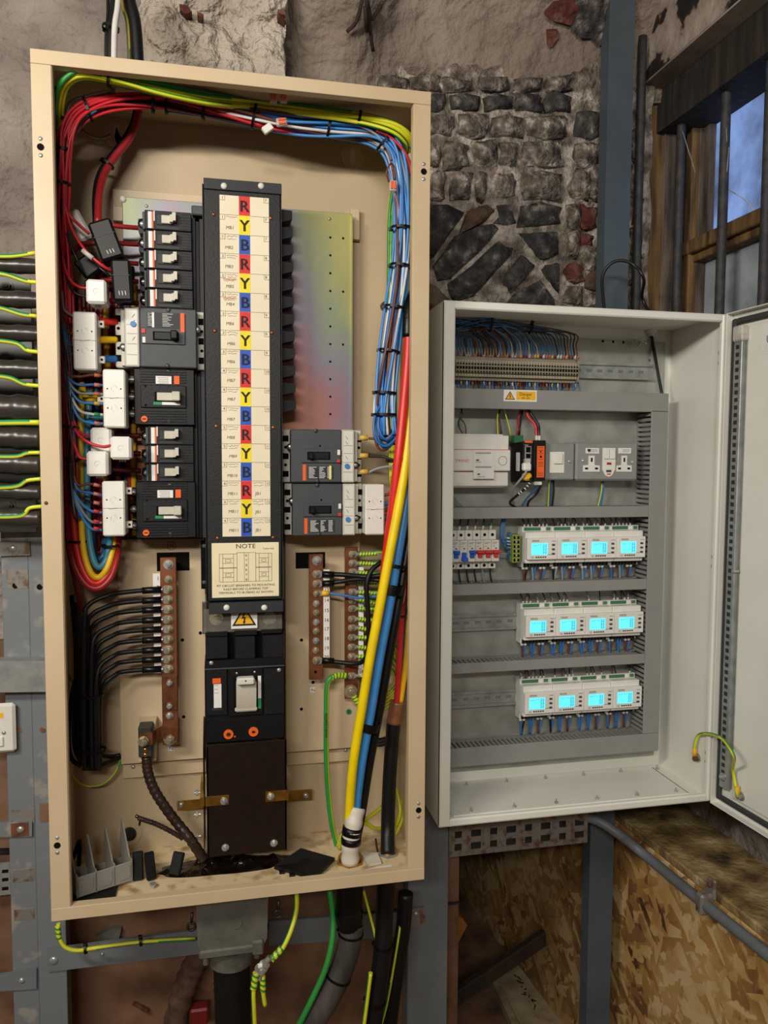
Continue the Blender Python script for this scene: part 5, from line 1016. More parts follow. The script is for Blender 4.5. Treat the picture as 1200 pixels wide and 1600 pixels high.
# -------------------------------------------------------------- network switch and relay
ns = thing('network_switch', 'slim black network switch with a green plug on top', 'network switch', P(815, 756, .27))
gb(ns, 'housing', (817, 690, 833, 754), .205, .272, 'black_plastic', .001); gb(ns, 'orange_top', (820, 688.5, 832.5, 692), .2045, .21, 'orange_label', 0); gb(ns, 'port_frame', (820, 697, 830, 723), .2043, .205, 'zinc', 0)
for r in ((822, 698.5, 829, 707), (822, 709, 829, 716)): gb(ns, 'port', r, .204, .2043, 'matt_black', 0)
x_ = P(817, 720, .205).x; za, zb2 = P(810, 707, .23).z, P(810, 736, .23).z; obj('side_label', MB().box(x_ - .0005, x_, .222, .242, zb2, za), 'white_label', ns)
gb(ns, 'green_plug', (804, 680, 818, 692), .232, .262, 'pcb_green', .001); p = P(818, 695.3, .2042); obj('lettering', MB().text('Insight', p.x + .002, p.z - .001, .204, .0022), 'white_label', ns)
pg = thing('network_plug', 'white network plug in the black switch', 'plug', P(825, 730, .2)); gb(pg, 'plug', (821, 717, 829, 726), .195, .206, 'clear_tab', .0005); gb(pg, 'boot', (819, 723, 831, 736), .180, .196, 'white_plastic', .003)
wire('network_cable', [(824, 732, .186), (820, 741, .185), (810, 753, .195), (802, 764, .215), (800, 778, .235), (806, 795, .25)], .0024, 'wire_grey', 'thin grey network cable leaving the white plug', 'cable')
pg = thing('network_plug', 'yellow booted network plug below the white one', 'plug', P(826, 748, .2)); gb(pg, 'boot', (819.5, 739, 832, 751), .188, .206, 'yellow_label', .004)
pth = spline(W([(829, 747, .19), (828, 754, .183), (820, 764, .185), (808, 774, .2), (797, 785, .215), (804, 792, .235), (816, 798, .25)]), 8); zc_ = thing('marked_cable', 'black cable with white bands leaving the yellow plug', 'cable', pth[0])
obj('sheath', MB().tube(pth, .0028, 8), 'wire_black', zc_)
for i in (9, 12, 15, 19, 21): obj('white_band', MB().tube(pth[i:i + 2], .0031, 8), 'wire_white', zc_)
rl = thing('relay_module', 'slim black relay module with tall orange label', 'relay', P(843, 752, .27))
gb(rl, 'housing', (834, 688, 852.5, 751), .203, .272, 'black_plastic', .001); x0, x1, z0, z1_ = R((839, 697, 850.5, 746), .2025); ol = gb(rl, 'orange_label', (839, 697, 850.5, 746), .2024, .203, 'orange_label', 0)
mb = MB(); wd, h = x1 - x0, z1_ - z0
for v in (.05, .13, .24, .42, .52, .56, .61, .65, .86, .9, .95): mb.line((x0 + wd * .15, z1_ - h * v), (x1 - wd * .15, z1_ - h * v), .0007, .2022)
obj('print', mb, 'print_black', ol); 
for v, rr in ((.18, .0016), (.34, .0024)): c = Vector(((x0 + x1) / 2, .2024, z1_ - h * v)); obj('indicator', MB().cyl(c, c + Vector((0, -.0006, 0)), rr, 10), 'matt_black', rl)
for a, r, m, lab, cat, grp in (([(815, 636, .25), (810, 655, .245), (809, 672, .24), (808, 682, .244)], .0022, 'red', 'red wire feeding the green plug of the network switch', 'wire', None), ([(818, 636, .25), (814, 655, .245), (812, 672, .24), (811, 682, .244)], .0022, 'black', 'black wire feeding the green plug of the network switch', 'wire', None),
        ([(820, 636, .24), (826, 652, .232), (836, 664, .225), (838, 677, .22), (839, 690, .218)], .003, 'red_hot', 'thick red wire feeding the relay module', 'wire', None), ([(823, 636, .24), (832, 650, .232), (841, 664, .225), (842, 677, .22), (843, 690, .218)], .003, 'black', 'thick black wire feeding the relay module', 'wire', None),
        ([(778, 634, .25), (780, 655, .245), (781, 680, .24)], .0016, 'brown', 'brown wire above the controller', 'wire', None), ([(783, 634, .25), (780, 650, .245), (784, 680, .24)], .0016, 'black', 'black wire beside the brown one above the controller', 'wire', None),
        ([(717, 634, .25), (722, 645, .245), (716, 662, .245), (724, 680, .24)], .0014, 'black', 'thin black wire curling above the controller', 'wire', None), ([(724, 634, .25), (719, 650, .245), (727, 665, .245), (728, 680, .24)], .0014, 'brown', 'thin dark wire crossing the curled one above the controller', 'wire', None),
        ([(845, 756, .215), (834, 768, .225), (822, 780, .24), (812, 797, .25)], .002, 'blue_dark', 'dark blue wire below the relay module', 'wire', None), ([(846, 757, .215), (838, 772, .225), (826, 784, .235), (824, 797, .25)], .0024, 'black', 'black wire below the relay module', 'wire', None), ([(708, 775, .245), (716, 786, .25), (734, 796, .255)], .002, 'grey', 'grey wire under the controller at the cabinet edge', 'wire', None)):
    cw2 = wire('control_wire', a, r, 'wire_' + m, lab, cat, grp)
    if 'feeding the relay' in lab: px = 838.5 if m == 'red_hot' else 842.5; obj('wire_sleeve', MB().tube([P(px, 681, .219), P(px, 689, .217)], .0034, 8), 'wire_white', cw2)
for a, lab in (([(779, 634, .25), (777, 655, .245), (778, 682, .24)], 'green and yellow wire left of the pair above the controller'), ([(786, 634, .25), (792, 655, .245), (797, 676, .24), (797, 690, .25)], 'green and yellow wire slanting down to the network switch')): wire('earth_wire', a, .0016, GY, lab, 'wire', n=8, stripe=3)
gb(rl, 'lower_plug', (835, 752, 847, 758), .21, .24, 'white_plastic', .001)
# -------------------------------------------------------------- fused spur and double socket
sp = thing('switched_spur', 'grey metal spur plate with white rocker', 'switch', P(875, 750, .27)); gb(sp, 'plate', (849, 692, 898, 750), .222, .278, 'device_grey', .003)
gb(sp, 'insert', (859, 706, 882, 739), .2205, .222, 'white_plastic', .0006); gb(sp, 'rocker', (866, 708, 880, 725), .216, .221, 'white_plastic', .0015); obj('screw', screw(MB(), P(890, 721, .222), .004, .002), 'zinc', sp)
dk = thing('double_socket', 'grey metal clad double socket with white faces', 'socket', P(948, 751, .27)); gb(dk, 'body', (900, 691, 997, 751), .220, .278, 'device_grey', .004)
for r in ((911, 712, 937, 737), (963, 712, 987, 737)):
    x0, x1, z0, z1_ = R(r, .2195); m_ = (x0 + x1) / 2; wd, h = x1 - x0, z1_ - z0
    f_ = obj('face', MB().prism([(x0, z0), (x1, z0), (x1, z0 + h * .38), (m_ + wd * .18, z0 + h * .42), (m_ + wd * .18, z1_), (m_ - wd * .18, z1_), (m_ - wd * .18, z0 + h * .42), (x0, z0 + h * .38)], .2185, .2205), 'white_plastic', dk)
    for u, v, a, b in ((.2, .2, .09, .06), (.8, .2, .09, .06), (.5, .74, .05, .13)): obj('pin_hole', MB().box(x0 + wd * (u - a), x0 + wd * (u + a), .2181, .2185, z0 + h * (v - b), z0 + h * (v + b)), 'matt_black', f_)
x0, x1, z0, z1_ = R((941, 700, 961, 745), .2195); wd, h = x1 - x0, z1_ - z0
obj('rocker_panel', MB().prism([(x0, z1_), (x0, z0 + h * .25), (x0 + wd * .25, z0 + h * .04), (x0 + wd * .5, z0), (x0 + wd * .75, z0 + h * .04), (x1, z0 + h * .25), (x1, z1_)], .218, .2205), 'white_plastic', dk)
for u in (.06, .52): obj('rocker', MB().box(x0 + wd * u, x0 + wd * (u + .42), .2145, .218, z0 + h * .62, z0 + h * .97, .001), 'white_plastic', dk)
obj('neon', MB().box(x0 + wd * .33, x0 + wd * .68, .2172, .218, z0 + h * .42, z0 + h * .50), 'window_neon', dk); obj('test_mark', MB().box(x0 + wd * .3, x0 + wd * .7, .2174, .218, z0 + h * .16, z0 + h * .24), 'slate_grey', dk); obj('test_mark', MB().box(x0 + wd * .35, x0 + wd * .65, .2174, .218, z0 + h * .07, z0 + h * .12), 'trend_red', dk)
for x, y in ((911.5, 720), (988.5, 722)): obj('screw', screw(MB(), P(x, y, .22), .004, .002), 'zinc', dk)
for r in ((915, 700, 936, 708.5), (966, 700, 986, 708.5)):
    l_ = gb(dk, 'sticker', r, .2194, .22, 'white_label', 0); x0, x1, z0, z1_ = R(r, .2192); mb = MB()
    for v in (.3, .5, .7): mb.line((x0 + (x1 - x0) * .32, z0 + (z1_ - z0) * v), (x1 - (x1 - x0) * .1, z0 + (z1_ - z0) * v), .0006, .2191)
    obj('print', mb, 'print_grey', l_)
x0, x1, z0, z1_ = R((918, 701.5, 923, 707), .219); obj('badge', MB().add([(x0, .219, z1_), (x0, .219, (z0 + z1_) / 2), ((x0 + x1) / 2, .219, z0), (x1, .219, (z0 + z1_) / 2), (x1, .219, z1_)], [(0, 1, 2, 3, 4)]), 'print_black', dk)
for a, r, m, lab in (([(858, 750, .25), (857, 770, .25), (856, 794, .255)], .002, 'GY', 'green and yellow wire under the spur'), ([(862, 750, .25), (861, 770, .25), (859, 794, .255)], .002, 'blue_dark', 'dark blue wire under the spur'), ([(865, 750, .25), (865, 770, .25), (862, 794, .255)], .0022, 'black', 'black wire under the spur'),
        ([(940, 752, .25), (939, 770, .25), (934, 792, .255)], .002, 'GY', 'green and yellow wire under the double socket'), ([(942, 752, .25), (942, 768, .248), (938, 792, .255)], .0022, 'blue', 'blue wire under the double socket')):
    wire('control_wire', a, r, GY if m == 'GY' else 'wire_' + m, lab, 'wire', stripe=3 if m == 'GY' else 0, n=8)
# -------------------------------------------------------------- miniature breakers
xm0 = P(708.5, 860, .22).x; pitch = (P(780, 860, .218).x - P(708.5, 860, .218).x) / 5.75; zc_ = P(740, 861, .22).z
for k in range(-1, 5):
    kk = k + 1; xa = xm0 - pitch * .25 + pitch * kk
    if xa + pitch < GX0 + .024: continue
    red = kk >= 3
    lab = ['', 'first', 'second', 'third'][0]
    o = thing('miniature_breaker', ['cream miniature breaker with blue toggle up, cut off by the cabinet edge', 'cream miniature breaker with its blue toggle switched down', 'cream miniature breaker with blue toggle up beside the red ones', 'leftmost cream breaker pole with a red toggle', 'middle cream breaker pole with a red toggle', 'rightmost cream breaker pole with a red toggle'][kk], 'breaker', (xa + pitch / 2, .27, zc_ - .042), 'miniature breakers')
    g = .0004
    def mbx_(nm, u0, u1, z0, z1_, yf, yb, m, b=.0008): return obj(nm, MB().box(xa + pitch * u0 + g, xa + pitch * u1 - g, yf, yb, zc_ + z0, zc_ + z1_, b), m, o)
    mbx_('body', 0, 1, -.040, .042, .238, .272, 'pale_plastic'); mbx_('front', 0, 1, -.0225, .0225, .218, .24, 'pale_plastic', .0012)
    for z in (.032, -.033): c = Vector((xa + pitch / 2, .238, zc_ + z)); obj('screw_hole', MB().cyl(c, c + Vector((0, -.0005, 0)), .0034, 10), 'matt_black', o)
    mbx_('toggle_well', .08, .92, -.016, -.001, .2174, .218, 'white_plastic', 0)
    mbx_('toggle', .0 if red else .12, 1.0 if red else .88, -.004 if kk != 1 else -.02, .002 if kk != 1 else -.012, .206, .2174, 'red_button' if red else 'cell_blue', .001); mbx_('toggle_stem', .2, .8, -.014, -.002, .2125, .2174, 'red_button' if red else 'cell_blue', .001)
    mb = MB()
    for z, u in ((.018, .8), (.0155, .6), (.010, .4)): mb.line((xa + pitch * .12, zc_ + z), (xa + pitch * u, zc_ + z), .0008, .2177)
    obj('print', mb, 'print_grey', o); c = Vector((xa + pitch * .55, .2178, zc_ + .0055)); obj('indicator', MB().box(c.x - .0018, c.x + .0018, .2172, .2178, c.z - .001, c.z + .001), 'matt_black', o)
    px_t = [(713, 810), (727.5, 811), (737, 811), (751, 811), (763.5, 811), (764, 811)][kk]; xx = xa + pitch / 2
    bw_ = cw_('breaker_wire', [Vector((xx + .006, .255, zc_ + .075)), Vector((xx + .002, .25, zc_ + .058)), Vector((xx, .25, zc_ + .04))], .0018, ['brown', 'black', 'black', 'brown', 'black', 'green'][kk], 'short dark wire into the top of the miniature breakers', 'wires above the miniature breakers', pix=False)
    obj('wire_sleeve', MB().tube([(xx, .25, zc_ + .041), (xx + .001, .25, zc_ + .05)], .0024, 6), 'wire_white', bw_)
    cw_('breaker_wire', [Vector((xx, .25, zc_ - .038)), Vector((xx + .001, .25, zc_ - .055)), Vector((xx + .006, .25, zc_ - .078))], .0018, ['black', 'black', 'black', 'black', 'grey', 'black'][kk], 'short dark wire dropping from the miniature breakers', 'wires below the miniature breakers', pix=False)
lk2 = P(790, 865, .24); obj('link_pin', MB().tube([P(781, 864.5, .23), P(797, 865.5, .24)], .0012, 6), 'zinc', None, 'thin steel pin between the red toggles and the green connector', 'pin')
oc = thing('plug_connector', 'olive green six way plug at the left of the top meters', 'connector', P(807, 880, .26)); gb(oc, 'body', (801, 835, 813, 879.5), .232, .262, 'olive_connector', .001); gb(oc, 'backing', (797, 833, 802, 876), .245, .265, 'blue_dial', .001)
for k in range(6):
    y = 840 + k * 7
    for a, b in ((802.5, 805.5), (808.5, 811.5)): gb(oc, 'slot', (a, y - 2, b, y + 2.4), .2315, .232, 'matt_black', 0)
    c = P(807, y, .232); obj('screw', screw(MB(), c, .0024, .001), 'zinc', oc)
for k in range(4): pw_ = cw_('plug_wire', [(786 + k * 1.6, 806, .25), (783 + k * 1.2, 828, .245), (785 + k, 843 + k * 3, .24), (797, 841 + k * 5.5, .245)], .0022, 'blue' if k % 2 else 'blue_dark', 'blue wire curling down into the olive green plug', 'blue wires by the olive plug'); obj('wire_sleeve', MB().tube([P(792, 841 + k * 5, .243), P(798, 841.5 + k * 5.2, .246)], .0026, 6), 'wire_white', pw_)
# -------------------------------------------------------------- energy meters
def meter(x0, zt_, wd, label):
    yf = .215; h = .046; o = thing('energy_meter', label, 'meter', (x0 + wd / 2, .272, zt_ - h - .02), 'energy meters'); g = .0003
    def mx(nm, u0, u1, z0, z1_, y0, y1, m, b=.0008, par=None): return obj(nm, MB().box(x0 + wd * u0 + g, x0 + wd * u1 - g, y0, y1, zt_ + z0, zt_ + z1_, b), m, par or o)
    mx('base', 0, 1, -.066, .022, .246, .272, 'pale_plastic'); mx('shoulder', 0, 1, -.055, .012, .226, .25, 'white_plastic', .0015); bz = mx('bezel', 0, 1, -h, 0, yf, .228, 'white_plastic', .0012)
    mx('terminal_plug', .06, .62, .0135, .0205, .2445, .2465, 'green_plastic', .0004); mx('terminal_plug', .66, .78, .0135, .0205, .2445, .2465, 'white_label', .0004); mx('terminal_plug', .80, .95, .0135, .0205, .2445, .2465, 'green_plastic', .0004)
    for k in range(6): mx('terminal_slot', .09 + k * .087, .135 + k * .087, .0145, .0195, .2440, .2445, 'pcb_green', 0)
    mx('lower_terminals', .05, .95, -.0655, -.0575, .2445, .2465, 'slate_dark', .0004)
    for k in range(8): mx('lower_slot', .08 + k * .11, .13 + k * .11, -.0645, -.0585, .2440, .2445, 'matt_black', 0)
    sc_ = mx('screen', .13, .67, -.0355, -.0105, yf - .0005, yf, 'lcd', 0)
    dg = MB(); yy = yf - .0008; X = lambda u: x0 + wd * u; Z = lambda v: zt_ + v
    for z in (-.0165, -.0235, -.0305):
        for u in (.50, .57): 
            a = MB(); dg.line((X(u), Z(z + .0028)), (X(u + .045), Z(z + .0028)), .0007, yy); dg.line((X(u + .045), Z(z + .0028)), (X(u + .04), Z(z - .0022)), .0007, yy); dg.line((X(u), Z(z)), (X(u + .045), Z(z)), .0007, yy); dg.line((X(u), Z(z - .0022)), (X(u + .04), Z(z - .0022)), .0007, yy)
    for u in (.2, .27, .36, .43): dg.line((X(u), Z(-.0145)), (X(u + .03), Z(-.0165 + .002 * (u > .3))), .0009, yy)
    obj('digits', dg, 'lcd_ink', sc_)
    for k in range(3): mx('key', .80, .90, -.0165 - k * .0095, -.0125 - k * .0095, yf - .002, yf, 'slate_grey', .0004)
    obj('ce_mark', MB().text('CE', X(.12), Z(-.0425), yf - .0004, .0036), 'print_grey', o); pr = MB(); p2 = MB(); p3 = MB()
    for u, z, l in ((.15, -.0045, .12), (.28, -.0045, .10), (.15, -.0068, .24)): pr.line((X(u), Z(z)), (X(u + l), Z(z)), .0009, yf - .0004)
    for u, z, l in ((.80, -.0068, .14), (.68, -.035, .12)): obj('small_print', MB().line((X(u), Z(z)), (X(u + l), Z(z)), .0009, yf - .0004), 'print_grey', o)
    for k in range(5): p3.line((X(.27 + k * .075), Z(-.0405)), (X(.325 + k * .075), Z(-.0405)), .003, yf - .0004)
    obj('heading', pr, 'print_grey', o); obj('code_print', p3, 'print_grey', o); mx('sticker', .82, .93, -.044, -.039, yf - .0004, yf, 'white_label', 0)
    return o
RW = ['top', 'middle', 'lowest']; CL = ['leftmost', 'second', 'third', 'rightmost']
xa, xb = P(824, 857, YD).x, P(1009, 854, YD).x; wd = (xb - xa) / 4; zr = [P(915, 839.7, YD).z, P(915, 959.5, YD).z, P(915, 1078, YD).z]
random.seed(4)
m0 = None; wires0 = {}
for r_ in range(3):
    for c_ in range(4):
        lab = f'energy meter with glowing cyan screen, {CL[c_]} in the {RW[r_]} row'
        if m0 is None: m0 = meter(xa, zr[0], wd, lab)
        else: copy_tree(m0, (wd * c_ + .001 * (r_ == 2), 0, zr[r_] - zr[0]), None, label=lab, group='energy meters')
        x0 = xa + wd * c_; zz = zr[r_]
        def short(key, m, pts, r, x, z, lab, grp, mk=None):
            key += 'm' if mk else ''
            if key not in wires0:
                o = wires0[key] = obj('meter_wire', MB().tube(spline([Vector(p) for p in pts], 3), r, 5), 'wire_' + m); ORG[key] = o.location.copy()
                if mk: obj('wire_marker', MB().tube(mk, r * 1.5, 6), 'wire_white', o)
            else: o = copy_tree(wires0[key])
            o.location = ORG[key] + Vector((x, 0, z)); tag(o, lab, 'wire', grp); return o
        for k in range(7):
            u = .10 + k * .125; m = ['black', 'black', 'grey', 'red_dark', 'black', 'grey', 'brown'][(k + c_ + r_) % 7]
            if random.random() < (.95 if r_ == 0 else .6): short('t' + m + str(k % 2), m, [(0, .25, .022), (.001 * (k % 2 * 2 - 1), .252, .032), (.004 * (k % 2 * 2 - 1), .262, .045)], .0014, x0 + wd * u, zz, f'short thin {m.replace("_dark", "")} wire over the {RW[r_]} row of meters', f'wires over the {RW[r_]} meters', [(0, .25, .022), (0, .25, .0265)] if random.random() < .7 else None)
        cols = [['brown', 'black', 'grey', 'blue', 'brown', 'blue'], ['brown', 'blue', 'blue', 'blue', 'brown', 'blue'], ['blue', 'black', 'blue', 'blue', 'brown', 'blue']][r_]
        for k, u in enumerate((.08, .19, .38, .47, .66, .78)):
            m = cols[(k + c_ * (k in (0, 1))) % 6]; short('b' + m + str(k % 2), m, [(0, .25, -.064), (.0005, .249, -.072), (-.002 if k % 2 else .002, .250, -.086), (-.004 if k % 2 else .004, .252, -.103)], .0024, x0 + wd * u, zz, f'short {m} wire under the {RW[r_]} row of meters', f'wires under the {RW[r_]} meters', [(0, .25, -.066), (0, .2495, -.071)] if k not in (2, 3) else None)
# -------------------------------------------------------------- supply lead, gland
gl = thing('cable_gland', 'cream cable gland in the roof of the white cabinet', 'gland', P(1017, 521, .26)); c = P(1017, 514, .2); ctop = Vector((PZ(1017, 516, GZ1 - t).x, PZ(1017, 516, GZ1 - t).y, GZ1 - t)); obj('body', MB().cyl(ctop, ctop + Vector((0, 0, -.008)), .014, 16), 'pale_plastic', gl); obj('nut', MB().cyl(ctop + Vector((0, 0, -.008)), ctop + Vector((0, 0, -.014)), .010, 6, sm=False), 'pale_plastic', gl)
pe = P(1035, 612, .235)
sup = thing('supply_lead', 'thin black lead looping up over the white cabinet', 'cable', ctop)
obj('sheath', MB().tube(spline([pe + Vector((0, 0, -.01)), pe.lerp(ctop, .5) + Vector((-.002, 0, 0)), ctop, ctop + Vector((0, 0, .03))] + [ctop + Vector((-.012, .02, .075))] + W([(1006, 436, .24), (990, 414, .25), (968, 407, .26), (950, 416, .27), (941, 436, .28), (943, 470, .29), (946, 500, .30)]), 8), .0035, 8), 'wire_black', sup)
wn = thing('cable_clip', 'crumpled bright wire clip hooked on the backplate', 'clip', P(995, 537, .27)); mb = MB(); random.seed(8)
mb.tube(spline(W([(986, 538, .27), (992, 531, .262), (998, 540, .26), (1003, 533, .262), (1010, 538, .265), (1006, 530, .262), (996, 533, .264)]), 4), .002, 6); obj('wire', mb, 'zinc', wn)
# -------------------------------------------------------------- door
u_ = Vector((.07, -1, 0)).normalized(); n_ = Vector((-1, -.07, 0)).normalized(); O = Vector((GX1 + .006, GY0 - .006, GZ0)); DH = GZ1 - GZ0
MD = Matrix(((u_.x, -n_.x, 0, O.x), (u_.y, -n_.y, 0, O.y), (0, 0, 1, O.z), (0, 0, 0, 1)))   # local x: along the door, y: away from the inner face, z up
door = thing('cabinet_door', 'white cabinet door swung open at the right edge', 'door', O)
def db(nm, x0, x1, y0, y1, z0, z1_, m, b=0, par=None): return obj(nm, MB().box(x0, x1, y0, y1, z0, z1_, b).xf(MD), m, par or door)
db('skin', 0, .59, .0, .002, 0, DH, 'cabinet_white'); db('edge_return', 0, .002, -.016, 0, 0, DH, 'cabinet_white', .0005); db('edge_return', .002, .59, -.016, 0, DH - .002, DH, 'cabinet_white', .0005); db('edge_return', .002, .59, -.016, 0, 0, .002, 'cabinet_white', .0005)
db('gasket', .006, .018, -.009, 0, .012, DH - .012, 'gasket', .003); db('gasket', .018, .58, -.009, 0, DH - .024, DH - .012, 'gasket', .003); db('gasket', .018, .58, -.009, 0, .012, .024, 'gasket', .003)
db('inner_panel', .048, .58, -.004, 0, .03, DH - .03, 'cabinet_white', .002)
st_ = db('stiffener', .022, .044, -.014, 0, .045, DH - .045, 'galvanised', .001)
nh = 60
for k in range(nh): zz = .06 + (DH - .12) * k / nh; db('perforation', .028, .037, -.0145, -.014, zz, zz + .008, 'steel_dark', 0, st_)
obj('corner_clip', MB().box(.022, .05, -.02, -.002, DH - .06, DH - .03, .003).xf(MD), 'clear_tab', door)
ds = db('rating_sticker', .085, .20, -.0046, -.004, DH - .092, DH - .038, 'white_label')
fr_ = (MD @ Vector((.085, -.0050, DH - .092)), u_, Vector((0, 0, 1)))
mb = MB().text('UL', .012, .020, 0, .014, frame=fr_)
for k in range(4): mb.text('-- -- ---', .008, .016 - k * .004, 0, .002, frame=fr_)
obj('print', mb, 'print_grey', ds)
e2 = MD @ Vector((.075, -.004, .045)); hb = MB(); hexbolt(hb, e2, .006, .010, tuple(n_), washer=1.6); obj('earth_stud', hb, 'zinc', door)
mb = MB(); c = MD @ Vector((.034, -.014, .07)); hexbolt(mb, c, .005, .006, tuple(n_)); obj('fixing_nut', mb, 'zinc', door); mb = MB(); c = MD @ Vector((.046, -.006, DH * .49)); mb.cyl(c, c + n_ * .014, .0035, 8); obj('stud', mb, 'zinc', door)
a = es + Vector((-.008, 0, 0)); b = e2 + n_ * .008
wl = thing('earth_strap', 'green and yellow earth strap between the cabinet and its door', 'wire', a)
pts = spline([a, a + Vector((-.004, -.004, .03)), a + Vector((-.002, -.02, .06)), P(1125, 1152, .02), P(1146, 1180, -.03), b + Vector((-.006, .01, .05)), b + Vector((-.004, 0, .012)), b], 8)
obj('sheath', MB().tube(pts, .0032, 10, stripe=4, twist=1.2), GY, wl); obj('lug_sleeve', MB().tube([a + Vector((-.001, 0, .004)), a + Vector((-.003, -.002, .022))], .0046, 8), 'yellow_label', wl); obj('lug_sleeve', MB().tube([b + Vector((-.001, 0, .004)), b + Vector((-.003, .001, .022))], .0046, 8), 'yellow_label', wl)
# ================================================================== CABLES INSIDE THE PANELBOARD
def loom(path, wires, rad, r, where, group, name='loom_wire', seed=1, k=7, n=6, flat=1.0):
    rnd = random.Random(seed); base = spline(W(path), k); m = len(base); T = [(base[min(i + 1, m - 1)] - base[max(i - 1, 0)]).normalized() for i in range(m)]
    u = Vector((0, -1, 0)); Us = []
    for t_ in T: u = (u - t_ * u.dot(t_)).normalized(); Us.append(u)
    tot = sum(c for _, c, *_ in wires); idx = 0; order = []
    for col, c, *o_ in wires: order += [(col, o_[0] if o_ else None)] * c
    for j, (col, nm) in enumerate(order):
        a = j * 2.399 + rnd.random(); d = rad * math.sqrt((j + .5) / tot); w1, w2 = rnd.uniform(.5, 1.6), rnd.uniform(.5, 1.6); p1_, p2_ = rnd.random() * 6.3, rnd.random() * 6.3; pts = []
        for i in range(m):
            s_ = i / m * 6.3; aa = a + .9 * math.sin(w1 * s_ + p1_); dd = d * (.75 + .3 * math.sin(w2 * s_ + p2_)); v = T[i].cross(Us[i])
            pts.append(base[i] + Us[i] * (math.cos(aa) * dd * flat) + v * (math.sin(aa) * dd))
        mt = 'wire_' + col if isinstance(col, str) else col; cn = nm or (col.replace('_hot', '').replace('_dark', '').replace('_bright', '') if isinstance(col, str) else 'green and yellow')
        obj(name, MB().tube(pts, r, n if isinstance(col, str) else 8, stripe=0 if isinstance(col, str) else 4, twist=.6, phase=j * 3), mt, None, f'{cn} wire {where}', 'wire', group)
GYD = ['gy_yellow_dull', 'gy_green_dull']
# green and yellow loom along the top
loom([(92, 270, .10), (91, 200, .085), (92, 158, .055), (103, 128, .032), (133, 116, .028), (190, 126, .035), (250, 141, .045), (320, 155, .065), (400, 164, .095), (490, 175, .085), (560, 184, .075), (610, 196, .065), (634, 211, .07), (641, 228, .09), (632, 262, .13), (617, 320, .15), (614, 400, .155), (613, 470, .16), (614, 640, .165), (615, 760, .165)], [(GY, 10)], .012, .0036, 'in the earth loom across the top of the panelboard', 'earth loom', 'earth_wire', 3, k=6)
# red and black loom rising at the left
L1 = [(100, 560, .10), (101, 480, .10), (97, 400, .095), (91, 330, .085), (94, 262, .075), (104, 210, .07), (128, 178, .075), (175, 161, .085), (240, 157, .09), (310, 168, .095), (370, 181, .10), (410, 192, .10)]
loom(L1, [('black', 4), ('red_hot', 7), ('black', 2), ('red_hot', 5)], .0145, .0027, 'in the loom rising at the left and along the top', 'red and black loom', seed=5)
loom([(102, 560, .105), (96, 470, .10), (93, 380, .095), (98, 300, .08), (101, 240, .07), (106, 200, .07), (130, 172, .075), (180, 156, .085), (250, 155, .09), (330, 168, .095), (420, 190, .10), (490, 203, .105)], [('black', 2), ('red_hot', 7), ('red_dark', 1)], .012, .0026, 'woven along the top to the connectors', 'red wires to the connectors', seed=6)
wire('loom_wire', [(104, 176, .08), (112, 158, .075), (140, 149, .075), (170, 143, .08), (185, 150, .085)], .0026, 'wire_grey', 'grey wire arching over the red loom at the upper left')
wire('loom_wire', [(110, 196, .07), (130, 184, .068), (150, 172, .07)], .0026, 'wire_blue_bright', 'single blue wire peeping under the red loom at the upper left')
wire('earth_wire', [(124, 200, .19), (140, 212, .19), (158, 216, .192), (172, 211, .2)], .0022, GYD, 'short dull green and yellow tail under the red loom', stripe=3, n=8)
# blue loom: along the top right and down the right side
L2 = [(262, 158, .105), (330, 166, .105), (400, 180, .10), (460, 192, .10), (520, 201, .10), (575, 209, .095), (606, 228, .09), (620, 262, .09), (627, 320, .09), (628, 390, .09), (622, 450, .09), (612, 520, .085), (604, 585, .085), (600, 640, .085), (603, 680, .085)]
loom(L2, [('black', 3), ('brown', 3), ('blue', 9), ('white', 2), ('blue_bright', 6), ('brown', 2), ('grey', 1), ('white', 2), ('blue_bright', 6)], .0195, .0026, 'in the blue loom along the top and down the right', 'blue loom', seed=9, k=6)
wire('loom_wire', [(300, 154, .10), (380, 155, .09), (450, 162, .088), (520, 182, .085), (580, 205, .08), (606, 232, .08), (612, 250, .09)], .0024, 'wire_grey', 'light grey wire running over the front of the blue loom')
wire('loom_wire', [(588, 203, .075), (612, 216, .075), (632, 238, .075), (641, 262, .08), (645, 290, .085)], .0028, 'wire_red_hot', 'pinkish red wire curving down the top right corner')
wire('loom_wire', [(585, 200, .085), (615, 206, .085), (640, 228, .085), (648, 244, .09)], .0024, 'wire_blue', 'blue wire ending at the connector in the top right corner')
random.seed(14)
for k in range(9):
    a, b = 588 + random.uniform(-4, 4), 622 + random.uniform(-6, 4); y = 690 + random.uniform(-14, 12); c = ['blue', 'blue', 'blue', 'blue_bright', 'brown', 'white', 'blue', 'black', 'blue'][k]
    wire('looped_wire', [(600, 622, .085), (a, 655, .075 + .003 * k), (a + 3, y - 6, .07 + .003 * k), ((a + b) / 2, y + 4, .07 + .003 * k), (b, y - 16, .075 + .003 * k), (b - 4, 655, .085), (606, 625, .09)], .0023, 'wire_' + c, f'{c.replace("_bright", "")} wire coiled at the foot of the blue loom', 'wire', 'coil at the foot of the blue loom')
for pts, c, lab in (([(576, 685, .115), (590, 686, .11), (606, 690, .10), (622, 696, .09)], 'brown', 'brown lead from the upper yellow lug of the right breaker'), ([(576, 713, .115), (596, 713, .11), (612, 718, .10), (626, 722, .085)], 'black', 'black lead from the middle yellow lug of the right breaker'), ([(576, 738, .115), (590, 732, .11), (606, 729, .10), (624, 728, .085)], 'grey', 'grey lead from the lowest yellow lug of the right breaker')):
    wire('breaker_lead', pts, .0024, 'wire_' + c, lab)
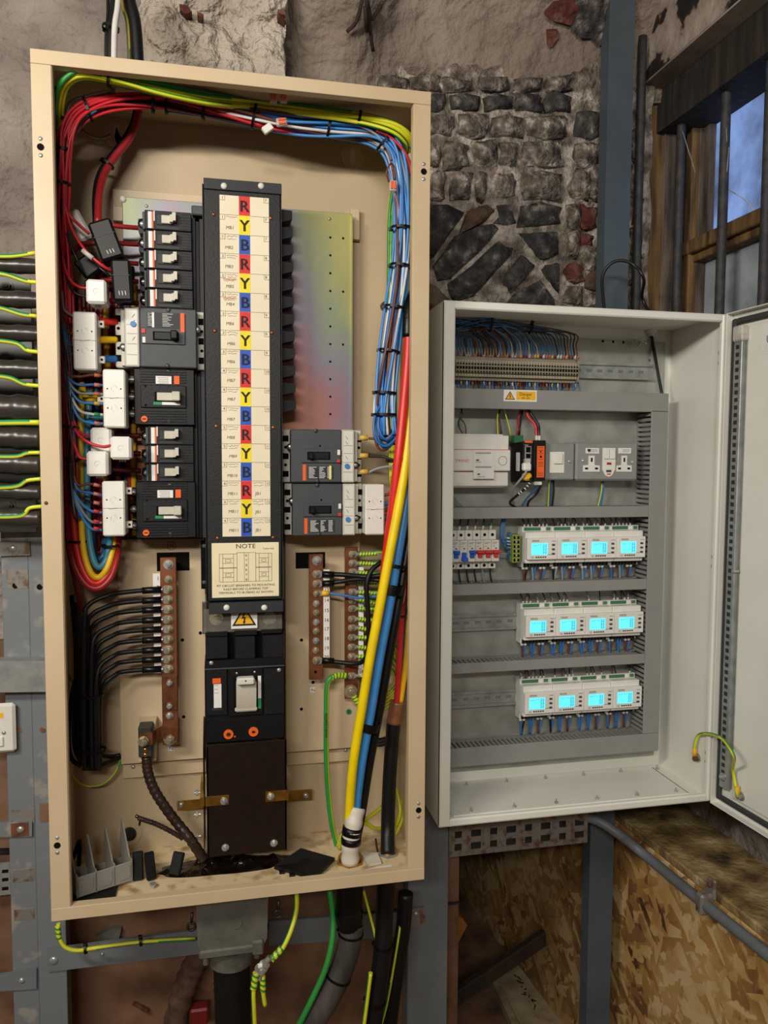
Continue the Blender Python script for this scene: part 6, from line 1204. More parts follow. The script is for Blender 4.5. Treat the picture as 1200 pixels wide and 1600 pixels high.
for y in (684, 712, 737): o = thing('crimp_lug', f'yellow crimp lug on the right breaker, {["upper", "middle", "lowest"][(684, 712, 737).index(y)]} of three', 'lug', P(567, y, .115), 'yellow crimp lugs'); obj('sleeve', MB().tube([P(562, y, .117), P(575, y, .115)], .005, 8), 'ferrule_yellow', o); obj('tongue', MB().pbox((556, y - 4, 563, y + 4), .1155, .119), 'zinc', o)
# fan of wires from left loom to the transformers
def ferr(p, q, m, par): obj('ferrule', MB().tube([p, q], .0033, 6), m, par)
fan = [('brown', 587), ('blue', 602), ('grey', 616), ('blue_bright', 631), ('white', 648), ('blue_bright', 662)]
for k, (c, y) in enumerate(fan):
    sw_ = wire('signal_wire', [(100, 540 + k * 4, .085), (106, 582 + k * 5, .08), (122, (590 + k * 6 + y) / 2 + k * 2, .075), (143, y - 1, .08), (161, y, .085)], .0024, 'wire_' + c, f'{c.replace("_bright", "")} wire, {["first", "second", "third", "fourth", "fifth", "sixth"][k]} from top into the upper white block')
    ferr(P(147, y - 1, .081), P(156, y, .084), ['ferrule_orange', 'wire_pink', 'ferrule_orange', 'ferrule_yellow', 'green_strip', 'wire_pink'][k], sw_)
fan = [('brown', 760), ('blue', 774), ('black', 788), ('blue_bright', 801), ('grey', 817), ('blue_bright', 828)]
for k, (c, y) in enumerate(fan):
    sw_ = wire('signal_wire', [(112, 690 + k * 3, .085), (114, 730 + k * 5, .08), (121, 757 + k * 7, .075), (140, y - 4, .08), (159, y, .085)], .0024, 'wire_' + c, f'{c.replace("_bright", "")} wire, {["first", "second", "third", "fourth", "fifth", "sixth"][k]} from top into the lowest white block')
    ferr(P(146, y - 3, .081), P(155, y - 1, .084), ['wire_pink', 'wire_pink', 'wire_pink', 'red_button', 'red_button', 'red_button'][k], sw_)
for k, (c, y) in enumerate((('grey', 494), ('red_dark', 508), ('brown', 522), ('blue', 540), ('teal', 553), ('blue', 566))):
    wire('signal_wire', [(97, 455 + k * 6, .09), (99, 480 + k * 8, .085), (104, y - 6, .085), (114, y, .09)], .0022, 'wire_' + c, f'{c.replace("_dark", "")} wire into the white block by the grey breaker, {["first", "second", "third", "fourth", "fifth", "lowest"][k]} down', 'wire')
loom([(98, 500, .09), (103, 560, .085), (108, 620, .08), (112, 668, .08), (113, 720, .08), (116, 770, .085), (122, 810, .09)], [('blue', 3), ('grey', 2), ('red_dark', 3), ('black', 3)], .0085, .0022, 'in the small loom down the left column', 'small left loom', seed=12)
# red leads to the transformers
for pts, lab in (([(97, 300, .08), (108, 345, .08), (120, 372, .075), (137, 395, .07), (160, 415, .07), (176, 424, .08)], 'red lead with a white sleeve running to the upright black transformer'), ([(96, 320, .085), (112, 340, .08), (124, 352, .085), (140, 366, .09)], 'red lead passing the thin white transformer'), ([(98, 400, .085), (102, 420, .08), (112, 440, .075), (126, 449, .07), (138, 450, .07)], 'red lead into the small white cube above the white block'),
        ([(108, 640, .085), (116, 660, .08), (125, 676, .085), (143, 682, .095)], 'red lead into the rearmost small transformer'), ([(108, 650, .08), (122, 678, .07), (140, 692, .06), (160, 698, .058), (174, 696, .06)], 'pinkish red lead into the bright small transformer'), ([(110, 680, .08), (118, 700, .075), (124, 714, .07), (137, 718, .07)], 'red lead into the lowest small transformer')):
    tl_ = wire('transformer_lead', pts, .0026, 'wire_red_hot', lab)
    if 'white sleeve' in lab: obj('sleeve', MB().tube(W([(129, 391, .0715), (145, 404, .069)]), .0042, 8), 'wire_white', tl_)
for pts, lab in (([(96, 330, .09), (106, 370, .085), (118, 400, .08), (130, 425, .085)], 'black lead behind the red one at the upper left'), ([(100, 400, .09), (106, 440, .085), (118, 458, .08), (136, 464, .08)], 'black lead into the small white cube above the white block'), ([(155, 418, .075), (165, 426, .075), (172, 432, .08)], 'thin grey lead beside the upright black transformer')): wire('transformer_lead', pts, .0022, 'wire_black', lab)
# thick red tails behind the left column
for k, (x, y0, y1) in enumerate(((105, 470, 640), (116, 440, 620), (126, 460, 600), (134, 480, 560))): wire('tail_cable', [(x - 2, y0, .14), (x, (y0 + y1) / 2, .145), (x - 2, y1, .145)], .0055, 'wire_red_dark', f'dark red tail deep behind the left column, {["first", "second", "third", "fourth"][k]} from the left', 'cable', n=8)
random.seed(17)
for k in range(16):
    x = 138 + (k * 5.1) % 74; c = ['red_dark', 'black', 'red_dark', 'blue_dark', 'red', 'black', 'yellow', 'red_dark'][k % 8]; xx = x + random.uniform(-5, 5); nmc = c.replace('_dark', '')
    wire('rear_cable', [(x, 425 + random.uniform(-10, 20), .176), (xx, 520, .172 + .004 * (k % 2)), (x + random.uniform(-6, 6), 640, .172), (xx, 740, .172 + .004 * (k % 2)), (x, 836, .176)], .0062, 'wire_' + c, f'thick {nmc} cable in shadow behind the left breakers', 'cable', 'cables behind the left breakers', n=8, k=5)
# fat red cable from the top
wire('tail_cable', [(217, 172, .165), (212, 195, .165), (200, 220, .162), (180, 245, .155), (163, 272, .145), (155, 305, .125), (153, 350, .10)], .0064, 'wire_red', 'thick red cable curving down from the top to the black transformer', 'cable', n=10)
wire('tail_cable', [(213, 172, .172), (207, 195, .172), (193, 220, .17), (172, 247, .163), (155, 275, .153), (149, 310, .135), (150, 350, .11)], .0055, 'wire_black', 'black cable tied beside the thick red one', 'cable', n=10)
# red tails to single pole breakers
for k, (xa, ya, y) in enumerate(((180, 353, 356), (183, 380, 382), (163, 408, 412), (160, 437, 440), (172, 470, 474))):
    wire('breaker_tail', [(xa - 6, ya - 1, .13), ((xa + 212) / 2, (ya + y) / 2, .135), (216, y, .145)], .0042, 'wire_red', f'short red tail into the {["top", "second", "third", "fourth", "lowest"][k]} breaker of the column of five', 'cable', n=8)
wire('breaker_tail', [(112, 395, .13), (128, 382, .12), (150, 380, .11), (160, 384, .12)], .0045, 'wire_red_dark', 'dark red tail curving behind the black transformers', 'cable', n=8)
for k, y in enumerate((680, 708, 735)): wire('breaker_tail', [(168, y - 2, .14), (192, y, .14), (220, y + 1, .145)], .0045, 'wire_red_dark', f'dark red tail into the {["upper", "centre", "lower"][k]} of the three middle breakers', 'cable', n=8)
for y, c in ((503, 'red_bright'), (531, 'yellow'), (561, 'blue')): wire('busbar_tail', [(148, y, .11), (164, y, .115), (182, y, .125)], .0062, 'wire_' + c, f'short {c.replace("_bright", "")} tail between the white block and the grey breaker', 'cable', n=10)
for y in (774, 788, 803, 818, 828): wire('signal_wire', [(600, y, .10), (612, y - 3, .10), (622, y - 6, .105)], .003, 'wire_' + ('red' if y != 788 else 'blue_dark'), f'short wire at the right of the lower right white block', 'wire', 'wires at the right white block')
# U loop of thick phase cables at the lower left
for nm, c, pts, r in (('outer red', 'red', [(98, 560, .13), (101, 680, .13), (105, 790, .125), (113, 868, .115), (131, 908, .105), (152, 919, .10), (173, 902, .105), (183, 868, .115), (185, 838, .14)], .0058), ('bright red', 'red_bright', [(112, 640, .125), (113, 740, .12), (116, 820, .115), (124, 872, .108), (138, 904, .10), (154, 911, .10), (171, 893, .105), (180, 862, .115), (181, 838, .14)], .0058), ('yellow', 'yellow', [(128, 600, .125), (126, 700, .115), (127, 800, .11), (131, 858, .105), (141, 893, .10), (154, 902, .10), (167, 888, .10), (176, 858, .11), (177, 838, .14)], .0055), ('teal blue', 'teal', [(140, 610, .125), (136, 700, .115), (137, 800, .11), (141, 850, .105), (148, 879, .10), (157, 886, .10), (166, 874, .105), (171, 850, .11), (171, 838, .14)], .0055),
        ('inner blue', 'blue_dark', [(144, 830, .13), (146, 860, .125), (153, 874, .12), (162, 866, .12), (165, 838, .14)], .005), ('inner yellow', 'yellow', [(142, 858, .132), (148, 878, .127), (157, 884, .125), (165, 872, .13)], .005), ('rearmost red', 'red_dark', [(99, 600, .16), (102, 760, .16), (108, 850, .155), (118, 905, .15), (124, 935, .15), (127, 955, .16)], .0055), ('deep red', 'red_dark', [(144, 760, .15), (146, 820, .15), (150, 858, .145), (158, 862, .145), (162, 838, .15)], .005)):
    wire('phase_cable', pts, r, 'wire_' + c, f'{nm} phase cable looping back at the lower left', 'cable', n=10, k=8)
wire('phase_cable', [(128, 600, .125), (132, 618, .11), (142, 624, .10), (162, 618, .12)], .0055, 'wire_yellow', 'yellow phase cable bending in behind the upper white block', 'cable', n=10)
wire('phase_cable', [(138, 680, .12), (136, 668, .115), (144, 655, .11), (164, 650, .12)], .0055, 'wire_teal', 'teal phase cable bending in behind the upper white block', 'cable', n=10)
# nine black neutrals
for i, y in enumerate(LY):
    x = [131, 135, 139, 143, 146, 148, 150, 152, 155][i]; yy = .12 + .010 * (i % 3); R_ = 30 - i * 1.4; 
    pts = [(250, y, YN - .002), (225, y + 1.5, YN - .004), (190, y + 5, YN - .008), (x + R_ + 6, y + 10, .13), (x + 8, y + 24, .125), (x + 1, y + 48 , yy), (x - .5, max(y + 90, 1080), yy), (x, 1150, yy), (x + 1, 1203, yy)]
    o = thing('neutral_cable', f'black neutral cable, {["top", "second", "third", "fourth", "fifth", "sixth", "seventh", "eighth", "lowest"][i]} of nine on the left copper bar', 'cable', P(x, 1203, yy), 'nine black neutral cables')
    obj('sheath', MB().tube(spline(W(pts), 7), .0043, 8), 'cable_black', o); obj('lug_boot', MB().tube(W([(252, y, YN - .003), (236, y + 1, YN - .003), (222, y + 2, YN - .004)]), .0062, 8), 'heatshrink', o)
for k in range(5): wire('spare_cable', [(112 + k * 5, 930 + k * 12, .17), (118 + k * 5, 1000, .165), (120 + k * 5, 1090, .16), (126 + k * 5, 1196, .15)], .0043, 'cable_black', f'black cable behind the nine neutrals at the lower left', 'cable', 'black cables behind the neutrals', n=8)
for pts, lab in (([(122, 1060, .16), (117, 1110, .16), (116, 1160, .155), (124, 1185, .15), (134, 1190, .14)], 'black cable bowing out left of the neutral bundle'), ([(124, 1040, .17), (112, 1090, .165), (107, 1150, .16), (112, 1185, .155), (128, 1198, .145)], 'outer black cable bowing out left of the neutral bundle'), ([(158, 1180, .17), (175, 1182, .19), (188, 1180, .195)], 'black cable stub right of the neutral bundle'), ([(158, 1196, .16), (172, 1190, .18), (188, 1183, .195)], 'second black cable stub right of the neutral bundle')): wire('spare_cable', pts, .0042, 'cable_black', lab, 'cable', n=8)
wire('earth_wire', [(108, 1194, .19), (116, 1215, .19), (135, 1228, .185), (160, 1226, .185), (180, 1208, .19), (189, 1186, .195)], .002, GY, 'thin green and yellow wire hanging under the neutral bundle', stripe=3, n=8)
wire('earth_wire', [(108, 1056, .19), (116, 1068, .185), (124, 1084, .18)], .003, GYD, 'dull yellow wire end beside the neutral bundle', stripe=3, n=8)
# taped neutral tail and its branch, bitumen
def taped(pts, r, lab, rads=None):
    pp = spline(W(pts), 10); rr = [r * (1 + .10 * (i % 3 == 0) + .04 * math.sin(i * 2.1)) for i in range(len(pp))]; return obj('taped_cable', MB().tube(pp, r, 12, rads=rr), 'brown_tape', None, lab, 'cable')
taped([(229, 1183, .128), (231, 1205, .125), (240, 1232, .12), (256, 1258, .115), (276, 1285, .11), (298, 1312, .10), (318, 1342, .10)], .0088, 'thick brown taped cable from the clamp block down into the bitumen')
tst = taped([(216, 1278, .10), (228, 1282, .10), (245, 1288, .10), (265, 1298, .10), (286, 1310, .10)], .0042, 'thin brown taped stub branching off the taped cable')
obj('frayed_end', MB().tube(W([(212, 1274, .10), (219, 1279, .10)]), .003, 6).tube(W([(219, 1279, .10), (218, 1290, .098)]), .002, 6), 'bitumen', tst)
random.seed(31)
zf_ = ZB + .002
def blob(u, v):
    a = u * 2 * PI; e = 1 + .22 * mnoise.noise(Vector((math.cos(a) * 2, math.sin(a) * 2, 3))); r_ = v * e; c0 = PZ(352, 1352, zf_); x = c0.x + .125 * r_ * math.cos(a); y = c0.y + .032 * r_ * math.sin(a)
    return (x, y, zf_ + (1 - v ** 3) * (.006 + .022 * max(0, mnoise.noise(Vector((x * 60, y * 60, 1))))) + .02 * math.exp(-((x - (c0.x - .025)) ** 2 + (y - c0.y - .005) ** 2) / .0003))
obj('bitumen_pool', MB().grid(blob, 60, 16), 'bitumen', None, 'glossy black bitumen pool in the floor of the panelboard', 'bitumen', kind='stuff')
# ------------------------------------------------------------- things lying in the bottom of the enclosure
gsh = thing('terminal_shroud', 'grey three bay plastic terminal shroud lying in the bottom left corner', 'shroud', PZ(160, 1400, ZB + .004))
o0 = PZ(120, 1404, ZB + .008); o1 = PZ(207, 1376, ZB + .008); ux = (o1 - o0); Ls = ux.length; ux.normalize(); uy = Vector((-ux.y, ux.x, 0))
MS = Matrix(((ux.x, uy.x, 0, o0.x), (ux.y, uy.y, 0, o0.y), (ux.z, uy.z, 1, o0.z), (0, 0, 0, 1)))
def sb_(nm, mb, m='shroud_grey'): return obj(nm, mb.xf(MS), m, gsh)
sb_('front_wall', MB().box(0, Ls, 0, .003, 0, .036, .001)); sb_('floor', MB().box(0, Ls, .003, .055, 0, .003, .0005)); sb_('back_rail', MB().box(.003, Ls, .05, .055, .003, .022, .001))
for k in range(4):
    x = Ls * k / 3 - (.002 if k == 3 else 0); hh = .094 if k in (0, 3) else .084
    sb_('fin', MB().prism([(.0, .0), (.06, .0), (.06, hh * .55), (.052, hh), (.047, hh), (.012, .040), (.0, .040)], x, x + .0022, 'x'))
for k in range(3):
    a = Ls * (k + .1) / 3; b = Ls * (k + .88) / 3; sb_('embossed_tab', MB().prism([(a, .030), (a, .012), (a + .004, .007), (b - .004, .007), (b, .012), (b, .030)], -.0012, .0005))
q = [PZ(x, y, ZB + .003) for x, y in ((112, 1408), (180, 1402), (184, 1384), (112, 1390))]
obj('rubber_mat', MB().prism([(v.x, v.y) for v in q], ZB + .003, ZB + .007, 'z'), 'black_plastic', None, 'black rubber pad under the grey terminal shroud', 'pad')
def block(px, py, w_, d_, h_, rz, m, name, lab, tilt=0):
    c = PZ(px, py, ZB + .003); mb = MB().box(-w_ / 2, w_ / 2, -d_ / 2, d_ / 2, 0, h_, .002); mb.xf(Matrix.Translation(c) @ Matrix.Rotation(rz, 4, 'Z') @ Matrix.Rotation(tilt, 4, 'X')); return obj(name, mb, m, None, lab, 'plastic part')
block(216, 1376, .018, .006, .050, .1, 'black_plastic', 'terminal_barrier', 'black plastic barrier standing right of the grey shroud', -.25); block(237, 1375, .017, .008, .048, .35, 'black_plastic', 'terminal_barrier', 'second black plastic barrier leaning beside the bitumen', -.35); block(272, 1368, .022, .008, .040, -.5, 'black_plastic', 'terminal_barrier', 'black plastic clip lying against the bitumen', -.5)
bk = thing('rag_tie', 'black knotted strap behind the grey shroud', 'strap', PZ(122, 1345, ZB)); obj('strap', MB().tube(spline(W([(112, 1345, .15), (118, 1330, .15), (124, 1314, .15), (125, 1322, .148), (123, 1352, .15)]), 5), .004, 6), 'tie_black', bk)
c = PZ(239, 1388, ZB + .002); hb = MB().cyl(c, c + Vector((0, 0, .006)), .0035, 8); hb.cyl(c + Vector((0, 0, .006)), c + Vector((0, 0, .009)), .006, 8); obj('loose_bolt', hb, 'zinc', None, 'bolt standing on the rusty floor of the panelboard', 'bolt')
q = [(428, 1353), (470, 1325), (523, 1340), (492, 1370)]
bc = thing('cover_plate', 'black ribbed plastic cover lying on the floor of the panelboard', 'cover', PZ(478, 1370, ZB)); hz = [.012, .03, .018, .010]
V = [PZ(x, y, ZB + h_) for (x, y), h_ in zip(q, hz)]; V2 = [v - Vector((0, 0, .006)) for v in V]
obj('sheet', MB().add(V + V2, [(0, 1, 2, 3), (7, 6, 5, 4), (0, 4, 5, 1), (1, 5, 6, 2), (2, 6, 7, 3), (3, 7, 4, 0)]), 'black_plastic', bc)
for t_ in (.1, .35, .62): p = V2[0].lerp(V2[3], t_ + .1); obj('foot', MB().box(p.x - .005, p.x + .005, p.y - .004, p.y + .004, ZB + .002, p.z + .001), 'black_plastic', bc)
q = [PZ(x, y, ZB + .003) for x, y in ((568, 1360), (611, 1352), (615, 1358), (570, 1367))]
tg_ = obj('cable_tag', MB().prism([(v.x, v.y) for v in q], ZB + .003, ZB + .0045, 'z'), 'white_label', None, 'white printed tag lying by the front lip', 'tag')
q = [PZ(x, y, ZB + .004) for x, y in ((560, 1332), (590, 1336), (596, 1350), (578, 1354))]; obj('torn_wrap', MB().prism([(v.x, v.y) for v in q], ZB + .004, ZB + .008, 'z'), 'tape_white', None, 'scrap of white wrapping by the two glands', 'scrap')
wire('loose_tie', [(587, 1310, .12), (590, 1330, .11), (597, 1350, .10)], .0018, 'tie_black', 'loose black tie tail between the two glands', 'cable tie')
for x, y, r_, lab in ((547, 1346, .0205, 'brass gland ring at the base of the white taped cable'), (606, 1334, .0155, 'brass gland ring at the base of the black cable')):
    c = PZ(x, y, ZB + .002); o = thing('gland_ring', lab, 'gland', c); obj('locknut', MB().cyl(c, c + Vector((0, 0, .005)), r_ * 1.3, 6, sm=False), 'brass' if r_ > .016 else 'galvanised', o); obj('ring', MB().cyl(c + Vector((0, 0, .005)), c + Vector((0, 0, .012)), r_, 20), 'brass', o)
# ------------------------------------------------------------- fat coloured supply cables at the right
gA = PZ(547, 1344, ZB + .01); gB = PZ(606, 1332, ZB + .01)
def fat(nm, c, pts, r, lab, end=None, n=14):
    w_ = W(pts) + ([end] if end is not None else []); return obj(nm, MB().tube(spline(w_, 8), r, n), 'wire_' + c if c in ('red_bright', 'yellow_bright', 'blue_bright', 'black', 'red_hot', 'yellow', 'blue_dark') else c, None, lab, 'cable')
fat('supply_cable', 'red_bright', [(639, 500, .075), (637, 560, .07), (630, 640, .065), (623, 710, .058), (614, 790, .062), (606, 850, .075), (597, 930, .085), (580, 1050, .095), (566, 1150, .10)], .0086, 'bright red sleeved supply cable at the top of the fat bundle', gA + Vector((.004, .008, .02)))
fat('supply_cable', 'yellow_bright', [(648, 540, .09), (642, 630, .075), (635, 710, .06), (624, 785, .052), (609, 865, .048), (593, 950, .048), (578, 1030, .05), (565, 1110, .055), (552, 1194, .065), (546, 1270, .08)], .0088, 'bright yellow sleeved supply cable slanting across the right side', gA + Vector((-.006, -.004, 0)))
fat('supply_cable', 'blue_bright', [(648, 690, .10), (643, 740, .085), (634, 792, .072), (622, 865, .064), (608, 950, .062), (593, 1030, .064), (580, 1110, .068), (565, 1194, .076), (556, 1270, .088)], .0086, 'blue sleeved supply cable beside the yellow one', gA + Vector((.005, -.003, 0)))
fat('supply_cable', 'black', [(648, 800, .11), (638, 850, .092), (622, 945, .08), (607, 1030, .08), (593, 1110, .084), (577, 1194, .09), (564, 1275, .10)], .0086, 'black sleeved supply cable behind the blue one', gA + Vector((.006, .006, 0)))
bt_ = thing('cable_boot', 'glossy black boot capping the red supply cable', 'boot', P(640, 520, .07)); obj('boot', MB().tube(spline(W([(637, 527, .072), (638, 500, .074), (640, 478, .08), (645, 462, .095), (650, 455, .12)]), 5), .0105, 12), 'heatshrink', bt_)
def band(pts, r, m, lab, name='tape_band', cat='tape'): return obj(name, MB().tube(W(pts) if len(pts[0]) == 3 and not isinstance(pts[0], Vector) else pts, r, 18), m, None, lab, cat)
def wrap(c, d, rx, ry, side, w_, m, lab):
    c = Vector(c); d = Vector(d).normalized(); u = Vector(side); u = (u - d * u.dot(d)).normalized(); v = d.cross(u); n = 24; V = []
    for s_ in (-1, -.6, 0, .6, 1): V += [c + d * w_ * s_ + u * math.cos(2 * PI * i / n) * rx * (1 + .05 * math.sin(s_ * 3 + i)) + v * math.sin(2 * PI * i / n) * ry for i in range(n)]
    F = [(q * n + i, q * n + (i + 1) % n, (q + 1) * n + (i + 1) % n, (q + 1) * n + i) for q in range(4) for i in range(n)]; return obj('tape_band', MB().add(V, F, 0, True), m, None, lab, 'tape')
dv = lambda a, b: (P(*b) - P(*a))
wrap(P(632, 724, .066), dv((636, 690, .06), (624, 760, .06)), .0205, .014, (1, 0, 0), .009, 'tie_black', 'black tape round the fat cables beside the right breakers')
wrap(P(612, 920, .062), dv((618, 880, .06), (600, 960, .06)), .021, .018, (1, 0, 0), .009, 'tie_black', 'black tape round the yellow and blue cables beside the earth bar')
wrap(P(577, 1134, .07), dv((583, 1100, .06), (568, 1170, .065)), .019, .019, (1, 0, 0), .008, 'tie_black', 'lowest black tape round the yellow and blue cables')
tie(P(618, 883, .058), dv((622, 860, .055), (610, 910, .055)), .019, .014, (1, 0, 0), 'black cable tie just above the tape beside the earth bar')
wb_ = thing('cable_wrap', 'white taped base of the fat supply cables with black bands', 'tape', gA)
ax = [gA + Vector((0, 0, -.004)), gA + Vector((.0005, -.001, .03)), gA + Vector((.003, -.002, .05)), gA + Vector((.006, 0, .068)), P(557, 1262, .085)]
obj('white_wrap', MB().tube(spline(ax, 5), .016, 18, rads=[.0165 + .001 * math.sin(i * 1.7) for i in range(21)]), 'tape_white', wb_)
obj('black_band', MB().tube([gA + Vector((.001, -.002, .034)), gA + Vector((.002, -.002, .046))], .0188, 18), 'tie_black', wb_); obj('black_band', MB().tube([gA + Vector((.002, -.001, .049)), gA + Vector((.005, 0, .064))], .0186, 18), 'tie_black', wb_)
# second supply: black sheath with brown taped crotch
pB = [gB + Vector((0, 0, -.004)), P(606, 1290, .115), P(608, 1230, .12), P(611, 1180, .12), P(615, 1130, .12), P(618, 1112, .12)]
sB = obj('supply_cable', MB().tube(spline(pB, 8), .0135, 16), 'cable_black', None, 'thick black sheathed cable with a brown taped top, rising from the right gland', 'cable'); obj('tape_band', MB().tube(spline([pB[-2], pB[-1], P(621, 1096, .12)], 5), .0142, 16), 'copper_tape', sB, 'brown tape')
for c, pts, lab in (('red_hot', [(619, 1105, .118), (624, 1030, .115), (629, 947, .112), (639, 870, .11), (646, 800, .115)], 'red core rising out of the brown taped cable'), ('yellow', [(625, 1100, .122), (635, 1030, .125), (640, 950, .13), (646, 880, .14)], 'yellow core rising out of the brown taped cable'), ('blue_dark', [(622, 1100, .135), (629, 1030, .14), (633, 960, .14), (640, 890, .145)], 'blue core behind the red one of the taped cable')): fat('supply_core', c, pts, .0058, lab, n=10)
# conductors off the right-hand bars
for pts, m, r, lab in (([(505, 897, .142), (535, 898, .135), (570, 901, .11), (598, 899, .10)], 'cable_black', .0046, 'upper black cable from the right neutral bar'), ([(505, 912, .142), (530, 909, .138), (560, 905, .12), (598, 907, .10)], 'cable_black', .0046, 'second black cable from the right neutral bar'), ([(505, 1032, .142), (530, 1035, .135), (556, 1037, .12), (570, 1030, .105), (576, 1010, .095), (575, 960, .092), (573, 915, .092), (580, 892, .095), (596, 878, .10)], 'cable_black', .0046, 'long black cable curling up from the foot of the right neutral bar'),
        ([(515, 927, .142), (535, 930, .135), (560, 934, .115), (580, 933, .10), (598, 929, .095)], 'wire_blue', .0024, 'thin blue wire with a yellow lug on the right neutral bar')):
    bc_ = wire('bar_cable', pts, r, m, lab, 'cable', n=8); y = pts[0][1]
    if m == 'cable_black': obj('lug_boot', MB().tube(W([(503, y, .142), (522, y + 1 - (y == 912) * 2, .139)]), .0062, 8), 'heatshrink', bc_)
    else: obj('crimp_sleeve', MB().tube(W([(503, 927, .142), (514, 927, .142)]), .005, 8), 'yellow_label', bc_)
for i, y in enumerate(EY[:-1]):
    x0_ = 560 - (y - 866) * .012; wob = (i * 37 % 11) - 5
    dark = i < 3
    et_ = wire('earth_tail', [(x0_ + 2, y, .152), (x0_ + 16, y + 1 + wob * .3, .15), (x0_ + 38, y + 2 + wob, .145), (x0_ + 62, y + 26 + wob * 2, .15), (616, y + 70, .16)], .0032 if not dark else .003, GY, f'striped earth tail, {["first", "second", "third", "fourth", "fifth", "sixth", "seventh", "eighth", "ninth", "tenth", "eleventh", "twelfth"][i]} down the earth bar', 'wire', 'earth tails on the earth bar', n=8, stripe=3, twist=1)
    sleeve(spline(W([(x0_ + 1, y, .152), (x0_ + 16, y + 1 + wob * .3, .15), (x0_ + 30, y + 2 + wob * .7, .147)]), 5), .0042, et_)
for k in range(6): r_ = 14 + k * 4; wire('earth_coil', [(596 + (k % 2), 1040, .16), (612 + k, 1046 + k * 2, .155), (618 + k, 1064 + k * 3, .15), (608, 1078 + k * 5, .148), (590, 1084 + k * 6, .15), (580, 1090 + k * 6, .16)], .0026, GY, 'green and yellow wire in the coil behind the fat cables', 'wire', 'earth coil behind the fat cables', n=8, stripe=3)
mec = wire('earth_cable', [(536, 1056, .15), (526, 1056, .145), (516, 1060, .14), (511, 1074, .14), (510, 1110, .14), (510, 1180, .145), (513, 1240, .15), (519, 1290, .15), (527, 1324, .15)], .0052, ['gy_green', 'gy_yellow'], 'green main earth cable dropping from the earth bar', 'cable', n=10, stripe=3, twist=0, phase=2)
sleeve(spline(W([(541, 1056, .149), (528, 1056, .145), (519, 1059, .141)]), 6), .0062, mec, 6)
a, b = P(506, 1152, .134), P(506, 1080, .134); mb = MB().text('MAIN EARTH', 0, -.003, 0, .0055, frame=(Vector((a.x + .004, .1335, a.z)), Vector((0, 0, 1)), Vector((-1, 0, 0)))); obj('cable_marking', mb, 'print_black', mec)
e4 = wire('earth_cable', [(553, 1088, .148), (560, 1098, .145), (566, 1108, .14), (580, 1122, .14)], .0052, GY, 'striped earth cable under the big earth bolt', 'cable', n=10, stripe=3, twist=1)
sleeve(spline(W([(553, 1088, .148), (560, 1098, .145), (566, 1108, .14)]), 5), .0062, e4, 6)
for pts, lab in (([(528, 1322, .14), (534, 1305, .12), (548, 1290, .12), (575, 1278, .13), (600, 1258, .15)], 'green and yellow wire looping behind the taped base to the upper right'), ([(530, 1326, .13), (536, 1308, .11), (546, 1298, .12), (570, 1286, .13), (584, 1294, .13), (600, 1294, .14)], 'green and yellow wire looping behind the taped base to the lower right'), ([(619, 1290, .15), (625, 1270, .15), (623, 1250, .16), (618, 1230, .17)], 'green and yellow wire right of the black cable'), ([(617, 1305, .15), (628, 1280, .16), (626, 1250, .17)], 'second green and yellow wire right of the black cable')): wire('earth_wire', pts, .0036, GY, lab, 'wire', n=8, stripe=3)
for k in range(3): wire('spare_cable', [(580, 1150 + k * 5, .17), (592, 1155 + k * 5, .165), (605, 1152 + k * 5, .165)], .003, 'cable_black', 'black wire crossing low behind the fat cables', 'wire', 'black wires low behind the fat cables', n=8)
wire('spare_cable', [(632, 880, .10), (640, 930, .10), (634, 960, .10), (624, 962, .105), (620, 950, .11)], .002, 'wire_black', 'thin black wire hooked beside the blue supply cable', 'wire'); wire('spare_cable', [(628, 870, .095), (632, 905, .09), (631, 935, .095), (624, 950, .1)], .002, 'wire_white', 'thin white wire hooked beside the blue supply cable', 'wire')
# push-in connectors
def connector(px, py, Y, lab, ang=0, m='orange_label', lever=True):
    c = P(px, py, Y); o = thing('push_in_connector', lab, 'connector', c, 'push in connectors'); M = Matrix.Translation(c) @ Matrix.Rotation(ang, 4, 'Y')
    obj('body', MB().box(-.006, .006, -.004, .005, -.009, .009, .001).xf(M), 'clear_tab' if lever else 'white_plastic', o)
    if lever:
        for s_ in (-.003, .003): obj('lever', MB().box(s_ - .002, s_ + .002, -.0065, -.003, -.006, .007, .0006).xf(M), m, o)
connector(427, 152, .06, 'orange lever connector tucked under the top lip on the left'); connector(443, 152, .06, 'orange lever connector tucked under the top lip on the right'); connector(440, 191, .075, 'orange lever connector at the end of the red wires', 1.4); connector(418, 201, .075, 'white connector hanging at the end of the red wires', .9, lever=False); connector(614, 291, .07, 'orange lever connector on the right loom'); connector(646, 244, .08, 'orange connector in the top right corner', 1.2)
wire('loom_wire', [(608, 285, .075), (604, 270, .07), (610, 256, .07), (616, 262, .075), (617, 280, .075)], .0016, 'wire_brown', 'brown loop at the connector on the right loom'); wire('loom_wire', [(616, 300, .075), (622, 320, .08), (625, 345, .085)], .0016, 'wire_pink', 'pale wire below the connector on the right loom')
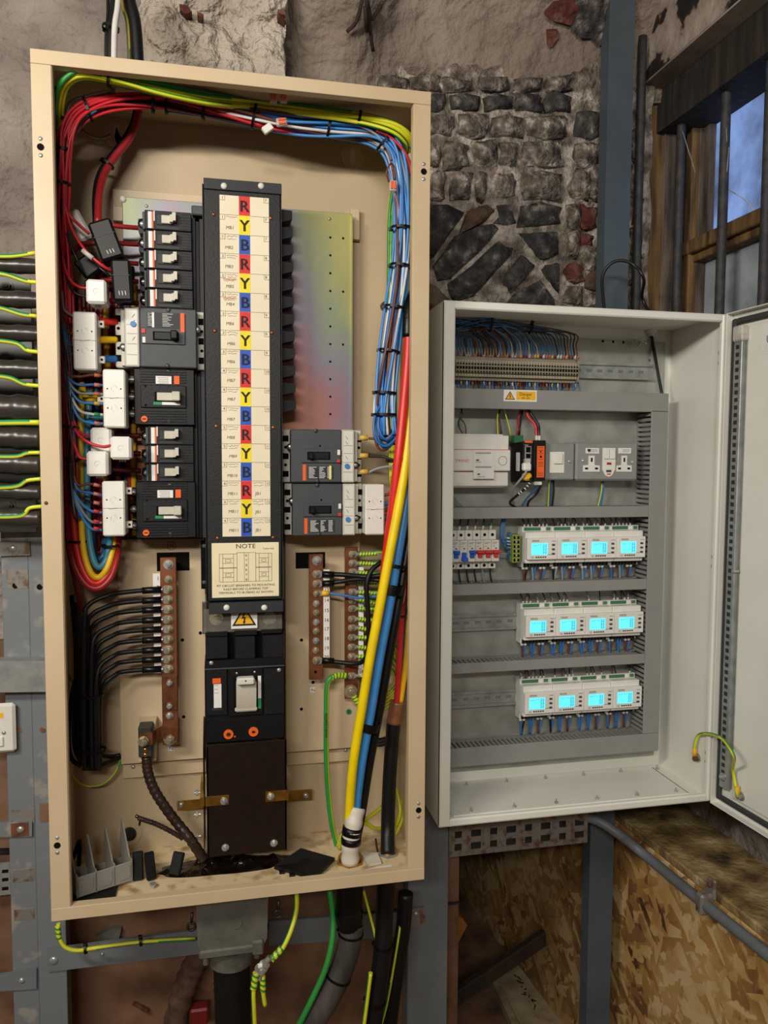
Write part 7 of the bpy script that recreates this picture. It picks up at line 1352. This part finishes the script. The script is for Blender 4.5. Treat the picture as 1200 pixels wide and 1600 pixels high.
# cable ties
for i, (px, py, Y, d, rx, ry, lab) in enumerate((
    (137, 171, .077, (1, 0, .35), .019, .014, 'on the bend of the red loom at the upper left'), (171, 122, .032, (1, 0, -.15), .013, .012, 'on the dull earth loom at the upper left'), (93, 142, .045, (-.2, 0, 1), .013, .012, 'on the bend of the earth loom in the top left corner'), (92, 190, .09, (0, 0, 1), .017, .02, 'low on the left side of the earth loom'), (240, 158, .092, (1, 0, -.08), .019, .015, 'left of the pair on the red loom'), (261, 160, .094, (1, 0, -.1), .018, .015, 'right of the pair on the red loom'),
    (320, 168, .10, (1, 0, -.2), .020, .018, 'where the blue wires join the red loom'), (397, 181, .10, (1, 0, -.2), .022, .018, 'on the top loom above the busbar cover'), (513, 199, .10, (1, 0, -.15), .020, .018, 'on the top loom right of the busbar cover'), (561, 184, .075, (1, 0, -.2), .012, .011, 'on the bright earth loom at the top right'), (601, 222, .093, (1, 0, -.9), .021, .019, 'on the top right bend of the blue loom'),
    (98, 236, .074, (0, 0, 1), .015, .014, 'round the red loom below its bend'), (95, 288, .08, (0, 0, 1), .015, .014, 'round the red loom beside the mounting plate corner'), (627, 357, .09, (0, 0, 1), .019, .018, 'highest on the right blue loom'), (626, 416, .09, (.1, 0, 1), .019, .018, 'second down the right blue loom'), (617, 481, .088, (.15, 0, 1), .019, .018, 'third down the right blue loom'), (608, 549, .086, (.15, 0, 1), .019, .018, 'fourth down the right blue loom'), (602, 614, .085, (.05, 0, 1), .020, .018, 'fifth down the right blue loom'), (601, 648, .084, (0, 0, 1), .021, .02, 'lowest on the right blue loom'),
    (112, 667, .08, (.1, 0, 1), .011, .010, 'round the small left loom beside the upper white block'), (114, 718, .08, (0, 0, 1), .011, .010, 'round the small left loom beside the small transformers'), (168, 256, .155, (.6, 0, .8), .012, .011, 'round the thick red and black cables'), (126, 846, .115, (0, 0, 1), .020, .012, 'across the phase cables above their loop'), (173, 853, .105, (0, 0, 1), .013, .010, 'on the right limb of the phase cable loop'), (143, 1087, .125, (0, 0, 1), .019, .016, 'upper one round the black neutrals'), (146, 1172, .125, (0, 0, 1), .021, .016, 'lower one round the black neutrals'), (613, 720, .165, (0, 0, 1), .008, .008, 'round the earth wires behind the right breaker'))):
    tie(P(px, py, Y), d, rx, ry, (0, 0, 1) if abs(d[0]) > .7 else (1, 0, 0), f'black cable tie {lab}', head=-1.2 if abs(d[0]) > .7 else 2.6)
# ================================================================== CABLES OUTSIDE
# left: nine sheathed cables with earths entering the side
rows = [(405, 426), (457, 480), (510, 532), (565, 590), (620, 657), (668, 700), (710, 740), (757, 780), (795, 822)]
od = ['top', 'second', 'third', 'fourth', 'fifth', 'sixth', 'seventh', 'eighth', 'lowest']
for i, (a, b) in enumerate(rows):
    y = (a + b) / 2; r_ = (b - a) / 2 * 1.4 / 1208; pts = spline(W([(-80, y - 6, .10), (-30, y - 3, .10), (10, y - 1, .10), (38, y, .10), (64, y + 1, .10)]), 6)
    obj('feeder_cable', MB().tube(pts, r_, 14, rads=[r_ * (1 + .12 * math.exp(-((k - 17) / 3) ** 2) + .03 * math.sin(k * 1.3)) for k in range(len(pts))]), 'sheath_shiny', None, f'dark shrink wrapped feeder cable entering the left side, {od[i]} of nine', 'cable', 'feeder cables at the left')
ea = [[(-20, 400), (20, 400), (56, 395)], [(-20, 425), (10, 429), (40, 439), (58, 441)], [(-20, 478), (5, 482), (34, 491), (58, 494)], [(-20, 530), (25, 536), (42, 547), (60, 550)], [(-20, 586), (15, 590), (38, 600), (62, 603)], [(-20, 661), (30, 660), (63, 660)], [(-20, 713), (25, 713), (42, 708), (63, 707)], [(-20, 763), (25, 760), (42, 751), (64, 748)], [(-20, 808), (32, 806), (46, 794), (66, 791)]]
for i, q in enumerate(ea): wire('feeder_earth', [(x, y, .085) for x, y in q], .0036 if i != 5 else .005, GY, f'green and yellow earth beside the feeder cables, {od[i]} of nine', 'wire', 'earths at the left', n=8, stripe=3)
fb_ = thing('steel_bracket', 'dark steel bracket plate behind the feeder cables', 'bracket', P(20, 840, .20)); obj('plate', MB().pbox((-60, 432, 52, 832), .198, .204), 'steel_dark', fb_)
for x, y in ((10, 447), (10, 557), (14, 790)): hb = MB(); hexbolt(hb, P(x, y, .198), .008, .006); obj('bolt', hb, 'steel_dark', fb_)
# top: cables dropping into the roof of the panelboard
zt2 = ZT + .001
def drop(nm, pts, endpx, Y, r, m, lab, n=10, stripe=0):
    e = P(endpx, 95, Y); e.z = zt2 - .01; return obj(nm, MB().tube(spline(W(pts) + [e], 6), r, n, stripe=stripe), m, None, lab, 'cable')
drop('roof_cable', [(168, -40, .14), (169, 20, .135), (166, 60, .13)], 165, .13, .003, 'wire_black', 'thin black cable entering the roof, leftmost')
drop('roof_cable', [(178, -40, .13), (176, 20, .125), (172, 60, .12)], 171, .12, .0048, 'wire_black', 'black cable entering the roof beside the white one')
drop('roof_cable', [(187, -40, .115), (184, 10, .11), (179, 50, .105)], 177, .105, .005, 'wire_white', 'white cable entering the roof of the panelboard')
drop('roof_cable', [(188, -40, .14), (192, 10, .135), (200, 45, .13)], 203, .13, .0032, GYD, 'dull green and yellow wire entering the roof', 8, 3)
drop('roof_cable', [(194, -50, .14), (202, 0, .135), (212, 45, .13)], 217, .13, .0105, 'cable_black', 'thickest black cable entering the roof', 12)
tie(P(173, 44, .12), (.1, 0, 1), .013, .013, (1, 0, 0), 'black cable tie round the cables above the roof', head=2.4)
# below: gland box, armoured cable, earths
gb_ = thing('cable_gland_box', 'grey cast gland box hanging under the panelboard', 'gland box', P(362, 1500, .1)); YG = .06
x0, x1, z0, z1_ = R((306, 1416, 420, 1488), YG)
obj('casting', MB().prism([(x0 + .012, z0), (x1 - .012, z0), (x1 - .003, z0 + .02), (x1, ZB - .001), (x0, ZB - .001), (x0 + .003, z0 + .02)], YG, .16), 'cast_grey', gb_)
obj('base_flange', MB().box(x0 + .005, x1 - .012, YG - .006, .165, z0 - .004, z0 + .012, .003), 'cast_grey', gb_); c = P(369, 1442, YG); obj('cast_mark', MB().cyl(c, c + Vector((0, -.0015, 0)), .011, 20), 'cast_grey', gb_); obj('ear', MB().box(x1 - .03, x1 - .01, YG - .008, YG + .03, z0 - .008, z0 + .02, .003), 'cast_grey', gb_)
cg = P(362, 1500, .11); cg.x = (x0 + x1) / 2 - .002; obj('clamp_ring', MB().cyl((cg.x, .11, z0 - .004), (cg.x, .11, z0 - .012), .037, 24).cyl((cg.x, .11, z0 - .012), (cg.x, .11, z0 - .046), .044, 24, r2=.041), 'cast_grey', gb_)
for s_ in (-1, 1): p = Vector((cg.x + s_ * .046, .095, z0 - .016)); obj('clamp_bolt', MB().cyl(p + Vector((0, 0, .012)), p + Vector((0, 0, -.022)), .006, 8).cyl(p + Vector((0, -.005, 0)), p + Vector((0, .012, 0)), .011, 6, sm=False), 'cast_grey', gb_)
obj('raised_mark', MB().text('240', cg.x, z0 - .034, .0668, .007, align='c'), 'cast_grey', gb_)
ap_ = [Vector((cg.x, .11, z0 - .028)), Vector((cg.x + .001, .11, z0 - .08)), Vector((cg.x + .002, .11, z0 - .16)), Vector((cg.x + .003, .11, z0 - .3)), Vector((cg.x + .003, .12, z0 - .6))]; pa = spline(ap_, 10)
obj('armoured_cable', MB().tube(pa, .033, 18, rads=[.033 + .0015 * (i % 2) for i in range(len(pa))]), 'cable_black', None, 'thick armoured cable hanging from the cast gland box', 'cable')
for (px, py, lab) in ((299, 1448, 'left'), (434, 1428, 'right')):
    c = P(px, py, .09); eb_ = thing('eye_bolt', f'rusty eye bolt on the {lab} of the cast gland box', 'bolt', c); ring = [c + Vector((.007 * math.cos(a), 0, .007 * math.sin(a))) for a in [2 * PI * k / 14 for k in range(14)]]; obj('ring', MB().tube(ring, .0026, 6, closed=True), 'steel_dark', eb_); obj('shank', MB().tube([c + Vector((0, 0, .007)), c + Vector((.002, 0, .026))], .0028, 6), 'steel_dark', eb_)
el = thing('earth_tag', 'earth lugs bolted together beside the clamp ring', 'lug', P(408, 1512, .06)); hb = MB(); hexbolt(hb, P(408, 1513, .055), .008, .009, washer=1.5); obj('bolt', hb, 'zinc', el)
mb = MB(); c = P(408, 1513, .057); lug(mb, c, -.9, L=.022, w_=.010, tail=.004); lug(mb, c + Vector((0, .003, 0)), 1.7, L=.018, w_=.009, tail=.004); obj('lugs', mb, 'zinc', el)
def gyw(pts, r, lab, st=3, tw_=1.0): return wire('earth_cable', pts, r, GY, lab, 'cable', n=10, stripe=st, twist=tw_)
g1 = gyw([(463, 1392, .10), (463, 1420, .09), (455, 1452, .075), (441, 1482, .065), (424, 1500, .06)], .0048, 'green and yellow cable dropping from the panelboard to the lugs'); sleeve(W([(441, 1481, .065), (424, 1500, .06)]), .0064, g1, 7, step=.0014)
g2 = gyw([(399, 1528, .055), (396, 1550, .055), (397, 1580, .055), (400, 1640, .06)], .0042, 'yellow earth wire hanging straight down from the lugs', 2); sleeve(W([(400, 1520, .055), (396, 1545, .055)]), .0062, g2, 7, step=.0014)
g3 = gyw([(410, 1524, .06), (411, 1550, .06), (414, 1571, .062)], .0044, 'short green and yellow stub under the lugs', 4)
sleeve(W([(410, 1526, .06), (411, 1548, .06)]), .0056, g3, 7, step=.0014)
g4 = gyw([(91, 1443, .15), (92, 1462, .15), (101, 1479, .15), (120, 1485, .15), (150, 1481, .155), (220, 1472, .16), (305, 1467, .165)], .0036, 'green and yellow wire from the bottom left corner along the bar', 3); sleeve(W([(90, 1447, .149), (92, 1466, .149)]), .0048, g4, 6, step=.0014)
for x, y in ((134, 1482), (220, 1470)): tie(P(x, y, .155), (1, 0, .1), .008, .008, (0, 0, 1), f'black cable tie on the bottom earth wire, {"left" if x < 200 else "right"} one', head=.3)
c = P(90, 1440, .15); hb = MB(); hexbolt(hb, Vector((c.x, .15, ZB - .001)), .006, .006, (0, 0, -1)); obj('earth_bolt', hb, 'zinc', None, 'small earth bolt under the bottom left corner', 'bolt')
# big cables under the right
bo = thing('cable_boot', 'glossy black boot under the fat supply cables', 'boot', P(545, 1440, .1)); ob_ = [Vector((gA.x, gA.y, ZB - .001)), P(545, 1412, .105), P(546, 1436, .105), P(549, 1450, .105)]; obj('boot', MB().tube(spline(ob_, 6), .025, 16, rads=[.026] * 8 + [.0285 - .0006 * i for i in range(11)]), 'heatshrink', bo)
p_ = spline(W([(550, 1444, .105), (546, 1475, .10), (534, 1515, .095), (512, 1560, .09), (480, 1615, .09), (455, 1680, .10)]), 8); obj('supply_cable', MB().tube(p_, .0225, 18), 'cable_dusty', None, 'thick dusty cable bending away under the panelboard', 'cable')
obj('supply_cable', MB().tube(spline([Vector((gB.x, gB.y, ZB - .001)), P(601, 1420, .12), P(598, 1480, .115), P(588, 1560, .11), P(578, 1640, .11)], 8), .0175, 16), 'cable_black', None, 'black cable continuing below the right gland', 'cable')
obj('supply_cable', MB().tube(spline(W([(634, 1395, .19), (630, 1450, .185), (618, 1530, .18), (604, 1640, .18)]), 8), .0155, 14), 'cable_black', None, 'rearmost black cable beside the grey upright', 'cable')
for c_, d_, rx, lab in ((P(548, 1458, .103), (0.1, 0, 1), .0235, 'upper one on the thick dusty cable'), (P(528, 1526, .093), (.4, 0, 1), .0245, 'lower one on the thick dusty cable'), (P(599, 1478, .115), (.1, 0, 1), .0185, 'upper one on the black cable below the right gland'), (P(586, 1566, .11), (.15, 0, 1), .0195, 'lower one on the black cable below the right gland')): tie(c_, d_, rx, rx, (1, 0, 0), f'black cable tie, {lab}', 'ties below the panelboard', head=2.6)
wire('earth_cable', [(515, 1390, .12), (520, 1430, .11), (519, 1470, .095), (508, 1515, .085), (488, 1560, .08), (464, 1608, .08)], .0058, ['gy_green', 'gy_green'], 'green earth cable following the thick dusty cable', 'cable', n=10)
gyw([(568, 1392, .14), (578, 1430, .14), (586, 1462, .13), (588, 1480, .13)], .003, 'thin green and yellow wire between the two cables under the panelboard'); gyw([(579, 1520, .09), (574, 1560, .09), (566, 1620, .09)], .0042, 'green wire emerging beside the lower cable tie', 5); gyw([(626, 1440, .18), (620, 1480, .165), (606, 1560, .155), (596, 1600, .15)], .0028, 'dull yellow wire by the rearmost black cable')
# bits on the brown boarding
taped_ = spline([P(318, 1480, .30), P(300, 1515, .30), P(285, 1555, .30), P(268, 1620, .30)], 8); obj('lagged_pipe', MB().tube(taped_, .024, 14, rads=[.024 + .002 * math.sin(i * 1.9) for i in range(len(taped_))]), 'lagging', None, 'old fibrous lagged pipe slanting down left of the armoured cable', 'pipe')
obj('red_valve', MB().pbox((296, 1578, 326, 1604),   .28, .31, .004), 'dark_red', None, 'red object at the foot of the lagged pipe', 'valve')
bar('rusty_hook', [(206, 1570), (210, 1567), (232, 1578), (229, 1584)], .345, .006, 'rust', 'small rusty hook plate on the brown boarding', 'hook'); c = P(160, 1460, .35)
obj('plaster_scrap', MB().prism([(P(x, y, .35).x, P(x, y, .35).z) for x, y in ((150, 1462), (176, 1449), (190, 1450), (186, 1466), (152, 1471))], .345, .36), 'cast_grey', None, 'scrap of grey plaster stuck to the brown boarding', 'scrap')
S('trim_4', MB().box(-1.0, .50, .352, .36, P(200, 1475, .352).z - .002, P(200, 1475, .352).z + .002), 'dark_wood', label='joint between the brown boards')
